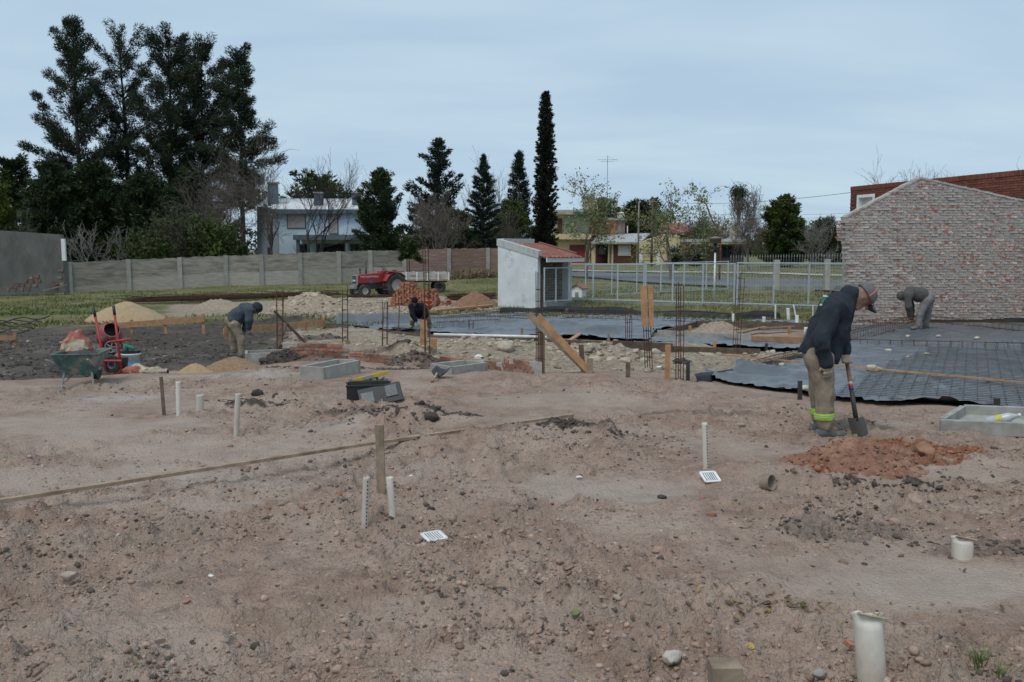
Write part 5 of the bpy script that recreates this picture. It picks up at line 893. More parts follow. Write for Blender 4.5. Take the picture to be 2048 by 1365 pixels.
stake(1600, 800, 762, .05, 'darkmetal', 'dark iron stake at the near edge of the sheet'); stake(1994, 828, 797, .06, 'darkmetal', 'dark iron stake behind the right concrete box'); stake(1533, 706, 687, .05, 'darkmetal', 'small dark stake left of the standing man'); stake(1044, 680, 657, .06, 'oldwood', 'small peg in front of the black sheet folds'); stake(1217, 690, 667, .05, 'oldwood', 'small peg at the front board of the sheet'); stake(1376, 762, 724, .05, 'darkmetal', 'dark peg right of the tall rebar column'); stake(1429, 702, 681, .06, 'wood', 'small peg in front of the timber box')
stake(763, 993, 850, .055, 'oldwood', 'weathered upright stake in the foreground beside the long lath', -4, th=.03); stake(329, 832, 754, .035, 'darkwood', 'thin dark stake beside the white pipes at left', -7); stake(1450, 1395, 1326, .11, 'oldwood', 'square cut peg at the bottom edge of the picture', th=.09)
A, B = P(-120, 1052), P(1145, 850); mb = MB(); ls_ = [A.lerp(B, i / 30) for i in range(31)]; up_ = sorted(gz(q.x, q.y) - q.z for q in ls_)[29] + .022; mid_ = A.lerp(B, .55) + Vector((0, .03, up_ + .012))
mb.plank(A + Vector((0, 0, up_)), mid_, .045, .024); mb.plank(mid_, B + Vector((0, 0, up_)), .045, .024)
tag(mb.build('lath', M('sunbleached_lath', (.42, .31, .22), (.25, .165, .11), scale=9, rough=.9, bump=.4)), 'long weathered lath lying across the pink ground in the foreground', 'lath', 'long laths on the ground')
A, B = P(1450, 733), P(2120, 795); mb = MB(); mb.plank(A + Vector((0, 0, .19)), B + Vector((0, 0, .15)), .025, .024); tag(mb.build('lath', mt['wood']), 'long pale lath laid over the black sheet behind the standing man', 'lath', 'long laths on the ground')
# boards tied to columns
b = P(848, 706); t_ = at(846, 640, b.y); MBb = MB().box(((b.x), b.y, (b.z + t_.z) / 2), (.13, .04, t_.z - b.z)); tag(MBb.build('formwork_board', mt['wood'], bevel=.003), 'wide orange board standing upright by the thin tall column', 'board')
b2 = P(868, 708); tag(MB().box((b2.x, b2.y, b2.z + .14), (.10, .1, .3)).build('formwork_board', mt['wood'], bevel=.003), 'short board at the foot of the tall rebar column', 'board')
for k, (px, py, lab) in enumerate(((684, 708, 'short upright board left at the foot of the second rebar column'), (696, 700, 'short upright board right at the foot of the second rebar column'))):
    q = P(px, py + 6); tag(MB().box((q.x, q.y, q.z + .12), (.08, .04, .26)).build('formwork_board', mt['wood'], bevel=.003), lab, 'board')
# edge boards of the slab
for k, (x0, y0, x1, y1, h_, m_, lab) in enumerate(((655, 655, 862, 675, .07, 'darkwood', 'dark edge board at the left of the long sheet'), (862, 675, 1080, 683, .07, 'darkwood', 'dark edge board in front of the long sheet'), (1080, 683, 1225, 690, .06, 'darkwood', 'dark edge board left of the deep one'), (1225, 698, 1345, 704, .16, 'darkwood', 'deep dark board in front of the sheeting'), (1345, 703, 1520, 709, .10, 'darkwood', 'dark edge board before the timber box'))): board_on(x0, y0, x1, y1, h_, m_, lab)
tag(MB().tube([P(868, 678) + Vector((0, 0, .10)), P(1100, 684) + Vector((0, 0, .10))], .03, 8).build('grey_tube', mt['whiteplastic'], smooth=True), 'long pale tube along the front of the black sheet', 'tube')
for x0, y0, x1, y1, h_, m_, lab in ((1315, 677, 1503, 689, .20, 'conc', 'front concrete stained board of the timber box'), (1503, 691, 1606, 694, .20, 'wood', 'orange front board at the right corner of the timber box'), (1606, 694, 1622, 660, .2, 'darkwood', 'right end board of the timber box'), (1392, 654, 1622, 660, .17, 'darkwood', 'back board of the timber box'), (1315, 677, 1392, 654, .15, 'darkwood', 'left end board of the timber box')): board_on(x0, y0, x1, y1, h_, m_, lab, .04)
plk(1520, 668, 1590, 664, .3, .04, 'darkwood', 'dark plank lying in the timber box', .12); plk(1480, 676, 1530, 664, .12, .04, 'oldwood', 'grey plank lying askew in the timber box', .12)
for px, bp_, tp in ((1380, 668, 652), (1579, 668, 652)): stake(px, bp_, tp, .07, 'wood', 'peg at the %s of the timber box' % ('left end' if px < 1400 else 'back right'))
board_on(880, 640, 1000, 628, .12, 'cement', 'pale concrete edge left of the shed', .1); board_on(800, 636, 880, 630, .08, 'darkwood', 'dark board right behind the crouching worker')
a = P(870, 640); tag(MB().plank(a, P(905, 632), .1, .05).build('board', mt['whiteplastic']), 'pale yellow board end behind the crouching worker', 'board'); stake(958, 628, 604, .06, 'wood', 'leaning pale stake in front of the red brown heap', -6)
# ------------------------------------------------------------------ reinforcing steel
def column(px, bpy_, tpy, label, wpx=14, lean=0, step=.2, r=.007, name='rebar_column'):
    b = P(px, bpy_); b.z -= .05; top = at(px + lean, tpy, b.y); H = top.z - b.z; s = max(wpx * b.y / F_, .09) / 2 / 1.2; t = thing(name, label, 'rebar column', b, .3, 'vertical rebar columns'); lx = (top.x - b.x)
    rr = random.Random(px)
    for i, (sx, sy) in enumerate(((-1, -1), (1, -1), (1, 1), (-1, 1))): MB().tube([(sx * s, sy * s, 0), (sx * s + lx * .5 + rr.uniform(-.008, .008), sy * s, H * .5), (sx * s + lx + rr.uniform(-.02, .02), sy * s, H * rr.uniform(.93, 1.0))], r, 5).build('bar', mt['rust'], t)
    st = None
    for k in range(int(H / step)):
        z = .08 + k * step + rr.uniform(-.03, .03)
        if z > H * .93: break
        if st is None:
            mb = MB(); q = s + r; mb.tube([(-q, -q, 0), (q, -q, 0), (q, q, 0), (-q, q, 0), (-q, -q, 0)], r * .6, 4, cap=False); st = mb.build('stirrup', mt['rust'], t); st.location = (lx * z / H, 0, z)
        else: share('stirrup', st, t, (lx * z / H, 0, z), (rr.uniform(-.08, .08), rr.uniform(-.08, .08), 0))
    return t
column(560, 716, 576, 'leftmost rebar column with a dark prop leaning on it', 13); column(690, 706, 571, 'second rebar column from the left, in front of the earth heap', 12); column(769, 700, 600, 'short thin rebar column left of the crouching worker', 11, 3); column(855, 712, 487, 'very tall thin rebar column in front of the brick pile', 11, -3); column(1079, 748, 543, 'rebar column by the slanting braces', 13, 0); column(1298, 742, 574, 'rebar column clad with two orange boards', 13, -8); column(1359, 760, 563, 'rebar column right of the pale stake', 12, 1); column(1472, 702, 545, 'leaning rebar column in front of the timber box', 12, 10); column(1257, 688, 614, 'short rebar column on the long sheet', 11); column(942, 668, 640, 'stub of a rebar column left on the long sheet', 10)
b = P(1298, 742)
for k, (p0, w_) in enumerate(((1287, .095), (1300, .075))):
    q0, q1 = at(p0 + 3, 654, b.y - .1), at(p0, 572, b.y - .1); tag(MB().plank(q0, q1, w_, .05, (0, -1, .3 * k)).build('formwork_board', mt['wood'], bevel=.003), ['left', 'right'][k] + ' of two orange boards tied high on a rebar column', 'board', 'boards tied to a column')
pr = P(545, 716); tag(MB().plank(pr, at(570, 646, pr.y + .3), .10, .05, (0, -1, 0)).build('prop', mt['darkwood']), 'dark wet prop slanting against the leftmost rebar column', 'prop'); pr = P(615, 690); tag(MB().plank(pr, at(548, 622, pr.y - .4), .05, .05, (0, -1, 0)).build('prop', mt['darkwood']), 'thin dark prop slanting right from the leftmost rebar column', 'prop')
def cage(px0, py0, px1, py1, label, w_=.14, h_=.14, lift=.08, step=.2, r=.006, group='rebar beam cages on the sheet'):
    A, B = P(px0, py0), P(px1, py1); A.z += lift; B.z += lift; d = (B - A); L = d.length; t = thing('rebar_cage', label, 'rebar cage', A, 0, group); t.rotation_euler = d.to_track_quat('X', 'Z').to_euler(); rr = random.Random(px0)
    for sy in (-1, 1):
        for sz in (0, 1): MB().tube([(0, sy * w_ / 2, sz * h_), (L * .5, sy * w_ / 2 + rr.uniform(-.02, .02), sz * h_ + rr.uniform(-.02, .02)), (L, sy * w_ / 2, sz * h_)], r, 4).build('bar', mt['rust'], t)
    mb = MB(); q = w_ / 2 + r; mb.tube([(0, -q, -r), (0, q, -r), (0, q, h_ + r), (0, -q, h_ + r), (0, -q, -r)], r * .7, 4, cap=False); st = mb.build('stirrup', mt['rust'], t); st.location.x = .1
    for k in range(1, int(L / step)): share('stirrup', st, t, (.1 + k * step + rr.uniform(-.03, .03), 0, 0), (0, rr.uniform(-.1, .1), 0))
    return t
cage(930, 634, 1092, 646, 'rebar cage on the long sheet left of the braces'); cage(1080, 648, 1215, 632, 'rebar cage slanting away towards the shed'); cage(1130, 640, 1420, 650, 'rebar cage across the sheet in front of the fence'); cage(860, 652, 1062, 645, 'rebar cage beside the crouching worker'); cage(870, 662, 1000, 655, 'short rebar cage nearest the crouching worker')
cage(1664, 700, 1840, 650, 'wide rebar cage running up to the worker by the gable', .2, .18); cage(1640, 700, 2100, 712, 'long rebar cage lying across the right sheet', .16, .14); cage(1690, 664, 1835, 650, 'rebar cage along the back of the right sheet'); cage(1850, 648, 2120, 678, 'rebar cage right of the worker by the gable'); cage(1500, 752, 1612, 722, 'rebar cage in the raised plastic edge', .1, .08, .12)
tp = P(1330, 600)
# rebar mat on the near right sheet
mA, mB_, mC, mD = P(1650, 802, .07), P(2250, 838, .07), P(2160, 700, .07), P(1905, 694, .07)
o_ = mA; mat_ = thing('rebar_mat', 'rusty wire grid mat on the black sheet at the right', 'rebar mat', mA); e1 = mB_ - mA; e1.z = 0; L1 = e1.length; e1.normalize(); e2 = Vector((-e1.y, e1.x, 0)); L2 = 4.6; poly = [tuple(p[:2]) for p in (mA, mB_, G(2700, 800, -.2), G(2700, 694, -.2), P(1895, 696), P(1760, 745))]
def inside(p): return polydist(np.array([p.x]), np.array([p.y]), poly)[0] < 0
def clipbar(p, d, L, n=80):
    ok = [i for i in range(n + 1) if inside(p + d * (L * i / n))]; return (p + d * (L * ok[0] / n), p + d * (L * ok[-1] / n)) if len(ok) > 3 else None
mt['matsteel'] = M('dull_steel_wire', (.065, .05, .045), (.04, .033, .03), scale=20, rough=.7, bump=0, metal=.2)
for k in range(45):
    s_ = clipbar(mA + e2 * (k * .15) - e1 * 2, e1, 12)
    if s_: MB().tube([s_[0], s_[1]], .0036, 4).build('bar', mt['matsteel'], mat_, o_)
for k in range(-10, 70):
    s_ = clipbar(mA + e1 * (k * .15) + Vector((0, 0, .01)) - e2 * .5, e2, 9)
    if s_: MB().tube([s_[0], s_[1]], .0036, 4).build('bar', mt['matsteel'], mat_, o_)
# stacks of rusty mesh on the field
def steel_stack(px0, py0, px1, py1, rows_, label, dep=1.6, seed=0):
    A, B = P(px0, py0), P(px1, py1); t = thing('rebar_stack', label, 'rebar stack', A, 0, 'rusty steel on the field'); d = (B - A); L = d.length; t.rotation_euler = d.to_track_quat('X', 'Z').to_euler(); rr = random.Random(seed)
    for k in range(rows_ * 8):
        y_ = rr.uniform(0, dep); z_ = rr.uniform(.04, .06 + .055 * rows_) * (1 - .3 * y_ / dep); MB().tube([(rr.uniform(0, L * .1), y_, z_), (L * .5, y_ + rr.uniform(-.1, .1), z_ + rr.uniform(-.06, .02)), (L * rr.uniform(.85, 1), y_, z_)], .012, 3).build('bar', mt['rust'], t)
    st = MB().tube([(0, 0, 0), (0, dep, 0), (0, dep, .16), (0, 0, .16), (0, 0, 0)], .01, 3, cap=False).build('stirrup', mt['rust'], t); st.location = (.2, 0, .05)
    for k in range(1, int(L / .3)): share('stirrup', st, t, (.2 + k * .3, rr.uniform(-.1, .1), .05 + rr.uniform(0, .03 * rows_)))
steel_stack(262, 610, 705, 594, 5, 'long low stack of rusty rebar cages on the field', 1.8, 1); steel_stack(890, 603, 1000, 600, 5, 'rusty rebar stack between trailer and white shed', 1.5, 2); steel_stack(690, 597, 800, 596, 2, 'rusty rebar in the grass beside the tractor', .8, 3)
# dark cables in the mud at left
for k in range(7):
    a, b = P(-40, 648 + k * 4), P(100 - k * 8, 640 + k * 5); tag(MB().tube([a.lerp(b, i / 8) + Vector((0, 0, .08 + .05 * math.sin(i * 1.7 + k))) for i in range(9)], .02, 4).build('cable', mt['darkmetal'], smooth=True), ['frontmost', 'second', 'third', 'middle', 'fifth', 'sixth', 'rearmost'][6 - k] + ' of the tangled dark cables at the left edge', 'cable', 'tangled dark cables at the left edge')
# ------------------------------------------------------------------ brick footing, brick pile
fb_ = [brickmesh('brick', .245, .12, .058, .006, 20 + s_) for s_ in range(3)]
mt['dirtybrick'] = M('dirty_brick', (.33, .135, .08), (.20, .085, .055), scale=12, rough=.95, bump=.5, rand=.3, c3=(.30, .22, .17), s3=7, p3=(.46, .62))
for m_ in fb_: m_.materials.append(mt['dirtybrick'])
def footing(px0, py0, px1, py1, courses, label, seed):
    A, B = P(px0, py0), P(px1, py1); t = thing('brick_footing', label, 'brick wall', A, 0, 'low brick footings'); d = B - A; L = d.length; an = math.atan2(d.y, d.x); rr = random.Random(seed); s = math.asin(d.z / L)
    MB().plank(Vector((0, 0, courses * .034 - .09)), d + Vector((0, 0, courses * .034 - .09)), .09, courses * .068).build('mortar', mt['mortar'], t)
    for c in range(courses):
        for k in range(int(L / .258)):
            x = .13 + k * .258 + (.12 if c % 2 else 0)
            if x > L - .1 or (c == courses - 1 and rr.random() < .15): continue
            q = d.normalized() * x; share('brick', fb_[rr.randrange(3)], t, (q.x, q.y, q.z - .04 + c * .068), (0, rr.uniform(-.02, .02), an + rr.uniform(-.04, .04)))
footing(565, 714, 700, 718, 5, 'low brick footing between the first two rebar columns', 1); footing(700, 719, 800, 727, 3, 'low brick footing right of the second rebar column', 2); footing(884, 727, 1010, 741, 3, 'low brick footing behind the concrete box', 3); footing(1010, 741, 1078, 750, 4, 'low brick footing ending at the braces', 4)
b = P(780, 615); b2 = P(878, 613); pile = thing('brick_pile', 'stepped pile of loose orange bricks in front of the tractor', 'brick pile', b); d = (b2 - b).normalized(); L = (b2 - b).length; an = math.atan2(d.y, d.x); pb_ = [brickmesh('brick', .24, .115, .075, .008, 40 + s_) for s_ in range(3)]
for m_ in pb_: m_.materials.append(mt['brick'])
rr = random.Random(12); nd = Vector((-d.y, d.x, 0)); cnt = 0
ncol = int(L / .13)
for c in range(13):
    for k in range(ncol):
        f = k / ncol; hmax = np.interp(f, [0, .1, .2, .34, .42, .5, .6, .9, 1], [5, 8, 11, 13, 12, 9, 8, 8, 4])
        if c >= hmax + rr.uniform(-.6, .6) or cnt >= 290: continue
        for dep in range(2 if c > 8 else (1 if c > 3 and k % 2 else 2)):
            cnt += 1; share('brick', pb_[rr.randrange(3)], pile, d * (k * .13 + .06 + rr.uniform(-.02, .02)) + nd * (.13 + dep * .26 + rr.uniform(-.03, .03)) + Vector((0, 0, .035 + c * .079)), (rr.uniform(-.03, .03), rr.uniform(-.03, .03), an + math.pi / 2 + rr.uniform(-.08, .08)))
MB().box(d * (L * .45) + nd * .6 + Vector((0, 0, .30)), (L * .85, .5, .62), rotz(an), taper=.9).build('pile_core', mt['brick'], pile)
for k in range(16): share('brick', pb_[rr.randrange(3)], pile, d * (L + rr.uniform(.0, .6)) + nd * rr.uniform(-.1, .6) + Vector((0, 0, .03 + max(0, .3 * rr.random() - .1))), (rr.uniform(-.4, .4), rr.uniform(-.4, .4), rr.uniform(0, 3)))
# ------------------------------------------------------------------ concrete chambers
def chamber(px0, py0, px1, py1, back, h, label, wall=.045, seed=0):
    A, B = P(px0, py0), P(px1, py1); z = min(A.z, B.z) - .03; A.z = B.z = z; d = (B - A); L = d.length; d.normalize(); n = Vector((-d.y, d.x, 0)); t = thing('concrete_chamber', label, 'concrete box', A, 0, 'open concrete chambers'); q = lambda a, b: d * a + n * b
    for nm, p0, p1 in (('front_wall', q(0, wall / 2), q(L, wall / 2)), ('back_wall', q(0, back - wall / 2), q(L, back - wall / 2)), ('side_wall', q(wall / 2, wall + .001), q(wall / 2, back - wall - .001)), ('side_wall', q(L - wall / 2, wall + .001), q(L - wall / 2, back - wall - .001))):
        MB().plank(p0 + Vector((0, 0, h / 2)), p1 + Vector((0, 0, h / 2)), wall, h).build(nm, mt['conc'], t, bevel=.004)
    MB().plank(q(L / 2, wall + .01) + Vector((0, 0, .03)), q(L / 2, back - wall - .01) + Vector((0, 0, .03)), L - 2 * wall - .01, .03).build('floor', mt['conc'], t); return t
chamber(600, 757, 655, 758, .88, .20, 'open concrete chamber in the middle foreground left of the tool box').rotation_euler = (0, 0, R(-16)); chamber(860, 744, 916, 747, .68, .15, 'open concrete chamber half sunk behind the tool box').rotation_euler = (0, 0, R(-16)); chamber(491, 729, 516, 729, .8, .28, 'concrete chamber behind the dark spoil heap').rotation_euler = (0, 0, R(-24))
c4 = thing('concrete_chamber', 'shallow concrete chamber at the right edge holding a bottle', 'concrete box', P(1880, 862), 0, 'open concrete chambers'); o_ = c4.location
qa, qb, qc = P(1880, 864), P(2030, 874), P(1928, 834); e1 = qb - qa; e2 = qc - qa; e1.z = e2.z = 0; h_ = .13; w_ = .06
qd = qa + e1 * 1.35; 
for nm, p0, p1, zo in (('front_wall', qa, qd, 0), ('side_wall', qa + e2 * .09, qa + e2 * .93, .003), ('side_wall', qd + e2 * .09, qd + e2 * .93, .003), ('back_wall', qa + e2, qd + e2, .0015)): MB().plank(Vector((p0.x, p0.y, qa.z + h_ / 2 + zo - .01)), Vector((p1.x, p1.y, qa.z + h_ / 2 + zo - .01)), w_, h_).build(nm, mt['conc'], c4, o_, bevel=.004)
MB().add([qa + Vector((0, 0, .03)), qd + Vector((0, 0, .03)), qd + e2 + Vector((0, 0, .03)), qa + e2 + Vector((0, 0, .03))], [(0, 1, 2, 3)]).build('floor', mt['conc'], c4, o_)
q = at(2004, 843, (qa + e1 * .8 + e2 * .4).y); q.z = qa.z + .09; bt = thing('plastic_bottle', 'clear plastic bottle leaning in the right concrete chamber', 'bottle', q, R(-20)); bt.rotation_euler = (0, R(72), R(-25)); MB().lathe([(.01, -.14), (.045, -.135), (.045, .06), (.02, .12), (.016, .15)], n=14).build('body', M('clear_plastic', (.55, .57, .58), scale=3, rough=.15, bump=.05), bt, smooth=True); MB().lathe([(.0465, -.06), (.0465, .0)], n=14, cap=False).build('label', M('yellow_print', (.55, .48, .10), scale=9, rough=.5), bt); MB().lathe([(.018, .145), (.018, .165)], n=10).build('cap', mt['whiteplastic'], bt)
# ------------------------------------------------------------------ pipes
def pipe(px, bpy_, tpy, dia, label, lean=0, kind='open', group='upright plastic pipes', mat='pvc', seed=0):
    b = P(px, bpy_); b.z -= .05; t = at(px + lean, tpy, b.y) - b; H = t.z; th_ = thing('plastic_pipe', label, 'pipe', b, 0, group); r = dia / 2; n = 18; mb = MB(); rr = random.Random(px)
    if kind == 'pinched':       # heat-folded end: the mouth is pressed flat and curled over
        rows_ = [(0, r, r), (H * .8, r, r), (H * .88, r * 1.04, r * .85), (H * .94, r * 1.12, r * .45), (H * .985, r * 1.05, r * .16), (H, r * .8, r * .10), (H * .985, r * .6, r * .04)]
        vs = []
        for z, a, c in rows_:
            for j in range(n): w2 = 2 * math.pi * j / n; f = z / H; vs.append((a * math.cos(w2) + t.x * f, c * math.sin(w2) + t.y * 0 - (.35 * r if z > H * .96 else 0) + (.14 * r * math.sin(5 * math.cos(w2)) if z > H * .9 else 0), z + (.12 * r * math.cos(w2 * 2 + 1) if z > H * .93 else 0)))
        mb.add(vs, [(i * n + j, i * n + (j + 1) % n, (i + 1) * n + (j + 1) % n, (i + 1) * n + j) for i in range(len(rows_) - 1) for j in range(n)]); mb.build('tube', mt[mat], th_, smooth=True)
        MB().box((t.x + .1 * r, -.5 * r, H * .972), (r * 1.9, r * .8, .007), Matrix.Rotation(.2, 3, 'Y') @ Matrix.Rotation(-.35, 3, 'X')).build('folded_flap', M('scorched_pvc' + str(px), (.46, .36, .24), (.30, .2, .13), scale=14, rough=.7), th_, bevel=.002)
    else:
        mb.lathe([(r, 0), (r, H * .96 + rr.uniform(-.01, .01)), (r * .97, H), (r * .8, H), (r * .8, H * .3)], n=n, cap=False); mb.v = [(x + t.x * z / H, y, z + (.12 * r * math.sin(6 * math.atan2(y, x)) if z > H * .9 else 0)) for x, y, z in mb.v]; mb.build('tube', mt[mat], th_, smooth=True)
    if kind == 'slots':
        k = int(H / .022)
        for i in range(1, k): MB().box((t.x * i / k + r * .5, -r * .88, H * i / k), (.006, .004, .009)).build('slot', mt['black'], th_)
    return th_
pipe(1746, 1350, 1222, .108, 'nearest thick plastic pipe with a heat folded top at bottom right', -12, 'pinched'); pipe(1925, 1117, 1072, .108, 'short thick pinched pipe right of the foreground', 0, 'pinched')
pipe(729, 1052, 955, .042, 'thin perforated pipe left of the foreground stake', 4, 'slots'); pipe(786, 1040, 955, .042, 'thin pipe right of the foreground stake', -7); pipe(1413, 938, 846, .042, 'thin slotted pipe standing in front of the digging man', -4, 'slots'); pipe(472, 870, 788, .05, 'plain pipe right of the left pipe group', 4); pipe(358, 836, 764, .05, 'tall pipe left in the left pipe group', -2); pipe(400, 824, 790, .085, 'short wide pipe between the two tall ones at left', 0)
for k, (px, bp_, tp, dia, ln_, lab) in enumerate(((1551, 640, 610, .05, 0, 'thin white pipe leftmost by the fence'), (1578, 644, 617, .10, -2, 'wide white pipe by the fence'), (1595, 646, 610, .045, -8, 'leaning thin white pipe by the fence'), (1528, 651, 634, .10, 0, 'short wide pipe left in the row by the timber box'), (1594, 652, 631, .10, 0, 'short wide pipe right in the row by the timber box'), (1467, 656, 628, .09, 0, 'pipe with a bag on top at the timber box'), (1626, 640, 610, .04, 0, 'thin white pipe behind the digging man'), (1753, 647, 615, .045, 0, 'thin white pipe at the foot of the gable'), (1612, 673, 655, .09, 0, 'white pipe just left of the digging man'))): pipe(px, bp_, tp, dia, lab, ln_, 'open', 'white pipes in the slab', 'whiteplastic')
# floor grates and litter
def grate(px, py, label, rz=.3, tilt=0.0):
    b = P(px, py, .03); t = thing('drain_grate', label, 'grate', b, rz, 'white drain grates'); t.rotation_euler = (tilt, 0, rz); s = .056; MB().box((0, -s, 0), (s * 2, .014, .008)).box((0, s, 0), (s * 2, .014, .008)).box((-s, 0, 0), (.014, s * 2, .008)).box((s, 0, 0), (.014, s * 2, .008)).build('rim', mt['whiteplastic'], t)
    for k in range(7): MB().box((-.046 + k * .0153, 0, 0), (.0075, s * 2 - .01, .006)).build('slat', mt['whiteplastic'], t)
    MB().box((0, 0, -.004), (s * 2 - .01, s * 2 - .01, .002)).build('shadow_plate', mt['black'], t)  # black plate stands in for the shade between the slats
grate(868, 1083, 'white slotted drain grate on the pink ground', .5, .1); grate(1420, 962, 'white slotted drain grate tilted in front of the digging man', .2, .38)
rr = random.Random(2)
def rag(px, py, sx, sy, mat, label, name='plastic_scrap', h=.03, seed=0, n=14):
    b = P(px, py, .01); X, Y = np.meshgrid(np.linspace(-1, 1, n), np.linspace(-1, 1, n)); e = 1 - .25 * vnoise(np.arctan2(Y, X) * 2 + 9, X * 0 + seed, seed); z = fbm(X * 1.7 + seed, Y * 1.7, seed, 3) * h * 2; z = z * (1 - np.clip((X ** 2 + Y ** 2), 0, 1) * .6)
    V = np.stack([X * sx / 2 * e, Y * sy / 2 * e, z], -1).reshape(-1, 3); id_ = np.arange(n * n).reshape(n, n); o = npmesh(name, V, np.stack([id_[:-1, :-1], id_[:-1, 1:], id_[1:, 1:], id_[1:, :-1]], -1).reshape(-1, 4), mt[mat] if isinstance(mat, str) else mat, smooth=True); o.location = b; return tag(o, label, 'scrap' if name == 'plastic_scrap' else 'bag')
rag(821, 962, .14, .07, 'whiteplastic', 'crumpled white plastic scrap behind the two thin pipes', seed=1); rag(958, 717, .18, .12, 'whiteplastic', 'white bag scrap beside the sunken chamber', h=.05, seed=2); rag(1364, 728, .35, .25, 'black', 'black plastic scrap on the rubble', h=.08, seed=3); rag(1320, 738, .15, .1, 'whiteplastic', 'white scrap on the rubble left of the rebar column', seed=4); rag(984, 612, .35, .25, 'whiteplastic', 'white bag at the corner of the shed', h=.12, seed=5); rag(930, 736, .1, .08, 'whiteplastic', 'tiny white scrap by the brick footing', seed=6); rag(1464, 634, .12, .1, M('pale_rag', (.5, .44, .36), scale=5), 'crumpled rag on top of a white pipe', h=.1, seed=7); rag(422, 1158, .03, .012, 'whiteplastic', 'tiny white scrap in the left foreground', h=.01, seed=8); rag(1158, 958, .05, .03, 'whiteplastic', 'small pale scrap in the middle ground', h=.01, seed=9)
b = P(1535, 975, .035); cu = thing('pipe_offcut', 'grimy half buried ring offcut of pipe in the foreground', 'pipe', b, 0); cu.rotation_euler = (R(80), 0, R(40)); MB().lathe([(.056, -.036), (.056, .036), (.05, .036), (.05, -.036), (.056, -.036)], n=22, cap=False).build('ring', M('muddy_pvc', (.30, .235, .18), (.20, .155, .12), scale=12, rough=.8), cu, smooth=True)
# ------------------------------------------------------------------ people: implicit bodies, meshed with surface nets
def surface_nets(vol, org, h):
    ins = vol < 0; nx, ny, nz_ = vol.shape; cells = np.zeros((nx - 1, ny - 1, nz_ - 1), np.int8)
    for a in (0, 1):
        for b in (0, 1):
            for c in (0, 1): cells += ins[a:nx - 1 + a, b:ny - 1 + b, c:nz_ - 1 + c]
    act = (cells > 0) & (cells < 8); idx = np.full(act.shape, -1, np.int64); n = int(act.sum()); idx[act] = np.arange(n); ci = np.argwhere(act); acc = np.zeros((n, 3)); cnt = np.zeros(n)
    cor = [(a, b, c) for a in (0, 1) for b in (0, 1) for c in (0, 1)]
    for p in cor:
        for q in cor:
            if sum(q) - sum(p) == 1 and all(q[i] >= p[i] for i in range(3)):
                v0 = vol[ci[:, 0] + p[0], ci[:, 1] + p[1], ci[:, 2] + p[2]]; v1 = vol[ci[:, 0] + q[0], ci[:, 1] + q[1], ci[:, 2] + q[2]]; m = (v0 < 0) != (v1 < 0); t = np.where(m, v0 / (v0 - v1 + 1e-12), 0)[:, None]
                acc += np.where(m[:, None], np.array(p) + t * (np.array(q) - np.array(p)), 0); cnt += m
    V = (ci + acc / cnt[:, None]) * h + np.array(org); Fs = []
    for ax in range(3):
        sl = [slice(None)] * 3; s2 = [slice(None)] * 3; sl[ax] = slice(0, -1); s2[ax] = slice(1, None); e = np.argwhere(ins[tuple(sl)] != ins[tuple(s2)]); o1, o2 = (ax + 1) % 3, (ax + 2) % 3
        e = e[(e[:, o1] > 0) & (e[:, o2] > 0) & (e[:, o1] < vol.shape[o1] - 1) & (e[:, o2] < vol.shape[o2] - 1)]; d1 = np.zeros(3, int); d1[o1] = 1; d2 = np.zeros(3, int); d2[o2] = 1
        g = lambda q: idx[q[:, 0], q[:, 1], q[:, 2]]; quad = np.stack([g(e), g(e - d1), g(e - d1 - d2), g(e - d2)], 1); fl = ins[e[:, 0], e[:, 1], e[:, 2]]; quad[~fl] = quad[~fl][:, ::-1]; Fs.append(quad)
    return V, np.concatenate(Fs)
class SD:
    """list of round cones and ellipsoids, smoothly joined"""
    def __init__(s, k=.03): s.p = []; s.k = k; s.cut = []; s.noise = None
    def cone(s, a, b, ra, rb, k=None): s.p.append(('c', np.array(a, float), np.array(b, float), ra, rb, k or s.k)); return s
    def ell(s, c, r, rot=None, k=None): s.p.append(('e', np.array(c, float), np.array(r, float), rot, None, k or s.k)); return s
    def mesh(s, h, pad=.04):
        lo = []; hi = []
        for q in s.p:
            r = max(q[3], q[4]) if q[0] == 'c' else max(q[2])
            for c in ((q[1], q[2]) if q[0] == 'c' else (q[1],)): lo.append(c - r); hi.append(c + r)
        lo = np.min(lo, 0) - pad; hi = np.max(hi, 0) + pad; n = np.ceil((hi - lo) / h).astype(int) + 1; ax = [lo[i] + h * np.arange(n[i]) for i in range(3)]; X = np.stack(np.meshgrid(*ax, indexing='ij'), -1); D = np.full(X.shape[:3], 9.)
        for q in s.p:
            if q[0] == 'c':
                ab = q[2] - q[1]; L = ab.dot(ab) + 1e-9; t = np.clip(((X - q[1]) @ ab) / L, 0, 1); d = np.linalg.norm(X - q[1] - t[..., None] * ab, axis=-1) - (q[3] + (q[4] - q[3]) * t)
            else:
                Y = X - q[1]
                if q[3] is not None: Y = Y @ np.array(q[3])
                k0 = np.linalg.norm(Y / q[2], axis=-1); k1 = np.linalg.norm(Y / q[2] ** 2, axis=-1); d = k0 * (k0 - 1) / (k1 + 1e-9)
            k = q[5]; m = np.clip(.5 + .5 * (d - D) / k, 0, 1); D = d * (1 - m) + D * m - k * m * (1 - m)
        if s.noise: D = D + s.noise(X)
        for f in s.cut: D = np.maximum(D, f(X))
        return surface_nets(D, lo, h)
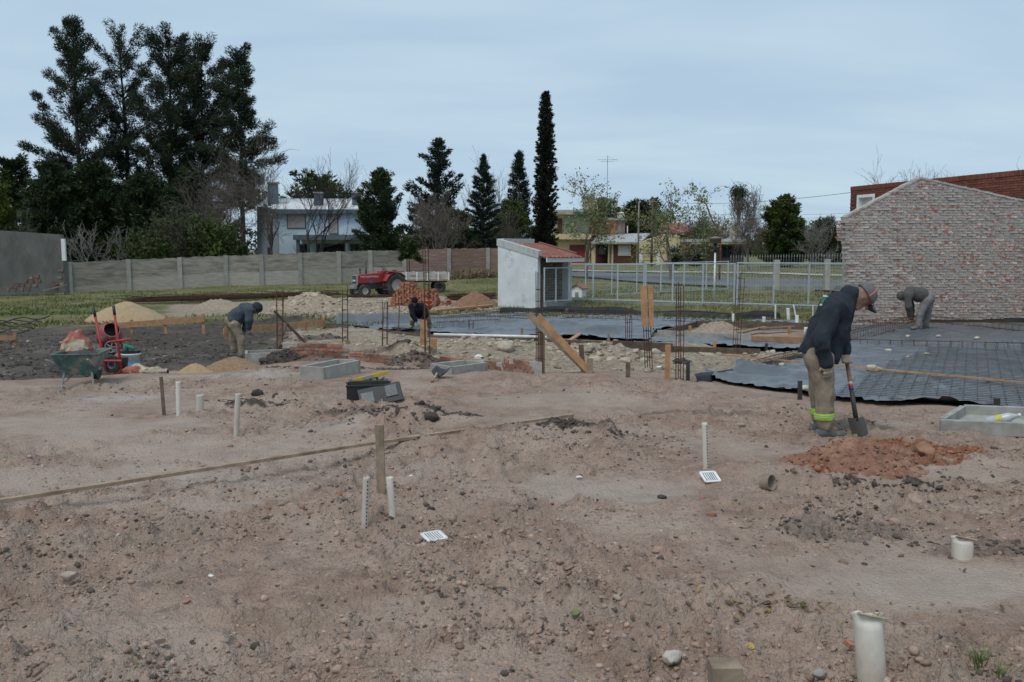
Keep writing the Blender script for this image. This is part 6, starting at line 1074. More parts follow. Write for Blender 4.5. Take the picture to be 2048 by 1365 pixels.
def folds(amp, f, seed, dirz=.75):
    def fn(X):
        a = vnoise(X[..., 0] * f + X[..., 1] * f * .7 + seed, X[..., 2] * f * dirz + X[..., 1] * f * .4, seed); b = vnoise(X[..., 0] * f * 2.1 + seed, X[..., 2] * f * 1.5 + X[..., 1] * 9, seed + 3)
        return -((1 - np.abs(2 * a - 1)) ** 2 * amp + (b - .5) * amp * .7)
    return fn
def cloth(name, c1, c2, sc=14): return M(name, c1, c2, scale=sc, rough=.95, bump=.35, bscale=60, bdist=.006, rand=0, spec=.15)
mt['skin'] = M('skin', (.26, .145, .095), (.20, .105, .068), scale=14, rough=.6, bump=.15, rand=0)
def person(px, py, J, label, jacket, trousers, jc, tc_, k=.96, h=.011, cap=None, glove=None, band=None, hood=None, bootc=(.06, .065, .07), seed=0, facedir=(1, 0, -.5), fw=(1, 0, 0), dirt=None, dz=0.0, hemo=-.06):
    base = P(px, py, dz); root = thing('person', label, 'person', base); j = {n: np.array(at(a, b, base.y + dy) - base) for n, (a, b, dy) in J.items()}; fw = np.array(fw, float); lat = np.array((-fw[1], fw[0], 0))
    for s_ in 'LR': j['ank' + s_][2] = max(j['ank' + s_][2], .085 * k)
    fd = np.array(facedir, float); fd /= np.linalg.norm(fd); side = lat; up = np.cross(fd, side); up = up if up[2] > -.3 else -up; up /= np.linalg.norm(up); Rm = np.stack([fd, side, up], 1); hc = j['head']
    # --- body, one continuous surface
    b = SD(.025 * k); b.cone(j['pelvis'], j['chest'], .125 * k, .135 * k).cone(j['chest'], j['neck'], .10 * k, .055 * k).cone(j['neck'], hc, .052 * k, .06 * k)
    b.ell(hc + up * .02 * k, np.array((.098, .078, .105)) * k, Rm).cone(hc + fd * .03 * k - up * .045 * k, hc + fd * .062 * k - up * .095 * k, .058 * k, .034 * k)
    b.cone(hc + fd * .095 * k + up * .015 * k, hc + fd * .118 * k - up * .022 * k, .008 * k, .015 * k, .012).cone(hc + fd * .088 * k - up * .06 * k - side * .02 * k, hc + fd * .088 * k - up * .06 * k + side * .02 * k, .009 * k, .009 * k, .008).cone(hc + fd * .085 * k + up * .03 * k - side * .035 * k, hc + fd * .085 * k + up * .03 * k + side * .035 * k, .012 * k, .012 * k, .012)
    for s_, sg in (('L', 1), ('R', -1)):
        b.ell(hc + side * sg * .078 * k - up * .005 * k - fd * .005, np.array((.022, .009, .034)) * k, Rm, .008)
        b.cone(j['chest'], j['sho' + s_], .09 * k, .065 * k).cone(j['sho' + s_], j['elb' + s_], .052 * k, .04 * k).cone(j['elb' + s_], j['wri' + s_], .04 * k, .028 * k)
        b.cone(j['pelvis'], j['hip' + s_], .10 * k, .09 * k).cone(j['hip' + s_], j['kne' + s_], .08 * k, .055 * k).cone(j['kne' + s_], j['ank' + s_], .052 * k, .035 * k).cone(j['ank' + s_], j['ank' + s_] + fw * .1 * k - np.array((0, 0, .04 * k)), .035 * k, .03 * k)
        if not glove: hand(b, j, s_, k, fw, lat * sg)
    V, Fq = b.mesh(h * 1.15); npmesh('body', V, Fq, mt['skin'], root, True)
    for sg in (-1, 1): MB().lathe([(.001, -.008), (.007, -.005), (.009, 0), (.007, .005), (.001, .008)], hc + fd * .09 * k + up * .008 * k + side * sg * .032 * k, 8).build('eye', mt['black'], root, smooth=True)
    # --- trousers
    t = SD(.035 * k); t.cone(j['hipL'], j['hipR'], .125 * k, .125 * k).ell(j['pelvis'], np.array((.15, .17, .13)) * k)
    for s_ in 'LR':
        a = j['ank' + s_]; kn = j['kne' + s_]; t.cone(j['hip' + s_], kn, .115 * k, .08 * k).cone(kn, a + np.array((0, 0, .02)), .078 * k, .072 * k)
    t.noise = folds(.014 * k, 11, seed); zlow = min(j['ankL'][2], j['ankR'][2]); t.cut.append(lambda X: (zlow - .055 * k) - X[..., 2])
    V, Fq = t.mesh(h); npmesh('trousers', V, Fq, trousers, root, True)
    if band:
        for s_ in 'LR':
            a, kn = j['ank' + s_], j['kne' + s_]; m = a + (kn - a) * band[0]; L = np.linalg.norm(kn - a); ax_ = (kn - a) / L
            for nm, mat_, off, hw, ex in (('reflective_band', mt['hiviz'], 0, .032, .010), ('silver_stripe', mt['silver'], 0, .007, .0125)):
                q = SD(); q.cone(a, kn, (.072 + ex) * k, (.078 + ex) * k); q.noise = folds(.014 * k, 11, seed); q.cut.append(lambda X, m=m, hw=hw: np.abs((X - m) @ ax_) - hw * k)
                V, Fq = q.mesh(.008 if h < .012 else .012); npmesh(nm, V, Fq, mat_, root, True)
    # --- jacket
    q = SD(.05 * k); pe = j['pelvis']; ch = j['chest']; mid = (pe + ch) / 2 + j.get('bulge', np.zeros(3)); q.cone(pe - (ch - pe) * .12, mid, .165 * k, .175 * k).cone(mid, ch, .175 * k, .165 * k).ell(pe, np.array((.17, .19, .14)) * k); q.cone(j['shoL'] * .8 + ch * .2, j['shoR'] * .8 + ch * .2, .105 * k, .105 * k).cone(ch, j['neck'], .13 * k, .075 * k)
    for s_ in 'LR': q.cone(j['sho' + s_], j['elb' + s_], .088 * k, .074 * k, .03 * k).cone(j['elb' + s_], j['wri' + s_] * .97 + j['elb' + s_] * .03, .074 * k, .056 * k, .03 * k)
    q.noise = folds(.018 * k, 9, seed + 5); axd = (ch - pe) / np.linalg.norm(ch - pe)
    hem = pe + axd * hemo * k
    def hemcut(X):
        d = (hem - X) @ axd; dl = np.minimum(np.linalg.norm(X - j['wriL'], axis=-1), np.linalg.norm(X - j['wriR'], axis=-1)); de = np.minimum(np.linalg.norm(X - j['elbL'], axis=-1), np.linalg.norm(X - j['elbR'], axis=-1)); return np.where(np.minimum(dl, de) < .2 * k, np.where(np.minimum(dl, de) < np.linalg.norm(X - pe, axis=-1) - .02, -1.0, d), d)
    q.cut.append(hemcut); V, Fq = q.mesh(h); npmesh('jacket', V, Fq, jacket, root, True)
    c = SD(.02); nk = j['neck']; c.cone(nk - (hc - nk) * .15, nk + (hc - nk) * .25, .078 * k, .07 * k); V, Fq = c.mesh(h); npmesh('collar' if not hood else 'hood_base', V, Fq, jacket, root, True)
    # --- shoes
    for s_ in 'LR':
        a = j['ank' + s_]; zf = -.005 if abs(a[2]) < .16 else a[2] - .09; f2 = fw; q = SD(.02); q.cone(np.array((a[0], a[1], zf + .05 * k)) - f2 * .06 * k, np.array((a[0], a[1], zf + .055 * k)) + f2 * .06 * k, .048 * k, .05 * k).cone(np.array((a[0], a[1], zf + .045 * k)) + f2 * .06 * k, np.array((a[0], a[1], zf + .04 * k)) + f2 * .165 * k, .05 * k, .042 * k).cone(np.array((a[0], a[1], zf + .06 * k)), a + np.array((0, 0, .04 * k)), .05 * k, .05 * k)
        q.cut.append(lambda X, zf=zf: zf - X[..., 2]); V, Fq = q.mesh(.009 if h < .012 else .012); npmesh('shoe', V, Fq, mt['boot'], root, True)
        q = SD(.02); q.cone(np.array((a[0], a[1], zf + .02 * k)) - f2 * .06 * k, np.array((a[0], a[1], zf + .02 * k)) + f2 * .165 * k, .054 * k, .05 * k); q.cut.append(lambda X, zf=zf: np.maximum(zf - .004 - X[..., 2], X[..., 2] - zf - .022)); V, Fq = q.mesh(.009); npmesh('sole', V, Fq, mt['sole'], root, True)
    if glove:
        for s_, sg in (('L', 1), ('R', -1)):
            q = SD(.012 * k); hand(q, j, s_, k * 1.12, fw, lat * sg); q.cone(j['wri' + s_], j['wri' + s_] + (j['elb' + s_] - j['wri' + s_]) * .08, .040 * k, .045 * k); V, Fq = q.mesh(.006 if h < .012 else .009); npmesh('glove', V, Fq, glove, root, True)
    if cap:
        kind, cm = cap; q = SD(.015)
        if kind == 'cap':
            q.ell(hc + up * .045 * k - fd * .005, np.array((.118, .098, .105)) * k, Rm); q.cut.append(lambda X: ((hc + up * .028 * k - X) @ up)); V, Fq = q.mesh(.008); npmesh('cap', V, Fq, cm, root, True)
            m = MB(); nn = 11; vs = []
            for r_, dz in ((.0, 0.), (.045, .004), (.085, -.004)):
                for i in range(nn): w_ = -1.25 + 2.5 * i / (nn - 1); p_ = hc + fd * (.07 + .045 * math.cos(w_) + r_ * math.cos(w_) ** .5 if math.cos(w_) > 0 else .07) * k + side * math.sin(w_) * (.095 - r_ * .1) * k + up * (.034 + dz - .03 * abs(math.sin(w_)) ** 2 * (r_ > 0)) * k; vs.append(tuple(p_))
            tk = tuple(up * .008); nvs = len(vs); vs = vs + [tuple(np.array(p_) + up * .007) for p_ in vs]; fs = [(r * nn + i, r * nn + i + 1, (r + 1) * nn + i + 1, (r + 1) * nn + i) for r in range(2) for i in range(nn - 1)]; fs2 = [tuple(nvs + i for i in reversed(f_)) for f_ in fs]; edge = [(2 * nn + i, 2 * nn + i + 1, nvs + 2 * nn + i + 1, nvs + 2 * nn + i) for i in range(nn - 1)]; m.add(vs, fs + fs2 + edge); m.build('brim', cm, root, smooth=True)
            s2 = SD(.01); s2.ell(hc + up * .045 * k - fd * .005, np.array((.121, .101, .108)) * k, Rm); s2.cut.append(lambda X: np.maximum((hc + up * .03 * k - X) @ up, np.abs((X - hc) @ fd * .96 - (X - hc) @ side * -.25 + .008) - .009)); V, Fq = s2.mesh(.006); npmesh('cap_stripe', V, Fq, M('coral_stripe', (.55, .17, .13), (.45, .14, .11), scale=20, rough=.8), root, True)
        else:
            q.ell(hc + up * .03 * k - fd * .02 * k, np.array((.118, .1, .112)) * k, Rm); q.cut.append(lambda X: np.minimum((hc - up * .0 * k - X) @ up, (X - hc) @ fd + .02)); q.noise = folds(.006, 14, seed); V, Fq = q.mesh(.01); npmesh('beanie' if kind == 'beanie' else 'hood', V, Fq, cm, root, True)
    return root, j, base
def hand(b, j, s_, k, fw, out_):      # palm, four bent fingers, thumb from the side of the palm
    wv = j['wri' + s_]; d = j.get('hd' + s_); d = (wv - j['elb' + s_]) if d is None else d - wv; d = d / np.linalg.norm(d); n = np.cross(d, fw); n = n / (np.linalg.norm(n) + 1e-9) if np.linalg.norm(n) > .2 else out_; acr = np.cross(n, d); acr /= np.linalg.norm(acr); inn = n if n @ out_ < 0 else -n
    pc = wv + d * .05 * k; b.cone(wv, wv + d * .03 * k, .027 * k, .03 * k).cone(pc - acr * .022 * k, pc + acr * .022 * k, .019 * k, .019 * k).cone(pc + d * .035 * k - acr * .026 * k, pc + d * .035 * k + acr * .026 * k, .015 * k, .015 * k)
    for i, (o, L) in enumerate(((-.03, .062), (-.01, .072), (.01, .068), (.03, .054))):
        r0 = pc + d * .04 * k + acr * o * k; p1 = r0 + (d * .8 + inn * .35) * L * .5 * k; p2 = p1 + (d * .45 + inn * .8) * L * .38 * k; p3 = p2 + (d * .0 + inn * .9) * L * .25 * k; b.cone(r0, p1, .0098 * k, .0092 * k, .005).cone(p1, p2, .0092 * k, .0085 * k, .005).cone(p2, p3, .0085 * k, .0075 * k, .005)
    t0 = pc - d * .02 * k + acr * -.028 * k; t1 = t0 + (d * .5 - acr * .5 + inn * .5) * .045 * k; t2 = t1 + (d * .7 + inn * .5) * .03 * k; b.cone(t0, t1, .013 * k, .011 * k, .008).cone(t1, t2, .011 * k, .009 * k, .006)
mt['hiviz'] = M('lime_reflective_band', (.33, .55, .05), (.27, .46, .05), scale=20, rough=.5, bump=.1, rand=0); mt['silver'] = M('silver_stripe', (.42, .44, .40), (.36, .38, .34), scale=20, rough=.35, rand=0, bump=0)
mt['boot'] = M('grey_blue_boot', (.10, .115, .125), (.065, .072, .078), scale=18, rough=.8, bump=.3, rand=0, c3=(.20, .16, .13), s3=9); mt['sole'] = M('boot_sole', (.04, .038, .036), (.03, .028, .027), scale=18, rough=.9, bump=.2)
khaki = cloth('khaki_work_trousers', (.30, .245, .185), (.21, .17, .128)); glv = cloth('cotton_glove', (.42, .34, .265), (.32, .25, .19), 30)
navy = cloth('dark_navy_jacket', (.034, .042, .052), (.022, .028, .036)); greyj = cloth('blue_grey_jacket', (.075, .088, .105), (.052, .062, .076)); hoodg = cloth('grey_hoodie', (.105, .10, .092), (.075, .07, .066)); lightg = cloth('light_grey_trousers', (.215, .20, .20), (.16, .15, .15)); darkj = cloth('black_blue_jacket', (.014, .016, .024), (.010, .011, .016)); capg = cloth('grey_cap', (.17, .16, .16), (.12, .112, .112), 25); bean = cloth('black_beanie', (.016, .017, .02), (.01, .011, .013)); dbean = cloth('charcoal_hood', (.045, .048, .055), (.03, .032, .036))
JM = dict(ankR=(1650, 852, -.12), ankL=(1640, 838, .14), kneR=(1650, 788, -.12), kneL=(1636, 782, .13), hipR=(1640, 718, -.09), hipL=(1638, 716, .09), pelvis=(1640, 705, 0), chest=(1672, 622, 0), neck=(1700, 588, 0), head=(1724, 594, 0), shoR=(1668, 616, -.19), shoL=(1676, 612, .19), elbR=(1642, 680, -.26), elbL=(1684, 672, .22), wriR=(1652, 726, -.24), wriL=(1688, 704, .06), hdR=(1657, 752, -.24), hdL=(1692, 722, .0))
man, jm, mb0 = person(1662, 872, JM, 'man in dark navy jacket and grey cap leaning on a shovel', navy, khaki, 0, 0, k=.96, h=.011, cap=('cap', capg), glove=glv, band=(.30,), seed=3, facedir=(.50, -.12, -.85))
lg = MB(); q = at(1650, 602, mb0.y - .07) - mb0
for i, (dz, m_) in enumerate(((.0, 'g'),)): pass
for nm, col_, dz, hh_ in (('logo_green', (.03, .22, .10), 0, .05), ('logo_lettering', (.62, .63, .62), .04, .018), ('logo_lettering', (.62, .63, .62), -.04, .018)):
    c_ = q + Vector((-.008 + dz * .35, 0, dz)); MB().box(c_, (.02, .09, hh_), Matrix.Rotation(R(22), 3, 'Y')).build(nm, M(nm + str(dz), col_, scale=30, rough=.8), man)
JL = dict(ankR=(484, 710, -.12), ankL=(468, 704, .12), kneR=(482, 681, -.11), kneL=(467, 679, .11), hipR=(469, 650, -.09), hipL=(464, 648, .09), pelvis=(464, 642, 0), chest=(491, 621, 0), neck=(505, 615, 0), head=(513, 618, 0), shoR=(499, 620, -.18), shoL=(498, 617, .18), elbR=(498, 641, -.21), elbL=(494, 641, .16), wriR=(497, 656, -.16), wriL=(489, 660, .05), hdR=(500, 668, -.14), hdL=(490, 670, .05))
person(478, 716, JL, 'stooping worker in blue grey jacket beside the gravel heap at left', greyj, khaki, 0, 0, k=.86, h=.014, cap=('hood', dbean), glove=glv, seed=7, hemo=.0, facedir=(.35, -.1, -.93))
JR = dict(ankR=(1851, 659, .14), ankL=(1836, 660, -.12), kneR=(1855, 628, .13), kneL=(1840, 629, -.11), hipR=(1858, 600, .09), hipL=(1855, 601, -.09), pelvis=(1857, 594, 0), chest=(1823, 586, 0), neck=(1811, 589, 0), head=(1804, 594, 0), shoR=(1815, 590, .18), shoL=(1816, 592, -.18), elbR=(1822, 613, .18), elbL=(1817, 614, -.2), wriR=(1824, 632, .08), wriL=(1819, 632, -.10), hdR=(1825, 642, .06), hdL=(1821, 642, -.08))
person(1842, 666, JR, 'worker in grey hoodie bending down in front of the brick gable', hoodg, lightg, 0, 0, k=.90, h=.014, cap=('hood', hoodg), seed=9, dz=.085, hemo=.10, facedir=(-.35, -.1, -.93), fw=(-1, 0, 0))
JC = dict(ankR=(823, 657, .05), ankL=(860, 655, .12), kneR=(826, 640, -.12), kneL=(856, 641, -.05), hipR=(831, 630, .16), hipL=(843, 630, .18), pelvis=(837, 627, .18), chest=(834, 618, -.16), neck=(831, 609, -.26), head=(829, 604, -.32), shoR=(822, 613, -.18), shoL=(846, 613, -.16), elbR=(825, 629, -.30), elbL=(852, 630, -.24), wriR=(831, 641, -.34), wriL=(846, 641, -.3), hdR=(834, 649, -.34), hdL=(842, 649, -.32))
person(841, 663, JC, 'crouching worker in black jacket and beanie in the middle of the sheeting', darkj, khaki, 0, 0, k=.86, h=.014, cap=('beanie', bean), band=(.15,), seed=12, dz=.06, facedir=(.0, -.75, -.66), fw=(0, -1, 0))
# the shovel he leans on
g0 = at(1690, 700, mb0.y + .05); g1 = at(1712, 838, mb0.y - .10); sv = thing('shovel', 'long handled shovel standing in front of the man in navy', 'shovel', g1); dv = (g0 - g1).normalized()
MB().tube([g1, g1.lerp(g0, .5), g0], [.017, .019, .02], 10).build('handle', M('worn_ash_handle', (.30, .17, .085), (.20, .11, .055), scale=14, rough=.55), sv, g1, smooth=True)
for f0, f1, c_ in ((.50, .535, (.6, .6, .6)), (.46, .50, (.5, .05, .04)), (.42, .46, (.06, .05, .25))): MB().tube([g1.lerp(g0, f0), g1.lerp(g0, f1)], .021, 10).build('sticker', M('sticker' + str(f0), c_, scale=20, rough=.4), sv, g1, smooth=True)
MB().tube([g1 - dv * .02, g1 + dv * .28], [.022, .019], 10).build('socket', mt['darkmetal'], sv, g1, smooth=True)
bl = MB(); sdv = Vector((1, .25, 0)).normalized(); nn = 7; vs = []
for i in range(6):
    t = i / 5; w_ = .085 * (1 if t < .75 else 1 - .25 * (t - .75) / .25)
    for j_ in range(nn): s_ = -1 + 2 * j_ / (nn - 1); p_ = g1 + Vector((.07 * t, -.02, 0)) + sdv * (s_ * w_) + Vector((0, 0, -.20 * t + .01)) + Vector((0, .035 * s_ * s_ - .0, 0)); vs.append(p_)
fs = [(i * nn + j_, i * nn + j_ + 1, (i + 1) * nn + j_ + 1, (i + 1) * nn + j_) for i in range(5) for j_ in range(nn - 1)]; m2 = len(vs); vs2 = [p_ + Vector((0, .006, 0)) for p_ in vs]; bl.add(vs + vs2, fs + [tuple(m2 + q_ for q_ in reversed(f_)) for f_ in fs]); bl.build('blade', M('worn_steel', (.14, .125, .115), (.085, .075, .07), scale=12, rough=.5, metal=.5), sv, g1, smooth=True)
q = P(797, 668); hm = thing('shovel', 'dark shovel standing upright left of the crouching worker', 'shovel', q); MB().tube([(0, 0, .05), (.03, 0, .72)], .016, 6).build('handle', mt['darkwood'], hm); MB().box((0, 0, .02), (.16, .03, .26), taper=.8).build('blade', mt['darkmetal'], hm); MB().box((.03, 0, .75), (.12, .03, .03)).build('grip', mt['darkmetal'], hm)
# ------------------------------------------------------------------ tractor
def wheel(parent, c, r, w_, rimr, rimmat, lugs=0, name='wheel', hub=None, axis_y=True):
    e = bpy.data.objects.new(name, None); COL.objects.link(e); e.parent = parent; e.location = c; e.rotation_euler = (R(90), 0, 0)
    p = [(rimr, -w_ * .42), (r * .80, -w_ * .5), (r * .95, -w_ * .46), (r, -w_ * .3), (r, w_ * .3), (r * .95, w_ * .46), (r * .80, w_ * .5), (rimr, w_ * .42)]; mb = MB().lathe(p, n=28, cap=False)
    if lugs:
        for i in range(lugs):
            for sg in (-1, 1):
                a = 2 * math.pi * (i + (.5 if sg > 0 else 0)) / lugs; mb.box((math.cos(a) * r * 1.005, math.sin(a) * r * 1.005, sg * w_ * .24), (r * .07, r * .075, w_ * .52), Matrix.Rotation(a, 3, 'Z') @ Matrix.Rotation(sg * .6, 3, 'X'))
    mb.build('tyre', mt['rubber'], e, smooth=False)
    MB().lathe([(.02, w_ * .1), (rimr * .35, w_ * .1), (rimr * .45, w_ * .02), (rimr * .85, w_ * .05), (rimr * .92, w_ * .3), (rimr * 1.02, w_ * .42), (rimr * 1.02, -w_ * .42), (rimr * .9, -w_ * .3), (rimr * .8, -w_ * .05), (.02, -w_ * .05)], n=24, cap=False).build('rim', rimmat, e, smooth=True)
    for i in range(6): a = i * math.pi / 3; share('bolt', boltm, e, (rimr * .28 * math.cos(a), rimr * .28 * math.sin(a), w_ * .11))
    return e
_b = MB().lathe([(.018, 0), (.018, .03)], n=6); boltm = bpy.data.meshes.new('bolt'); boltm.from_pydata(_b.v, [], _b.f); boltm.materials.append(mt['darkmetal'])
fw_ = Vector((-math.cos(R(36)), -math.sin(R(36)), 0)); lf = Vector((-fw_.y, fw_.x, 0)); rb_ = P(794, 593) - lf * .72; rb_.z = gz(rb_.x, rb_.y)
tr = thing('tractor', 'red farm tractor with grey grille parked in front of the wall', 'tractor', rb_, math.atan2(fw_.y, fw_.x)); rimw = M('pale_wheel_rim', (.42, .42, .40), (.30, .29, .27), scale=6, rough=.6)
for sy in (.72, -.72): wheel(tr, (0, sy, .69), .69, .36, .36, rimw, 18)
for sy in (.60, -.60): wheel(tr, (2.05, sy, .38), .38, .2, .2, rimw)
MB().prism([(.62, .86), (2.28, .80), (2.33, 1.28), (2.2, 1.36), (.62, 1.46)], (0, -.27, 0), (1, 0, 0), (0, 0, 1), (0, 1, 0), .54).build('hood', mt['red'], tr, bevel=.04)
gr = MB().box((2.36, 0, 1.02), (.12, .56, .62)).build('grille_surround', mt['greymetal'], tr, bevel=.03); MB().box((2.425, 0, 1.05), (.02, .46, .46)).build('grille', mt['black'], gr)
for sy in (.1, -.1): MB().lathe([(.005, .03), (.06, .025), (.075, 0), (.07, -.02)], (2.44, sy, .98), 12, Matrix.Rotation(R(90), 3, 'Y')).build('headlight', M('lamp_glass' + str(sy), (.75, .76, .78), scale=8, rough=.15), tr, smooth=True)
for k in range(5): MB().box((2.437, 0, 1.10 + k * .035), (.006, .44, .008)).build('grille_bar', mt['greymetal'], gr)
for sy in (.275, -.275): MB().box((1.55, sy, 1.22), (1.2, .008, .10)).build('decal_stripe', M('silver_decal' + str(sy), (.55, .55, .56), (.25, .05, .05), scale=14, rough=.5), tr)
MB().box((1.4, 0, .68), (1.5, .36, .42)).box((.3, 0, .72), (1.0, .46, .5)).build('engine', mt['darkmetal'], tr, bevel=.03); MB().box((2.05, 0, .45), (.12, 1.05, .1)).build('front_axle', mt['darkmetal'], tr, bevel=.02); MB().box((0, 0, .69), (.24, 1.2, .24)).build('rear_axle', mt['darkmetal'], tr, bevel=.03)
MB().box((2.5, 0, .6), (.22, .62, .2)).build('front_weight', mt['greymetal'], tr, bevel=.03); MB().box((1.45, .24, .9), (.22, .08, .16)).build('fuel_filter', M('blue_filter', (.06, .12, .2), scale=5, rough=.5), tr)
MB().box((.72, .42, .55), (.5, .4, .04)).box((.72, -.42, .55), (.5, .4, .04)).build('foot_plate', mt['darkmetal'], tr)
for sy in (.53, -.53):
    m = MB(); n = 9; vs = []
    for i in range(n): a = R(20 + 120 * i / (n - 1)); vs += [(math.cos(a) * .8 * 1.0, sy * 1 - (.14 if sy > 0 else -.14), .69 + math.sin(a) * .78), (math.cos(a) * .8, sy + (.36 if sy > 0 else -.36), .69 + math.sin(a) * .78)]
    m.add(vs, [(2 * i, 2 * i + 1, 2 * i + 3, 2 * i + 2) for i in range(n - 1)]); m.box((-.05, sy + (.1 if sy > 0 else -.1), 1.50), (1.0, .5, .05)); m.prism([(.45, .55), (.72, .6), (.62, 1.25), (.3, 1.48), (.1, 1.45)], (0, sy - (.15 if sy > 0 else -.15), 0), (1, 0, 0), (0, 0, 1), (0, 1, 0), .03); fe = m.build('fender', mt['red'], tr); fe.modifiers.new('s', 'SOLIDIFY').thickness = .02
MB().box((.72, 0, 1.4), (.18, .44, .28)).build('dashboard', mt['red'], tr, bevel=.04); MB().tube([(.62, 0, 1.5), (.42, 0, 1.64)], .02, 6).build('steering_column', mt['black'], tr); m = MB(); q = Matrix.Rotation(R(-50), 3, 'Y'); m.tube([Vector((.41, 0, 1.65)) + q @ Vector((.2 * math.cos(a), .2 * math.sin(a), 0)) for a in np.linspace(0, 2 * math.pi, 21)], .016, 6, cap=False).tube([Vector((.41, 0, 1.65)) + q @ Vector((.2, 0, 0)), Vector((.41, 0, 1.65)) + q @ Vector((-.2, 0, 0))], .012, 5); m.build('steering_wheel', mt['black'], tr, smooth=True)
MB().box((-.1, 0, 1.22), (.42, .42, .1)).box((-.3, 0, 1.42), (.08, .42, .34)).build('seat', mt['black'], tr, bevel=.03); MB().tube([(1.7, .12, 1.35), (1.7, .12, 1.72), (1.7, .12, 1.74), (1.7, .12, 2.05), (1.63, .12, 2.15)], [.045, .045, .03, .028, .028], 8).build('exhaust_pipe', mt['black'], tr, smooth=True); MB().tube([(2.0, -.08, 1.35), (2.0, -.08, 1.62)], .03, 8).lathe([(.03, 1.60), (.075, 1.62), (.075, 1.68), (.03, 1.7)], (2.0, -.08, 0), 10).build('air_intake', mt['black'], tr, smooth=True); MB().box((.35, .26, 1.08), (.3, .1, .12)).build('tool_tray', M('yellow_paint', (.5, .38, .12), scale=5, rough=.6), tr)
tr.scale = (.88,) * 3
# ---- trailer
tb = P(846, 588); tb.y += 1.6; tb.z = gz(tb.x, tb.y); tl = thing('farm_trailer', 'white slat sided flat trailer behind the tractor', 'trailer', tb, R(14)); mt['trailw'] = M('chipped_white_paint', (.50, .48, .45), (.38, .36, .33), scale=5, rough=.8, c3=(.27, .17, .12), s3=4, p3=(.54, .68))
MB().box((0, 0, .72), (2.5, 1.5, .08)).build('bed', mt['oldwood'], tl)
for sy in (-.75, .75):
    for k in range(3): MB().box((0, sy, .83 + k * .14), (2.46, .025, .125)).build('side_slat', mt['trailw'], tl)
    for k in range(5): MB().box((-1.22 + k * .61, sy + (.025 if sy > 0 else -.025), .95), (.07, .03, .5)).build('stanchion', mt['white'], tl)
for sx in (-1.24, 1.24):
    for k in range(3): MB().box((sx, 0, .83 + k * .14), (.025, 1.44, .125)).build('end_slat', mt['trailw'], tl)
for k in range(3):
    for i in range(4): MB().box((-.95 + k * .72 + i * .085, -.766, .98), (.05, .004, .07 if i % 2 else .09)).build('red_mark', M('faded_red_paint%d%d' % (k, i), (.38, .12, .09), scale=30, rough=.8), tl)
for sy in (-.62, .62): wheel(tl, (.72, sy, .34), .34, .2, .17, mt['darkmetal'])
MB().box((.72, 0, .34), (.08, 1.2, .08)).build('axle', mt['darkmetal'], tl); MB().plank((-1.2, 0, .6), (-2.0, 0, .5), .1, .1).build('drawbar', mt['darkmetal'], tl); MB().box((0, .3, .64), (2.4, .08, .1)).box((0, -.3, .64), (2.4, .08, .1)).build('chassis', mt['darkmetal'], tl)
# ------------------------------------------------------------------ tools and containers
q = P(858, 620); bk = thing('bucket', 'bright orange plastic bucket beside the brick pile', 'bucket', q); MB().lathe([(.02, 0), (.13, 0), (.165, .36), (.175, .36), (.175, .34), (.155, .34), (.12, .03), (.02, .02)], n=18, cap=False).build('pail', M('orange_plastic', (.62, .09, .03), (.5, .07, .025), scale=4, rough=.5), bk, smooth=True); MB().tube([(.17 * math.cos(a), -.05 - .1 * math.sin(a), .34 - .16 * math.sin(a)) for a in np.linspace(0, math.pi, 11)], .006, 5).build('handle', mt['white'], bk)
q = P(263, 742); bk = thing('bucket', 'white paint bucket with blue band beside the red bags', 'bucket', q); MB().lathe([(.02, 0), (.125, 0), (.145, .27), (.158, .275), (.158, .30), (.150, .30), (.150, .33), (.14, .33), (.12, .04), (.02, .03)], n=22, cap=False).build('pail', mt['whiteplastic'], bk, smooth=True); MB().lathe([(.1285, .03), (.1395, .17)], n=22, cap=False).build('label', M('blue_label', (.05, .32, .62), (.12, .42, .66), scale=9, rough=.5, c3=(.6, .58, .5), s3=14, p3=(.58, .62)), bk, smooth=True); MB().lathe([(.155, .30), (.157, .345), (.05, .33)], n=22, cap=False).build('rim_liner', mt['black'], bk); rg_ = MB().tube([(-.08, 0, .32), (-.1, .05, .42), (-.02, .03, .40), (.06, 0, .36)], [.05, .05, .04, .02], 8).build('green_rag', M('green_cloth', (.05, .22, .14), scale=12, rough=.9), bk, smooth=True)
def bag(px, py, w_, d_, h_, label, c1, seed, c3=None, rz=0, tilt=0, dz=0):
    b = P(px, py, dz); s = SD(.06); rr = random.Random(seed); s.ell((0, 0, h_ * .42), (w_ / 2, d_ / 2, h_ * .45)); s.ell((w_ * .18, 0, h_ * .3), (w_ * .35, d_ * .45, h_ * .3)); s.cone((-.1 * w_, 0, h_ * .6), (.15 * w_, .02, h_ * .92), d_ * .3, d_ * .16); s.noise = folds(.035, 8, seed, 1.0); s.cut.append(lambda X: -X[..., 2]); V, Fq = s.mesh(.016); o = npmesh('cement_bag', V, Fq, M('paper_sack' + str(seed), c1, tuple(x * .75 for x in c1), scale=9, rough=.85, bump=.4, bscale=20, c3=c3, s3=4, p3=(.5, .58), bdist=.02), smooth=True); o.location = b; o.rotation_euler = (tilt, 0, rz); return tag(o, label, 'bag', 'red paper sacks')
bag(231, 749, .26, .18, .30, 'crumpled red sack standing left of the white bucket', (.34, .105, .07), 3); bag(276, 748, .42, .2, .10, 'flattened red and cream sack in front of the bucket', (.33, .12, .085), 4, (.46, .39, .29)); bag(156, 768, .36, .26, .36, 'red and cream sack in the green wheelbarrow', (.36, .115, .08), 5, (.48, .40, .30), 0, 0, .36); bag(310, 748, .3, .15, .05, 'scrap of cream sack right of the flattened sack', (.44, .37, .28), 6)
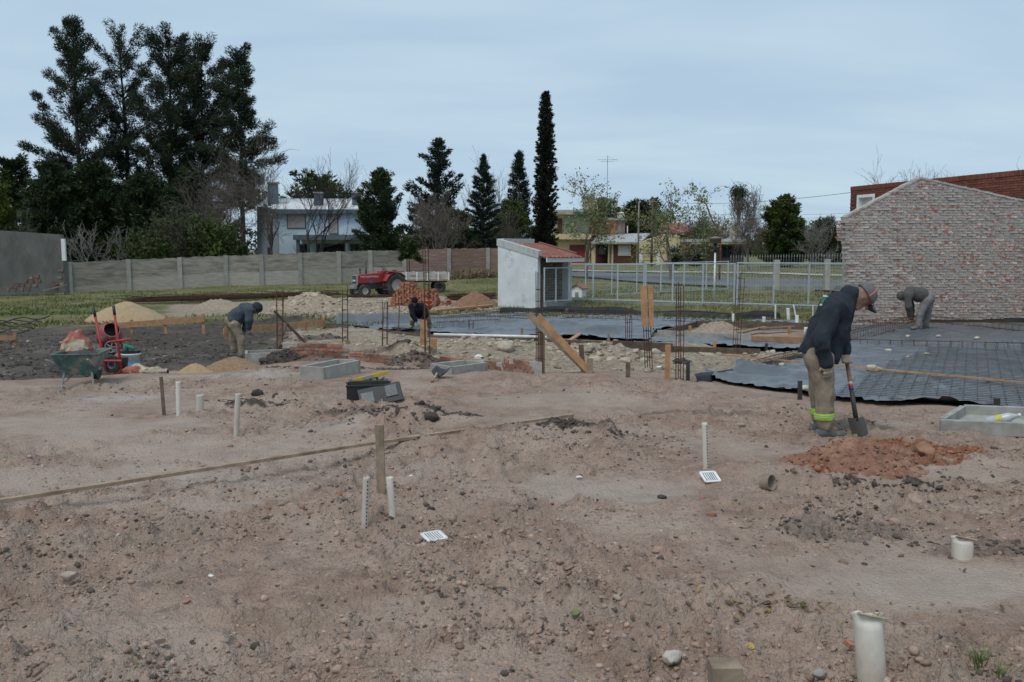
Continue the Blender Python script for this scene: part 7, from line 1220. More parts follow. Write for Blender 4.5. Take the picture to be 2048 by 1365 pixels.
# green wheelbarrow
q = P(165, 772); wb = thing('wheelbarrow', 'battered green wheelbarrow holding a sack at left', 'wheelbarrow', q, R(8)); mt['barrow'] = M('worn_green_paint', (.055, .13, .115), (.04, .085, .075), scale=6, rough=.6, c3=(.23, .20, .165), s3=5, p3=(.46, .6))
top = [(-.36, -.30), (.36, -.30), (.30, .55), (-.30, .55)]; bot = [(-.24, -.16), (.24, -.16), (.16, .25), (-.16, .25)]; z0, z1 = .20, .54
vs = [(x, y, z1) for x, y in top] + [(x, y, z0) for x, y in bot] + [(x * .96, y * .95, z1) for x, y in top] + [(x * .94, y * .94, z0 + .012) for x, y in bot]; fs = [(i, (i + 1) % 4, 4 + (i + 1) % 4, 4 + i)[::-1] for i in range(4)] + [(4, 5, 6, 7)[::-1]] + [(8 + i, 8 + (i + 1) % 4, 12 + (i + 1) % 4, 12 + i) for i in range(4)] + [(12, 13, 14, 15)] + [(i, (i + 1) % 4, 8 + (i + 1) % 4, 8 + i) for i in range(4)]; m = MB(); m.add(vs, fs); m.build('tray', mt['barrow'], wb)
m = MB(); rim_ = [Vector((x, y, z1)) for x, y in top]; m.tube(rim_ + rim_[:1], .016, 6); m.build('rim', mt['barrow'], wb, smooth=True)
for sx in (-1, 1): MB().tube([(sx * .30, -.62, .50), (sx * .27, -.2, .34), (sx * .17, .3, .22), (sx * .06, .75, .2)], .018, 6).build('handle', mt['greymetal'], wb, smooth=True); MB().tube([(sx * .2, -.15, .30), (sx * .24, -.22, .0)], .016, 6).build('leg', mt['greymetal'], wb); MB().tube([(sx * .24, -.2, .05), (sx * .1, .1, .24)], .010, 5).build('brace', mt['greymetal'], wb)
wb.scale = (.82,) * 3
wheel(wb, (0, .72, .19), .19, .08, .09, mt['darkmetal']).rotation_euler = (0, R(90), 0)
heapm = MB().lathe([(.01, .58), (.15, .56), (.26, .51), (.27, .47)], n=14, cap=False).build('mortar_load', M('dark_mortar', (.06, .058, .055), scale=12, rough=.95, bump=.6), wb, smooth=True)
# red mixer and upright red barrow frame
q = P(208, 728); q.y += .3; mx_ = thing('concrete_mixer', 'small red drum concrete mixer behind the wheelbarrow', 'concrete mixer', q, R(10)); axm = (Matrix.Rotation(R(-18), 3, 'Z') @ Matrix.Rotation(R(58), 3, 'X') @ Matrix.Rotation(R(0), 3, 'Y')); mt['mixred'] = M('dusty_red_paint', (.30, .045, .045), (.22, .04, .04), scale=6, rough=.6, c3=(.36, .24, .22), s3=4, p3=(.52, .68))
axm = Matrix.Rotation(R(25), 3, 'Z') @ Matrix.Rotation(R(62), 3, 'X'); MB().lathe([(.02, -.42), (.22, -.42), (.31, -.25), (.31, -.02), (.20, .26), (.18, .26), (.28, -.02), (.28, -.22), (.2, -.38), (.02, -.38)], (0, 0, .72), 22, axm, cap=False).build('drum', mt['mixred'], mx_, smooth=True); MB().lathe([(.02, -.05), (.275, -.05)], (0, 0, .72), 20, axm, cap=False).build('drum_inside', mt['black'], mx_)
mx_.scale = (.72,) * 3
pul = bpy.data.objects.new('pulley', None); COL.objects.link(pul); pul.parent = mx_; pul.location = (.10, -.36, .42); pul.rotation_euler = (R(90), 0, 0); MB().lathe([(.13, -.02), (.15, -.02), (.15, .02), (.13, .02), (.13, -.02)], n=24, cap=False).build('rim', mt['greymetal'], pul, smooth=True)
for k in range(5): a = k * 2 * math.pi / 5; MB().plank((0, 0, 0), (.135 * math.cos(a), .135 * math.sin(a), 0), .025, .015).build('spoke', mt['greymetal'], pul)
for sx in (-.3, .3): MB().tube([(sx, -.35, .03), (sx * .6, 0, .72), (sx, .35, .03)], .025, 6).build('stand', mt['mixred'], mx_)
MB().box((.05, .05, .35), (.7, .06, .06)).build('crossbar', mt['mixred'], mx_)
for sx in (-.36, .36): wheel(mx_, (sx * .3 - .02 if sx < 0 else .05, -.3 if sx > 0 else .25, .16), .16, .07, .09, mt['greymetal'])
q = P(222, 752); q.y += .25; ub = thing('barrow_frame', 'upended red barrow frame with two black gripped handles', 'barrow frame', q)
for p0, p1 in (((212, 742), (187, 616)), ((243, 742), (227, 612))):
    a = at(*p0, q.y) - q; b = at(*p1, q.y + .12) - q; MB().tube([a, a.lerp(b, .86)], .019, 8).build('handle', mt['red'], ub, smooth=True); MB().tube([a.lerp(b, .86), b], .022, 8).build('grip', mt['black'], ub, smooth=True)
a, b = at(222, 684, q.y - .03) - q, at(262, 679, q.y - .03) - q; MB().tube([a, b], .02, 8).build('crossbar', mt['red'], ub, smooth=True); MB().tube([at(206, 722, q.y) - q, at(243, 722, q.y) - q], .016, 6).build('lower_bar', mt['red'], ub); wheel(ub, (-.12, .06, .13), .13, .06, .065, mt['greymetal']); MB().prism([(-.1, .05), (.08, .05), (.1, .22), (-.12, .22)], (-.02, .12, 0), (1, 0, 0), (0, 0, 1), (0, 1, 0), .05).build('tray_back', mt['darkmetal'], ub)
# tool box
q = P(738, 800); tbx = thing('tool_box', 'open black tool box with yellow level on the pink ground', 'tool box', q, R(10)); W2, D2, H2 = .25, .13, .20
for c_, s_ in (((0, -D2, H2 / 2), (W2 * 2, .012, H2)), ((0, D2, H2 / 2), (W2 * 2, .012, H2)), ((-W2, 0, H2 / 2), (.012, D2 * 2 - .014, H2)), ((W2, 0, H2 / 2), (.012, D2 * 2 - .014, H2)), ((0, 0, .008), (W2 * 2 - .016, D2 * 2 - .016, .012))): MB().box(c_, s_).build('shell', mt['black'], tbx, bevel=.003)
for sy in (-D2 - .006, D2 + .006): MB().box((0, sy, H2 - .012), (W2 * 2 + .03, .02, .022)).build('rim', mt['black'], tbx, bevel=.004)
tray = MB().box((0, .02, H2 + .01), (.46, .17, .05)).build('tray', M('charcoal_tray', (.035, .036, .038), scale=9, rough=.5), tbx, bevel=.006); MB().box((0, .02, H2 + .06), (.2, .02, .02)).box((-.1, .02, H2 + .04), (.02, .02, .05)).box((.1, .02, H2 + .04), (.02, .02, .05)).build('tray_handle', mt['black'], tray, bevel=.004)
for k in range(5): MB().tube([(-.16 + k * .07, -.06 + .02 * (k % 2), H2 + .02), (-.10 + k * .07, .05, H2 + .055)], .009, 6).build('tool', mt['greymetal' if k % 2 else 'darkmetal'], tbx)
lidr = bpy.data.objects.new('lid', None); COL.objects.link(lidr); lidr.parent = tbx; lidr.location = (.13, -.20, .085); lidr.rotation_euler = (R(52), R(-10), R(4)); MB().box((0, 0, 0), (.50, .25, .03)).build('lid_shell', mt['black'], lidr, bevel=.008)
for k, (x, y, sx, sy) in enumerate(((-.15, -.01, .15, .14), (.13, .02, .14, .15))): MB().box((x, y, .02), (sx, sy, .016)).build('organiser', M('smoky_plastic%d' % k, (.085, .092, .10), scale=6, rough=.25), lidr, bevel=.004)
for k in range(4): MB().box((-.05 + k * .032, -.04, .019), (.016, .11, .012)).build('clip_slot', mt['darkmetal'], lidr)
lv = thing('spirit_level', 'yellow spirit level laid across the open tool box', 'level', q + Vector((0, 0, H2 + .07)), R(10)); lv.rotation_euler = (0, R(-12), R(16)); MB().box((.02, .0, 0), (.42, .022, .045)).build('beam', M('yellow_enamel', (.62, .46, .03), scale=12, rough=.45), lv, bevel=.003); MB().box((-.01, -.0125, .003), (.13, .004, .03)).build('vial_plate', mt['greymetal'], lv)
# hand tool left lying behind it
q = P(872, 760); sc_ = thing('hand_shovel', 'rusty shovel blade with short wooden handle lying on the ground', 'shovel', q, R(-20)); m = MB(); n = 9; vs = []
for i in range(6):
    for j_ in range(n): s_ = -1 + 2 * j_ / (n - 1); t = i / 5; w_ = .12 * math.sin(min(1, .35 + t) * math.pi * .62); vs.append((s_ * w_, .05 + t * .22, .02 + .07 * (1 - t * .3) * s_ * s_ + .09 * t))
m.add(vs, [(i * n + j_, i * n + j_ + 1, (i + 1) * n + j_ + 1, (i + 1) * n + j_) for i in range(5) for j_ in range(n - 1)]); bo = m.build('blade', mt['darkmetal'], sc_, smooth=True); bo.modifiers.new('s', 'SOLIDIFY').thickness = .006; MB().tube([(0, .08, .05), (.02, -.02, .09), (.05, -.18, .03)], .014, 8).build('handle', M('bleached_handle', (.48, .37, .23), scale=14, rough=.7), sc_, smooth=True); MB().tube([(.05, -.18, .03), (.06, -.26, .02)], .02, 8).build('grip', mt['wood'], sc_, smooth=True)
# ------------------------------------------------------------------ stones, clods, leaves, grass
def ico():
    t = (1 + 5 ** .5) / 2; v = np.array([(-1, t, 0), (1, t, 0), (-1, -t, 0), (1, -t, 0), (0, -1, t), (0, 1, t), (0, -1, -t), (0, 1, -t), (t, 0, -1), (t, 0, 1), (-t, 0, -1), (-t, 0, 1)], float); v /= np.linalg.norm(v[0])
    f = np.array([(0, 11, 5), (0, 5, 1), (0, 1, 7), (0, 7, 10), (0, 10, 11), (1, 5, 9), (5, 11, 4), (11, 10, 2), (10, 7, 6), (7, 1, 8), (3, 9, 4), (3, 4, 2), (3, 2, 6), (3, 6, 8), (3, 8, 9), (4, 9, 5), (2, 4, 11), (6, 2, 10), (8, 6, 7), (9, 8, 1)]); return v, f
IV, IF = ico()
def sub(v, f):
    v = [tuple(p) for p in v]; d = {}; out = []
    def mid(a, b):
        k = (min(a, b), max(a, b))
        if k not in d: m = np.array(v[a]) + np.array(v[b]); v.append(tuple(m / np.linalg.norm(m))); d[k] = len(v) - 1
        return d[k]
    for a, b, c in f: ab, bc, ca = mid(a, b), mid(b, c), mid(c, a); out += [(a, ab, ca), (b, bc, ab), (c, ca, bc), (ab, bc, ca)]
    return np.array(v), np.array(out)
SV, SF = sub(IV, IF)
OV = np.array([(1, 0, 0), (-1, 0, 0), (0, 1, 0), (0, -1, 0), (0, 0, 1), (0, 0, -1)], float); OF = np.array([(0, 2, 4), (2, 1, 4), (1, 3, 4), (3, 0, 4), (2, 0, 5), (1, 2, 5), (3, 1, 5), (0, 3, 5)])
def rocks(name, x, y, size, mat, seed, sink=.5, flat=.7, label=None, hi=False, cat='stones', z=None):
    rng = np.random.default_rng(seed); parts = []; k0 = 0; h_all = ground_h(x, y) if z is None else z
    for sel, (v0, f0) in ((size < .0068, (OV, OF)), (size >= .0068, (IV, IF))):
        if sel.any(): V, Fr = _rk(rng, x[sel], y[sel], size[sel], h_all[sel], v0, f0, sink, flat); parts.append((V, Fr + k0)); k0 += len(V)
    return tag(npmesh(name, np.concatenate([p[0] for p in parts]), np.concatenate([p[1] for p in parts]), mat), label, cat, None, 'stuff')
def _rk(rng, x, y, size, h0, v0, f0, sink, flat):
    n = len(x); m = len(v0); hi = False
    V = v0[None] * (1 + rng.normal(0, 1/3 if not hi else .14, (n, m, 1))) * np.stack([rng.uniform(.75, 1.25, n), rng.uniform(.75, 1.2, n), rng.uniform(flat * .75, flat * 1.2, n)], 1)[:, None]; a = rng.uniform(0, 6.28, n); c, s = np.cos(a)[:, None], np.sin(a)[:, None]; V = np.stack([V[..., 0] * c - V[..., 1] * s, V[..., 0] * s + V[..., 1] * c, V[..., 2]], -1) * size[:, None, None]
    V[..., 0] += x[:, None]; V[..., 1] += y[:, None]; V[..., 2] += (h0 + size * flat * (1 - 2 * sink) * .8)[:, None]; Fr = (f0[None] + (np.arange(n) * m)[:, None, None]).reshape(-1, 3)
    return V.reshape(-1, 3), Fr
rng = np.random.default_rng(4)
def cmat(name, c1, c2, c3=None): return M(name, c1, c2, scale=9, rough=.95, bump=.5, bscale=70, rand=.28, gen=True, c3=c3, s3=3)
N = 80000; yy = np.exp(math.log(2.3) + (math.log(13) - math.log(2.3)) * rng.uniform(0, 1, N) ** 1.35); xx = rng.uniform(-.72, .72, N) * (yy + .5); zz_ = zones(xx, yy)
cl_ = fbm(xx * .75 + 3, yy * .75, 41, 3); cl2 = fbm(xx * 3, yy * 3, 43, 2); dens = (.05 + .95 * sstep(.36, .56, cl_)) * (.25 + .75 * sstep(.42, .6, cl2)) * zz_['pink'] * (1 - zz_['sheet']) * (1 - .85 * np.clip(np.maximum(zz_['dust'], zz_['smooth']), 0, 1)); dens = np.maximum(dens, np.maximum(zz_['mud'] * zz_['pink'], zz_['red']) * .7)
k = rng.uniform(0, 1, N) < dens; xx, yy = xx[k], yy[k]; zk = {q: v_[k] for q, v_ in zz_.items()}; sz = np.exp(rng.normal(math.log(.0053), .52, len(xx))) * (1 + yy / 14); sz = np.clip(sz, .003, .026)
dark = rng.uniform(0, 1, len(xx)) < (.05 + .18 * sstep(.45, .6, fbm(xx * 1.3, yy * 1.3, 61, 3)) + .85 * zk['mud']); redm = (rng.uniform(0, 1, len(xx)) < zk['red']) & ~dark; pale = (rng.uniform(0, 1, len(xx)) < .10) & ~dark & ~redm; pk = ~(dark | redm | pale)
print('pebbles', len(xx))
rocks('pink_clods', xx[pk], yy[pk], sz[pk], cmat('pink_clod', (.40, .28, .218), (.215, .147, .114)), 1, label='loose pink clods over the ground')
rocks('dark_clods', xx[dark], yy[dark], sz[dark] * .95, cmat('dark_clod', (.125, .096, .078), (.06, .048, .04)), 2, label='loose dark clods over the ground')
rocks('pale_pebbles', xx[pale], yy[pale], sz[pale] * .8, cmat('pale_pebble', (.44, .36, .30), (.32, .255, .21)), 3, label='pale pebbles over the ground')
rocks('red_clods', xx[redm], yy[redm], sz[redm] * 1.3, cmat('red_clod', (.32, .155, .09), (.22, .10, .06)), 4, label='red clods of fresh soil')
for hp, cnt, smin, smax, nm, cA, cB, lab in ((HEAPS['red_soil_heap11'], 1100, .004, .026, 'heap_clods', (.30, .158, .102), (.19, .095, .062), 'red clods on the fresh soil heap'), (HEAPS['spoil_heap7'], 260, .012, .06, 'spoil_clods', (.10, .078, .064), (.045, .036, .03), 'dark clods on the left spoil heap'), (HEAPS['spoil_heap8'], 320, .012, .06, 'spoil_clods', (.16, .115, .092), (.06, .047, .04), 'dark pinkish clods on the spoil heap behind the tool box'), (HEAPS['earth_heap10'], 300, .015, .09, 'heap_stones', (.46, .395, .30), (.30, .245, .18), 'caliche stones on the low heap'), (HEAPS['earth_heap12'], 300, .015, .08, 'heap_stones', (.46, .395, .30), (.30, .245, .18), 'caliche stones on the long bank'), (HEAPS['earth_heap2'], 300, .03, .12, 'heap_stones', (.42, .35, .26), (.28, .22, .165), 'caliche stones on the large earth heap')):
    ii = rng.integers(0, len(hp), cnt); q = hp[ii]; q = q[q[:, 3] > .012]; rocks(nm, q[:, 0] + rng.normal(0, .01, len(q)), q[:, 1] + rng.normal(0, .01, len(q)), np.exp(rng.uniform(math.log(smin), math.log(smax), len(q)) - .25 * np.abs(rng.normal(0, 1, len(q)))), cmat(nm + str(cnt) + str(cA[0]), cA, cB), 90 + cnt, label=lab, z=q[:, 2])
# dark spoil lumps on the mounds, rubble in the pit, lumps in the mud
def blob(px, py, rx, ry, n, smin, smax, zc=-.05):
    g = G(px, py, zc); return g.x + rng.normal(0, rx, n), g.y + rng.normal(0, ry, n), np.exp(rng.uniform(math.log(smin), math.log(smax), n))
D_ = [blob(850, 842, .28, .14, 130, .012, .06), blob(790, 836, .3, .12, 70, .01, .045), blob(730, 816, .3, .1, 90, .01, .04), blob(1105, 880, .28, .15, 130, .012, .055), blob(1195, 893, .25, .12, 70, .01, .05), blob(1790, 978, .35, .12, 120, .01, .045), blob(1680, 1072, .3, .1, 120, .008, .032), blob(1980, 1108, .35, .12, 110, .008, .032), blob(1850, 1000, .35, .2, 90, .01, .04), blob(530, 797, .22, .06, 90, .012, .06), blob(470, 792, .3, .05, 60, .01, .035), blob(600, 730, .5, .2, 130, .015, .07, -.1), blob(820, 728, .45, .2, 150, .02, .08, -.1), blob(720, 722, .5, .2, 100, .015, .06, -.1), blob(565, 716, .35, .2, 110, .02, .08, -.3), blob(640, 1100, .5, .1, 60, .006, .02), blob(1240, 1130, .6, .15, 60, .006, .025)]
xd = np.concatenate([d[0] for d in D_]); yd = np.concatenate([d[1] for d in D_]); sd2 = np.concatenate([d[2] for d in D_]) * .62; rocks('spoil_lumps', xd, yd, sd2, cmat('spoil_lump', (.10, .078, .064), (.045, .036, .031), (.20, .14, .11)), 5, label='dark spoil lumps on the small mounds')
N = 9000; gx_ = rng.uniform(-5, 7.5, N); gy_ = rng.uniform(11.5, 22, N); zr = zones(gx_, gy_); k = (rng.uniform(0, 1, N) < zr['rub'] * (.15 + .85 * sstep(.42, .6, fbm(gx_ * 1.2, gy_ * 1.2, 71, 3)))) & (zr['sheet'] < .3); gx_, gy_ = gx_[k], gy_[k]; gs = np.clip(np.exp(rng.normal(math.log(.022), .6, len(gx_))), .01, .10); rocks('rubble_stones', gx_, gy_, gs, cmat('caliche_stone', (.40, .335, .25), (.26, .205, .15), (.17, .135, .10)), 6, label='caliche rubble in the pit', hi=False)
N = 9000; gx_ = rng.uniform(-13, -1, N); gy_ = rng.uniform(11, 22, N); zr = zones(gx_, gy_); k = (rng.uniform(0, 1, N) < zr['mud'] * (.1 + .9 * sstep(.45, .62, fbm(gx_ * .9, gy_ * .9, 73, 3)))); gx_, gy_ = gx_[k], gy_[k]; gs = np.clip(np.exp(rng.normal(math.log(.022), .5, len(gx_))), .01, .07); dk_ = rng.uniform(0, 1, len(gx_)) < .93
rocks('mud_lumps', gx_[dk_], gy_[dk_], gs[dk_], cmat('mud_lump', (.075, .06, .05), (.035, .029, .025)), 7, label='lumps of dark mud'); rocks('mud_stones', gx_[~dk_], gy_[~dk_], gs[~dk_] * .8, cmat('mud_stone', (.36, .31, .26), (.25, .21, .18)), 8, label='pale stones on the dark mud')
N = 2500; gx_ = rng.uniform(-9, 2, N); gy_ = rng.uniform(20, 45, N); zr = zones(gx_, gy_); k = (rng.uniform(0, 1, N) < zr['path'] * .8) & (zr['sheet'] < .2); gx_, gy_ = gx_[k], gy_[k]; rocks('path_stones', gx_, gy_, np.clip(np.exp(rng.normal(math.log(.05), .5, len(gx_))), .02, .16), cmat('path_stone', (.42, .35, .27), (.28, .22, .17)), 9, label='stones on the pale track')
# single stones one can point to
def stone(px, py, r, label, c1, seed, name='stone', flat=.75, dz=0, group=None):
    rs = np.random.default_rng(seed); b = P(px, py, dz); v, f = sub(SV, SF); d = 1 + .22 * (np.array([fbm(np.array([p[0] * 1.6 + seed]), np.array([p[1] * 1.6 + p[2] * 1.3]), seed, 3)[0] for p in v]) - .5) * 2; v = v * d[:, None]
    for _ in range(14):
        nn = rs.normal(size=3); nn /= np.linalg.norm(nn); lim = rs.uniform(.62, .9); q = v @ nn; v = v - np.maximum(q - lim, 0)[:, None] * nn
    v = v * (1 + .05 * rs.normal(size=(len(v), 1))) * np.array([1.2, .9, flat]) * r; o = npmesh(name, v, f, M(name + str(seed), c1, tuple(q * .7 for q in c1), scale=14, rough=.95, bump=.6, bscale=40, rand=0), smooth=False); o.location = b + Vector((0, 0, r * flat * .35)); o.rotation_euler = (0, 0, rs.uniform(0, 6)); return tag(o, label, 'stone', group)
PKc, DKc, PLc = (.40, .28, .22), (.06, .048, .042), (.52, .47, .41)
for a in ((443, 832, .04, 'dark round clod among the left pipes', DKc), (1845, 908, .10, 'large red boulder on the fresh soil heap', (.33, .17, .105)), (1745, 888, .06, 'red lump on the crest of the fresh soil heap', (.31, .145, .085)), (1803, 938, .08, 'broad flat red slab of soil on the heap', (.36, .20, .13)), (1345, 1322, .045, 'pale whitish stone at the bottom edge', PLc), (1832, 1010, .05, 'rounded pink stone right of the dark lumps', (.40, .29, .22)), (1718, 1045, .035, 'upright pink stone below the dark lumps', PKc), (1790, 1048, .035, 'pink stone right of the upright one', PKc), (1640, 1352, .03, 'grey pebble left of the nearest pipe', (.34, .31, .29)), (392, 1070, .035, 'flat dark stone in the left foreground', (.13, .10, .085)), (140, 1156, .04, 'pale pink stone in the left foreground', (.43, .33, .28)), (1316, 1105, .035, 'round pink stone in the middle foreground', (.38, .25, .19)), (862, 838, .075, 'big dark earth clod on the mound below the tool box', DKc), (1228, 884, .05, 'dark clod at the right end of the dark mound', DKc), (1325, 998, .035, 'dark clod in the middle ground', DKc), (515, 790, .07, 'dark clod right of the left pipes', DKc), (555, 795, .06, 'smaller dark clod beside the bigger one', (.08, .066, .058)), (1115, 738, .06, 'brown stone at the foot of the braces', (.24, .15, .10)), (1480, 853, .04, 'pale brown stone in front of the sheet', (.40, .31, .24)), (1230, 1090, .02, 'small pale stone in the middle foreground', PLc)): stone(a[0], a[1], a[2], a[3], a[4], a[0])
for i, (px, py, r, lab) in enumerate(((1746, 752, .10, 'largest whitish block on the right sheet'), (1812, 728, .07, 'whitish block above the rebar mat corner'), (1854, 720, .06, 'whitish block right of the one above the mat'), (1776, 713, .06, 'whitish block in the middle of the right sheet'), (1698, 710, .08, 'whitish block right behind the navy man'), (1815, 682, .05, 'flat whitish block in front of the hooded worker'), (1876, 682, .055, 'whitish block right of the hooded worker'), (1953, 686, .06, 'whitish block farthest right on the sheet'), (1610, 793, .06, 'whitish block at the near edge of the sheet'), (1562, 742, .05, 'whitish block holding down the lath'))): stone(px, py, r, lab, (.56, .50, .38), 300 + i, 'limestone_block', .6, .09, 'whitish blocks weighing down the sheet')
for i, (px, py, r, lab) in enumerate(((1010, 700, .22, 'biggest pale caliche lump behind the braces'), (1190, 723, .13, 'pale caliche lump right of the braces'), (1225, 722, .11, 'second pale caliche lump in the row'), (1250, 724, .12, 'third pale caliche lump in the row'), (1310, 706, .12, 'pale caliche lump below the deep dark board'), (1330, 715, .10, 'pale caliche lump left of the rebar column'), (1415, 712, .10, 'pale caliche lump right of the rebar column'), (1290, 722, .10, 'fourth pale caliche lump in the row'), (1100, 700, .09, 'pale caliche lump by the slanting boards'))): stone(px, py, r, lab, (.46, .40, .30), 340 + i, 'caliche_lump', .7, -.02, 'pale caliche lumps')
# bricks lying about
bb_ = brickmesh('loose_brick', .24, .115, .06, .008, 77); bb_.materials.append(mt['brick'])
for i, (px, py, sc2, lab) in enumerate(((1708, 1300, .35, 'orange brick fragment beside the nearest pipe'), (1180, 742, .5, 'orange brick fragment at the short grey stake'), (660, 735, .6, 'brick fragment by the concrete chamber'))): o = bpy.data.objects.new('brick_fragment', bb_); COL.objects.link(o); o.location = P(px, py, .02); o.scale = (sc2,) * 3; o.rotation_euler = (.2, .3, i + .4); tag(o, lab, 'brick')
# fallen leaves
def leaves(name, x, y, L, cols, seed, label):
    rs = np.random.default_rng(seed); n = len(x); h0 = ground_h(x, y) + .006; V = []; a = rs.uniform(0, 6.28, n); prof = [(-.5, 0), (-.15, .26), (.25, .2), (.5, 0), (.25, -.2), (-.15, -.26)]; pts = np.array([(p[0], p[1], 0) for p in prof] + [(-.1, 0, 0), (.25, 0, 0)]); pts[:6, 2] = np.abs(pts[:6, 1]) * .7; pts[0, 2] += .08; pts[3, 2] += .12
    Vv = np.repeat(pts[None], n, 0) * L[:, None, None]; Vv[..., 2] *= rs.uniform(.3, 1.8, n)[:, None]; t = rs.normal(0, .35, n); z2 = Vv[..., 2] + Vv[..., 0] * np.sin(t)[:, None]; c, s = np.cos(a)[:, None], np.sin(a)[:, None]; Vv = np.stack([Vv[..., 0] * c - Vv[..., 1] * s + x[:, None], Vv[..., 0] * s + Vv[..., 1] * c + y[:, None], z2 + h0[:, None] + .2 * L[:, None] * np.abs(np.sin(t))[:, None]], -1)
    f = np.array([(0, 6, 1), (1, 6, 7), (1, 7, 2), (2, 7, 3), (3, 7, 4), (4, 7, 6), (4, 6, 5), (5, 6, 0)]); Fl = (f[None] + (np.arange(n) * 8)[:, None, None]).reshape(-1, 3); o = npmesh(name, Vv.reshape(-1, 3), Fl, mt['leaf'], smooth=False); facecol(o, np.repeat(np.array(cols)[rs.integers(0, len(cols), n)], 8, 0) * rs.uniform(.7, 1.2, (n, 1)).repeat(8, 0)); return tag(o, label, 'leaves', None, 'stuff')
mt['leaf'] = MA('dead_leaf', 'tint', rough=.7, bump=.1)
LC = [(.26, .16, .075), (.20, .11, .055), (.34, .22, .07), (.15, .085, .05), (.28, .20, .11), (.12, .10, .04)]
Q = [blob(1545, 1232, .17, .07, 46, .02, .04, 0), blob(1520, 1215, .25, .12, 30, .018, .035, 0), blob(400, 1128, .3, .12, 26, .015, .03, 0), blob(125, 1108, .25, .08, 22, .015, .03, 0), blob(1440, 1195, .3, .1, 20, .015, .03, 0), blob(1650, 1040, .3, .12, 16, .015, .03, 0), blob(1600, 1300, .5, .15, 26, .015, .035, 0)]; N = 260; yq = np.exp(rng.uniform(math.log(2.6), math.log(7), N)); xq = rng.uniform(-.65, .65, N) * yq
leaves('fallen_leaves', np.concatenate([q[0] for q in Q] + [xq]), np.concatenate([q[1] for q in Q] + [yq]), np.concatenate([q[2] for q in Q] + [rng.uniform(.012, .03, N)]) * 1.15, LC, 5, 'dry brown leaves scattered over the foreground')
def one_leaf(px, py, L, col_, label, rz):
    b = P(px, py, .012); m = MB(); n = 7; vs = []
    for i in range(n): t = -1 + 2 * i / (n - 1); w_ = .36 * (1 - t * t) ** .7; vs += [(t * .5, -w_, .2 * w_ + .15 * t * t), (t * .5, 0, .10 * t * t), (t * .5, w_, .25 * w_ + .15 * t * t)]
    m.add([(x * L, y * L, z * L) for x, y, z in vs], [q for i in range(n - 1) for q in ((i * 3, i * 3 + 3, i * 3 + 4, i * 3 + 1), (i * 3 + 1, i * 3 + 4, i * 3 + 5, i * 3 + 2))]); o = m.build('dry_leaf', M('leaf_' + str(px), col_, scale=20, rough=.7, bump=.2), smooth=True); o.location = b; o.rotation_euler = (.2, -.15, rz); tag(o, label, 'leaf', 'single dry leaves in the foreground')
one_leaf(735, 1340, .055, (.46, .36, .08), 'yellow leaf at the bottom left of the centre', .6); one_leaf(410, 1312, .05, (.30, .17, .08), 'brown curled leaf at the bottom left', 1.5); one_leaf(322, 1292, .06, (.12, .07, .05), 'dark curled leaf left of the brown curled one', -.4); one_leaf(372, 1208, .045, (.36, .17, .11), 'reddish leaf in the left foreground', .2); one_leaf(1130, 1062, .045, (.36, .22, .10), 'brown leaf in the middle ground right of the grate', .1); one_leaf(1500, 1300, .05, (.40, .28, .07), 'yellow brown leaf left of the nearest pipe', 1.1); one_leaf(1150, 1232, .05, (.16, .2, .06), 'greenish leaf in the middle foreground', .5)
# weeds and grass
def tuft(px, py, h, n, label, mat='green', spread=.06, seed=0, name='grass_tuft'):
    rs = np.random.default_rng(seed); b = P(px, py); t = thing(name, label, 'grass', b); m = MB()
    for i in range(n):
        a = rs.uniform(0, 6.28); r0 = rs.uniform(0, spread); L = h * rs.uniform(.5, 1); o = np.array([r0 * math.cos(a), r0 * math.sin(a), 0]); d = np.array([math.cos(a), math.sin(a), 0]) * rs.uniform(.1, .6); sdv = np.array([-math.sin(a), math.cos(a), 0]) * .004; vs = []
        for j_ in range(4): u_ = j_ / 3; p_ = o + d * L * u_ ** 2 + np.array([0, 0, L * (u_ - .25 * u_ * u_)]); vs += [tuple(p_ - sdv * (1 - u_ * .9)), tuple(p_ + sdv * (1 - u_ * .9))]
        m.add(vs, [(2 * j_, 2 * j_ + 1, 2 * j_ + 3, 2 * j_ + 2) for j_ in range(3)])
    m.build('blades', mt[mat], t); return t
mt['grassblade'] = M('grass_blade', (.10, .16, .035), (.07, .115, .028), scale=9, rough=.6, bump=0, rand=.3, gen=True)
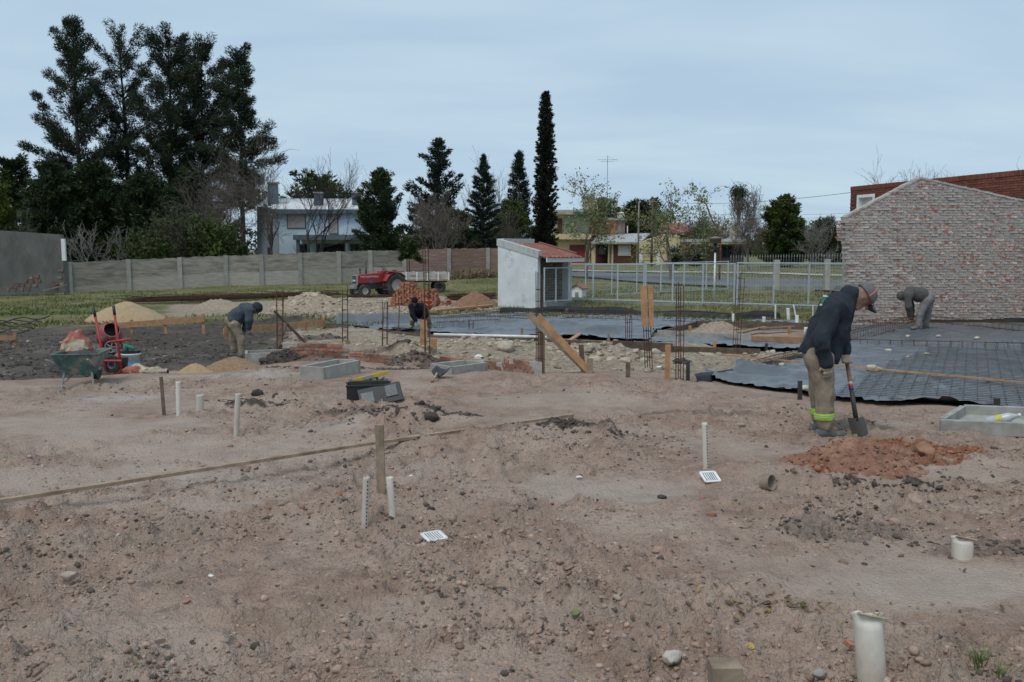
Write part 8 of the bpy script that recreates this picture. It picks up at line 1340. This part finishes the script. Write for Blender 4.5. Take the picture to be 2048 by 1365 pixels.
tuft(1962, 1345, .16, 40, 'green grass tuft at the bottom right corner', 'grassblade', .05, 1); tuft(1995, 1360, .10, 26, 'shorter grass tuft right of the taller one', 'grassblade', .05, 2); tuft(1625, 962, .03, 14, 'tiny weed sprouting near the red soil', 'grassblade', .02, 3); tuft(655, 690, .1, 30, 'small green weed by the brick footing', 'grassblade', .1, 4); tuft(530, 690, .1, 40, 'small green weed behind the concrete chamber', 'grassblade', .15, 5); tuft(45, 1048, .03, 20, 'flat green weed beside the long lath', 'grassblade', .04, 6)
N = 150000; yg = np.exp(rng.uniform(math.log(13), math.log(75), N)); xg = rng.uniform(-.72, .72, N) * yg; zg_ = zones(xg, yg); k = (rng.uniform(0, 1, N) < zg_['grass'] * sstep(.36, .52, fbm(xg * .5, yg * .5, 81, 3))) & (zg_['sheet'] < .05) & (zg_['road'] > .3); xg, yg = xg[k], yg[k]; hg = ground_h(xg, yg, detail=False); Cg = np.stack([xg, yg, hg + .05], 1); Dg = rng.normal(0, .55, (len(xg), 3)) + np.array([0, 0, 1]); print('grass', len(xg))
dry = fbm(xg * .35, yg * .35, 85, 3) + rng.normal(0, .08, len(xg)) > .5
for nm, sel, cm in (('green_grass', ~dry, leafmat('field_grass', (.11, .145, .035), (.07, .10, .028))), ('dry_grass', dry, leafmat('dry_field_grass', (.24, .20, .09), (.17, .15, .065)))): tag(leaf_mesh(nm, leaf_tris(Cg[sel], Dg[sel], .13, .035, rng), cm, None), 'short %s over the field' % nm.replace('_', ' '), 'grass', None, 'stuff')
N = 5200; tq = rng.uniform(0, 1, N); xw = np.interp(tq, [0, 1], [at(835, 555, 60).x, at(1000, 555, 61).x]); yw = np.interp(tq, [0, 1], [58.8, 60.2]) + rng.normal(0, .5, N); hw = ground_h(xw, yw, detail=False); tag(leaf_mesh('dry_weeds', leaf_tris(np.stack([xw, yw, hw + rng.uniform(.05, .5, N)], 1), rng.normal(0, .5, (N, 3)) + np.array([0, 0, .8]), .5, .05, rng), leafmat('straw_weeds', (.24, .19, .125), (.16, .12, .08)), None), 'tall dry weeds along the red brick wall', 'weeds', None, 'stuff')
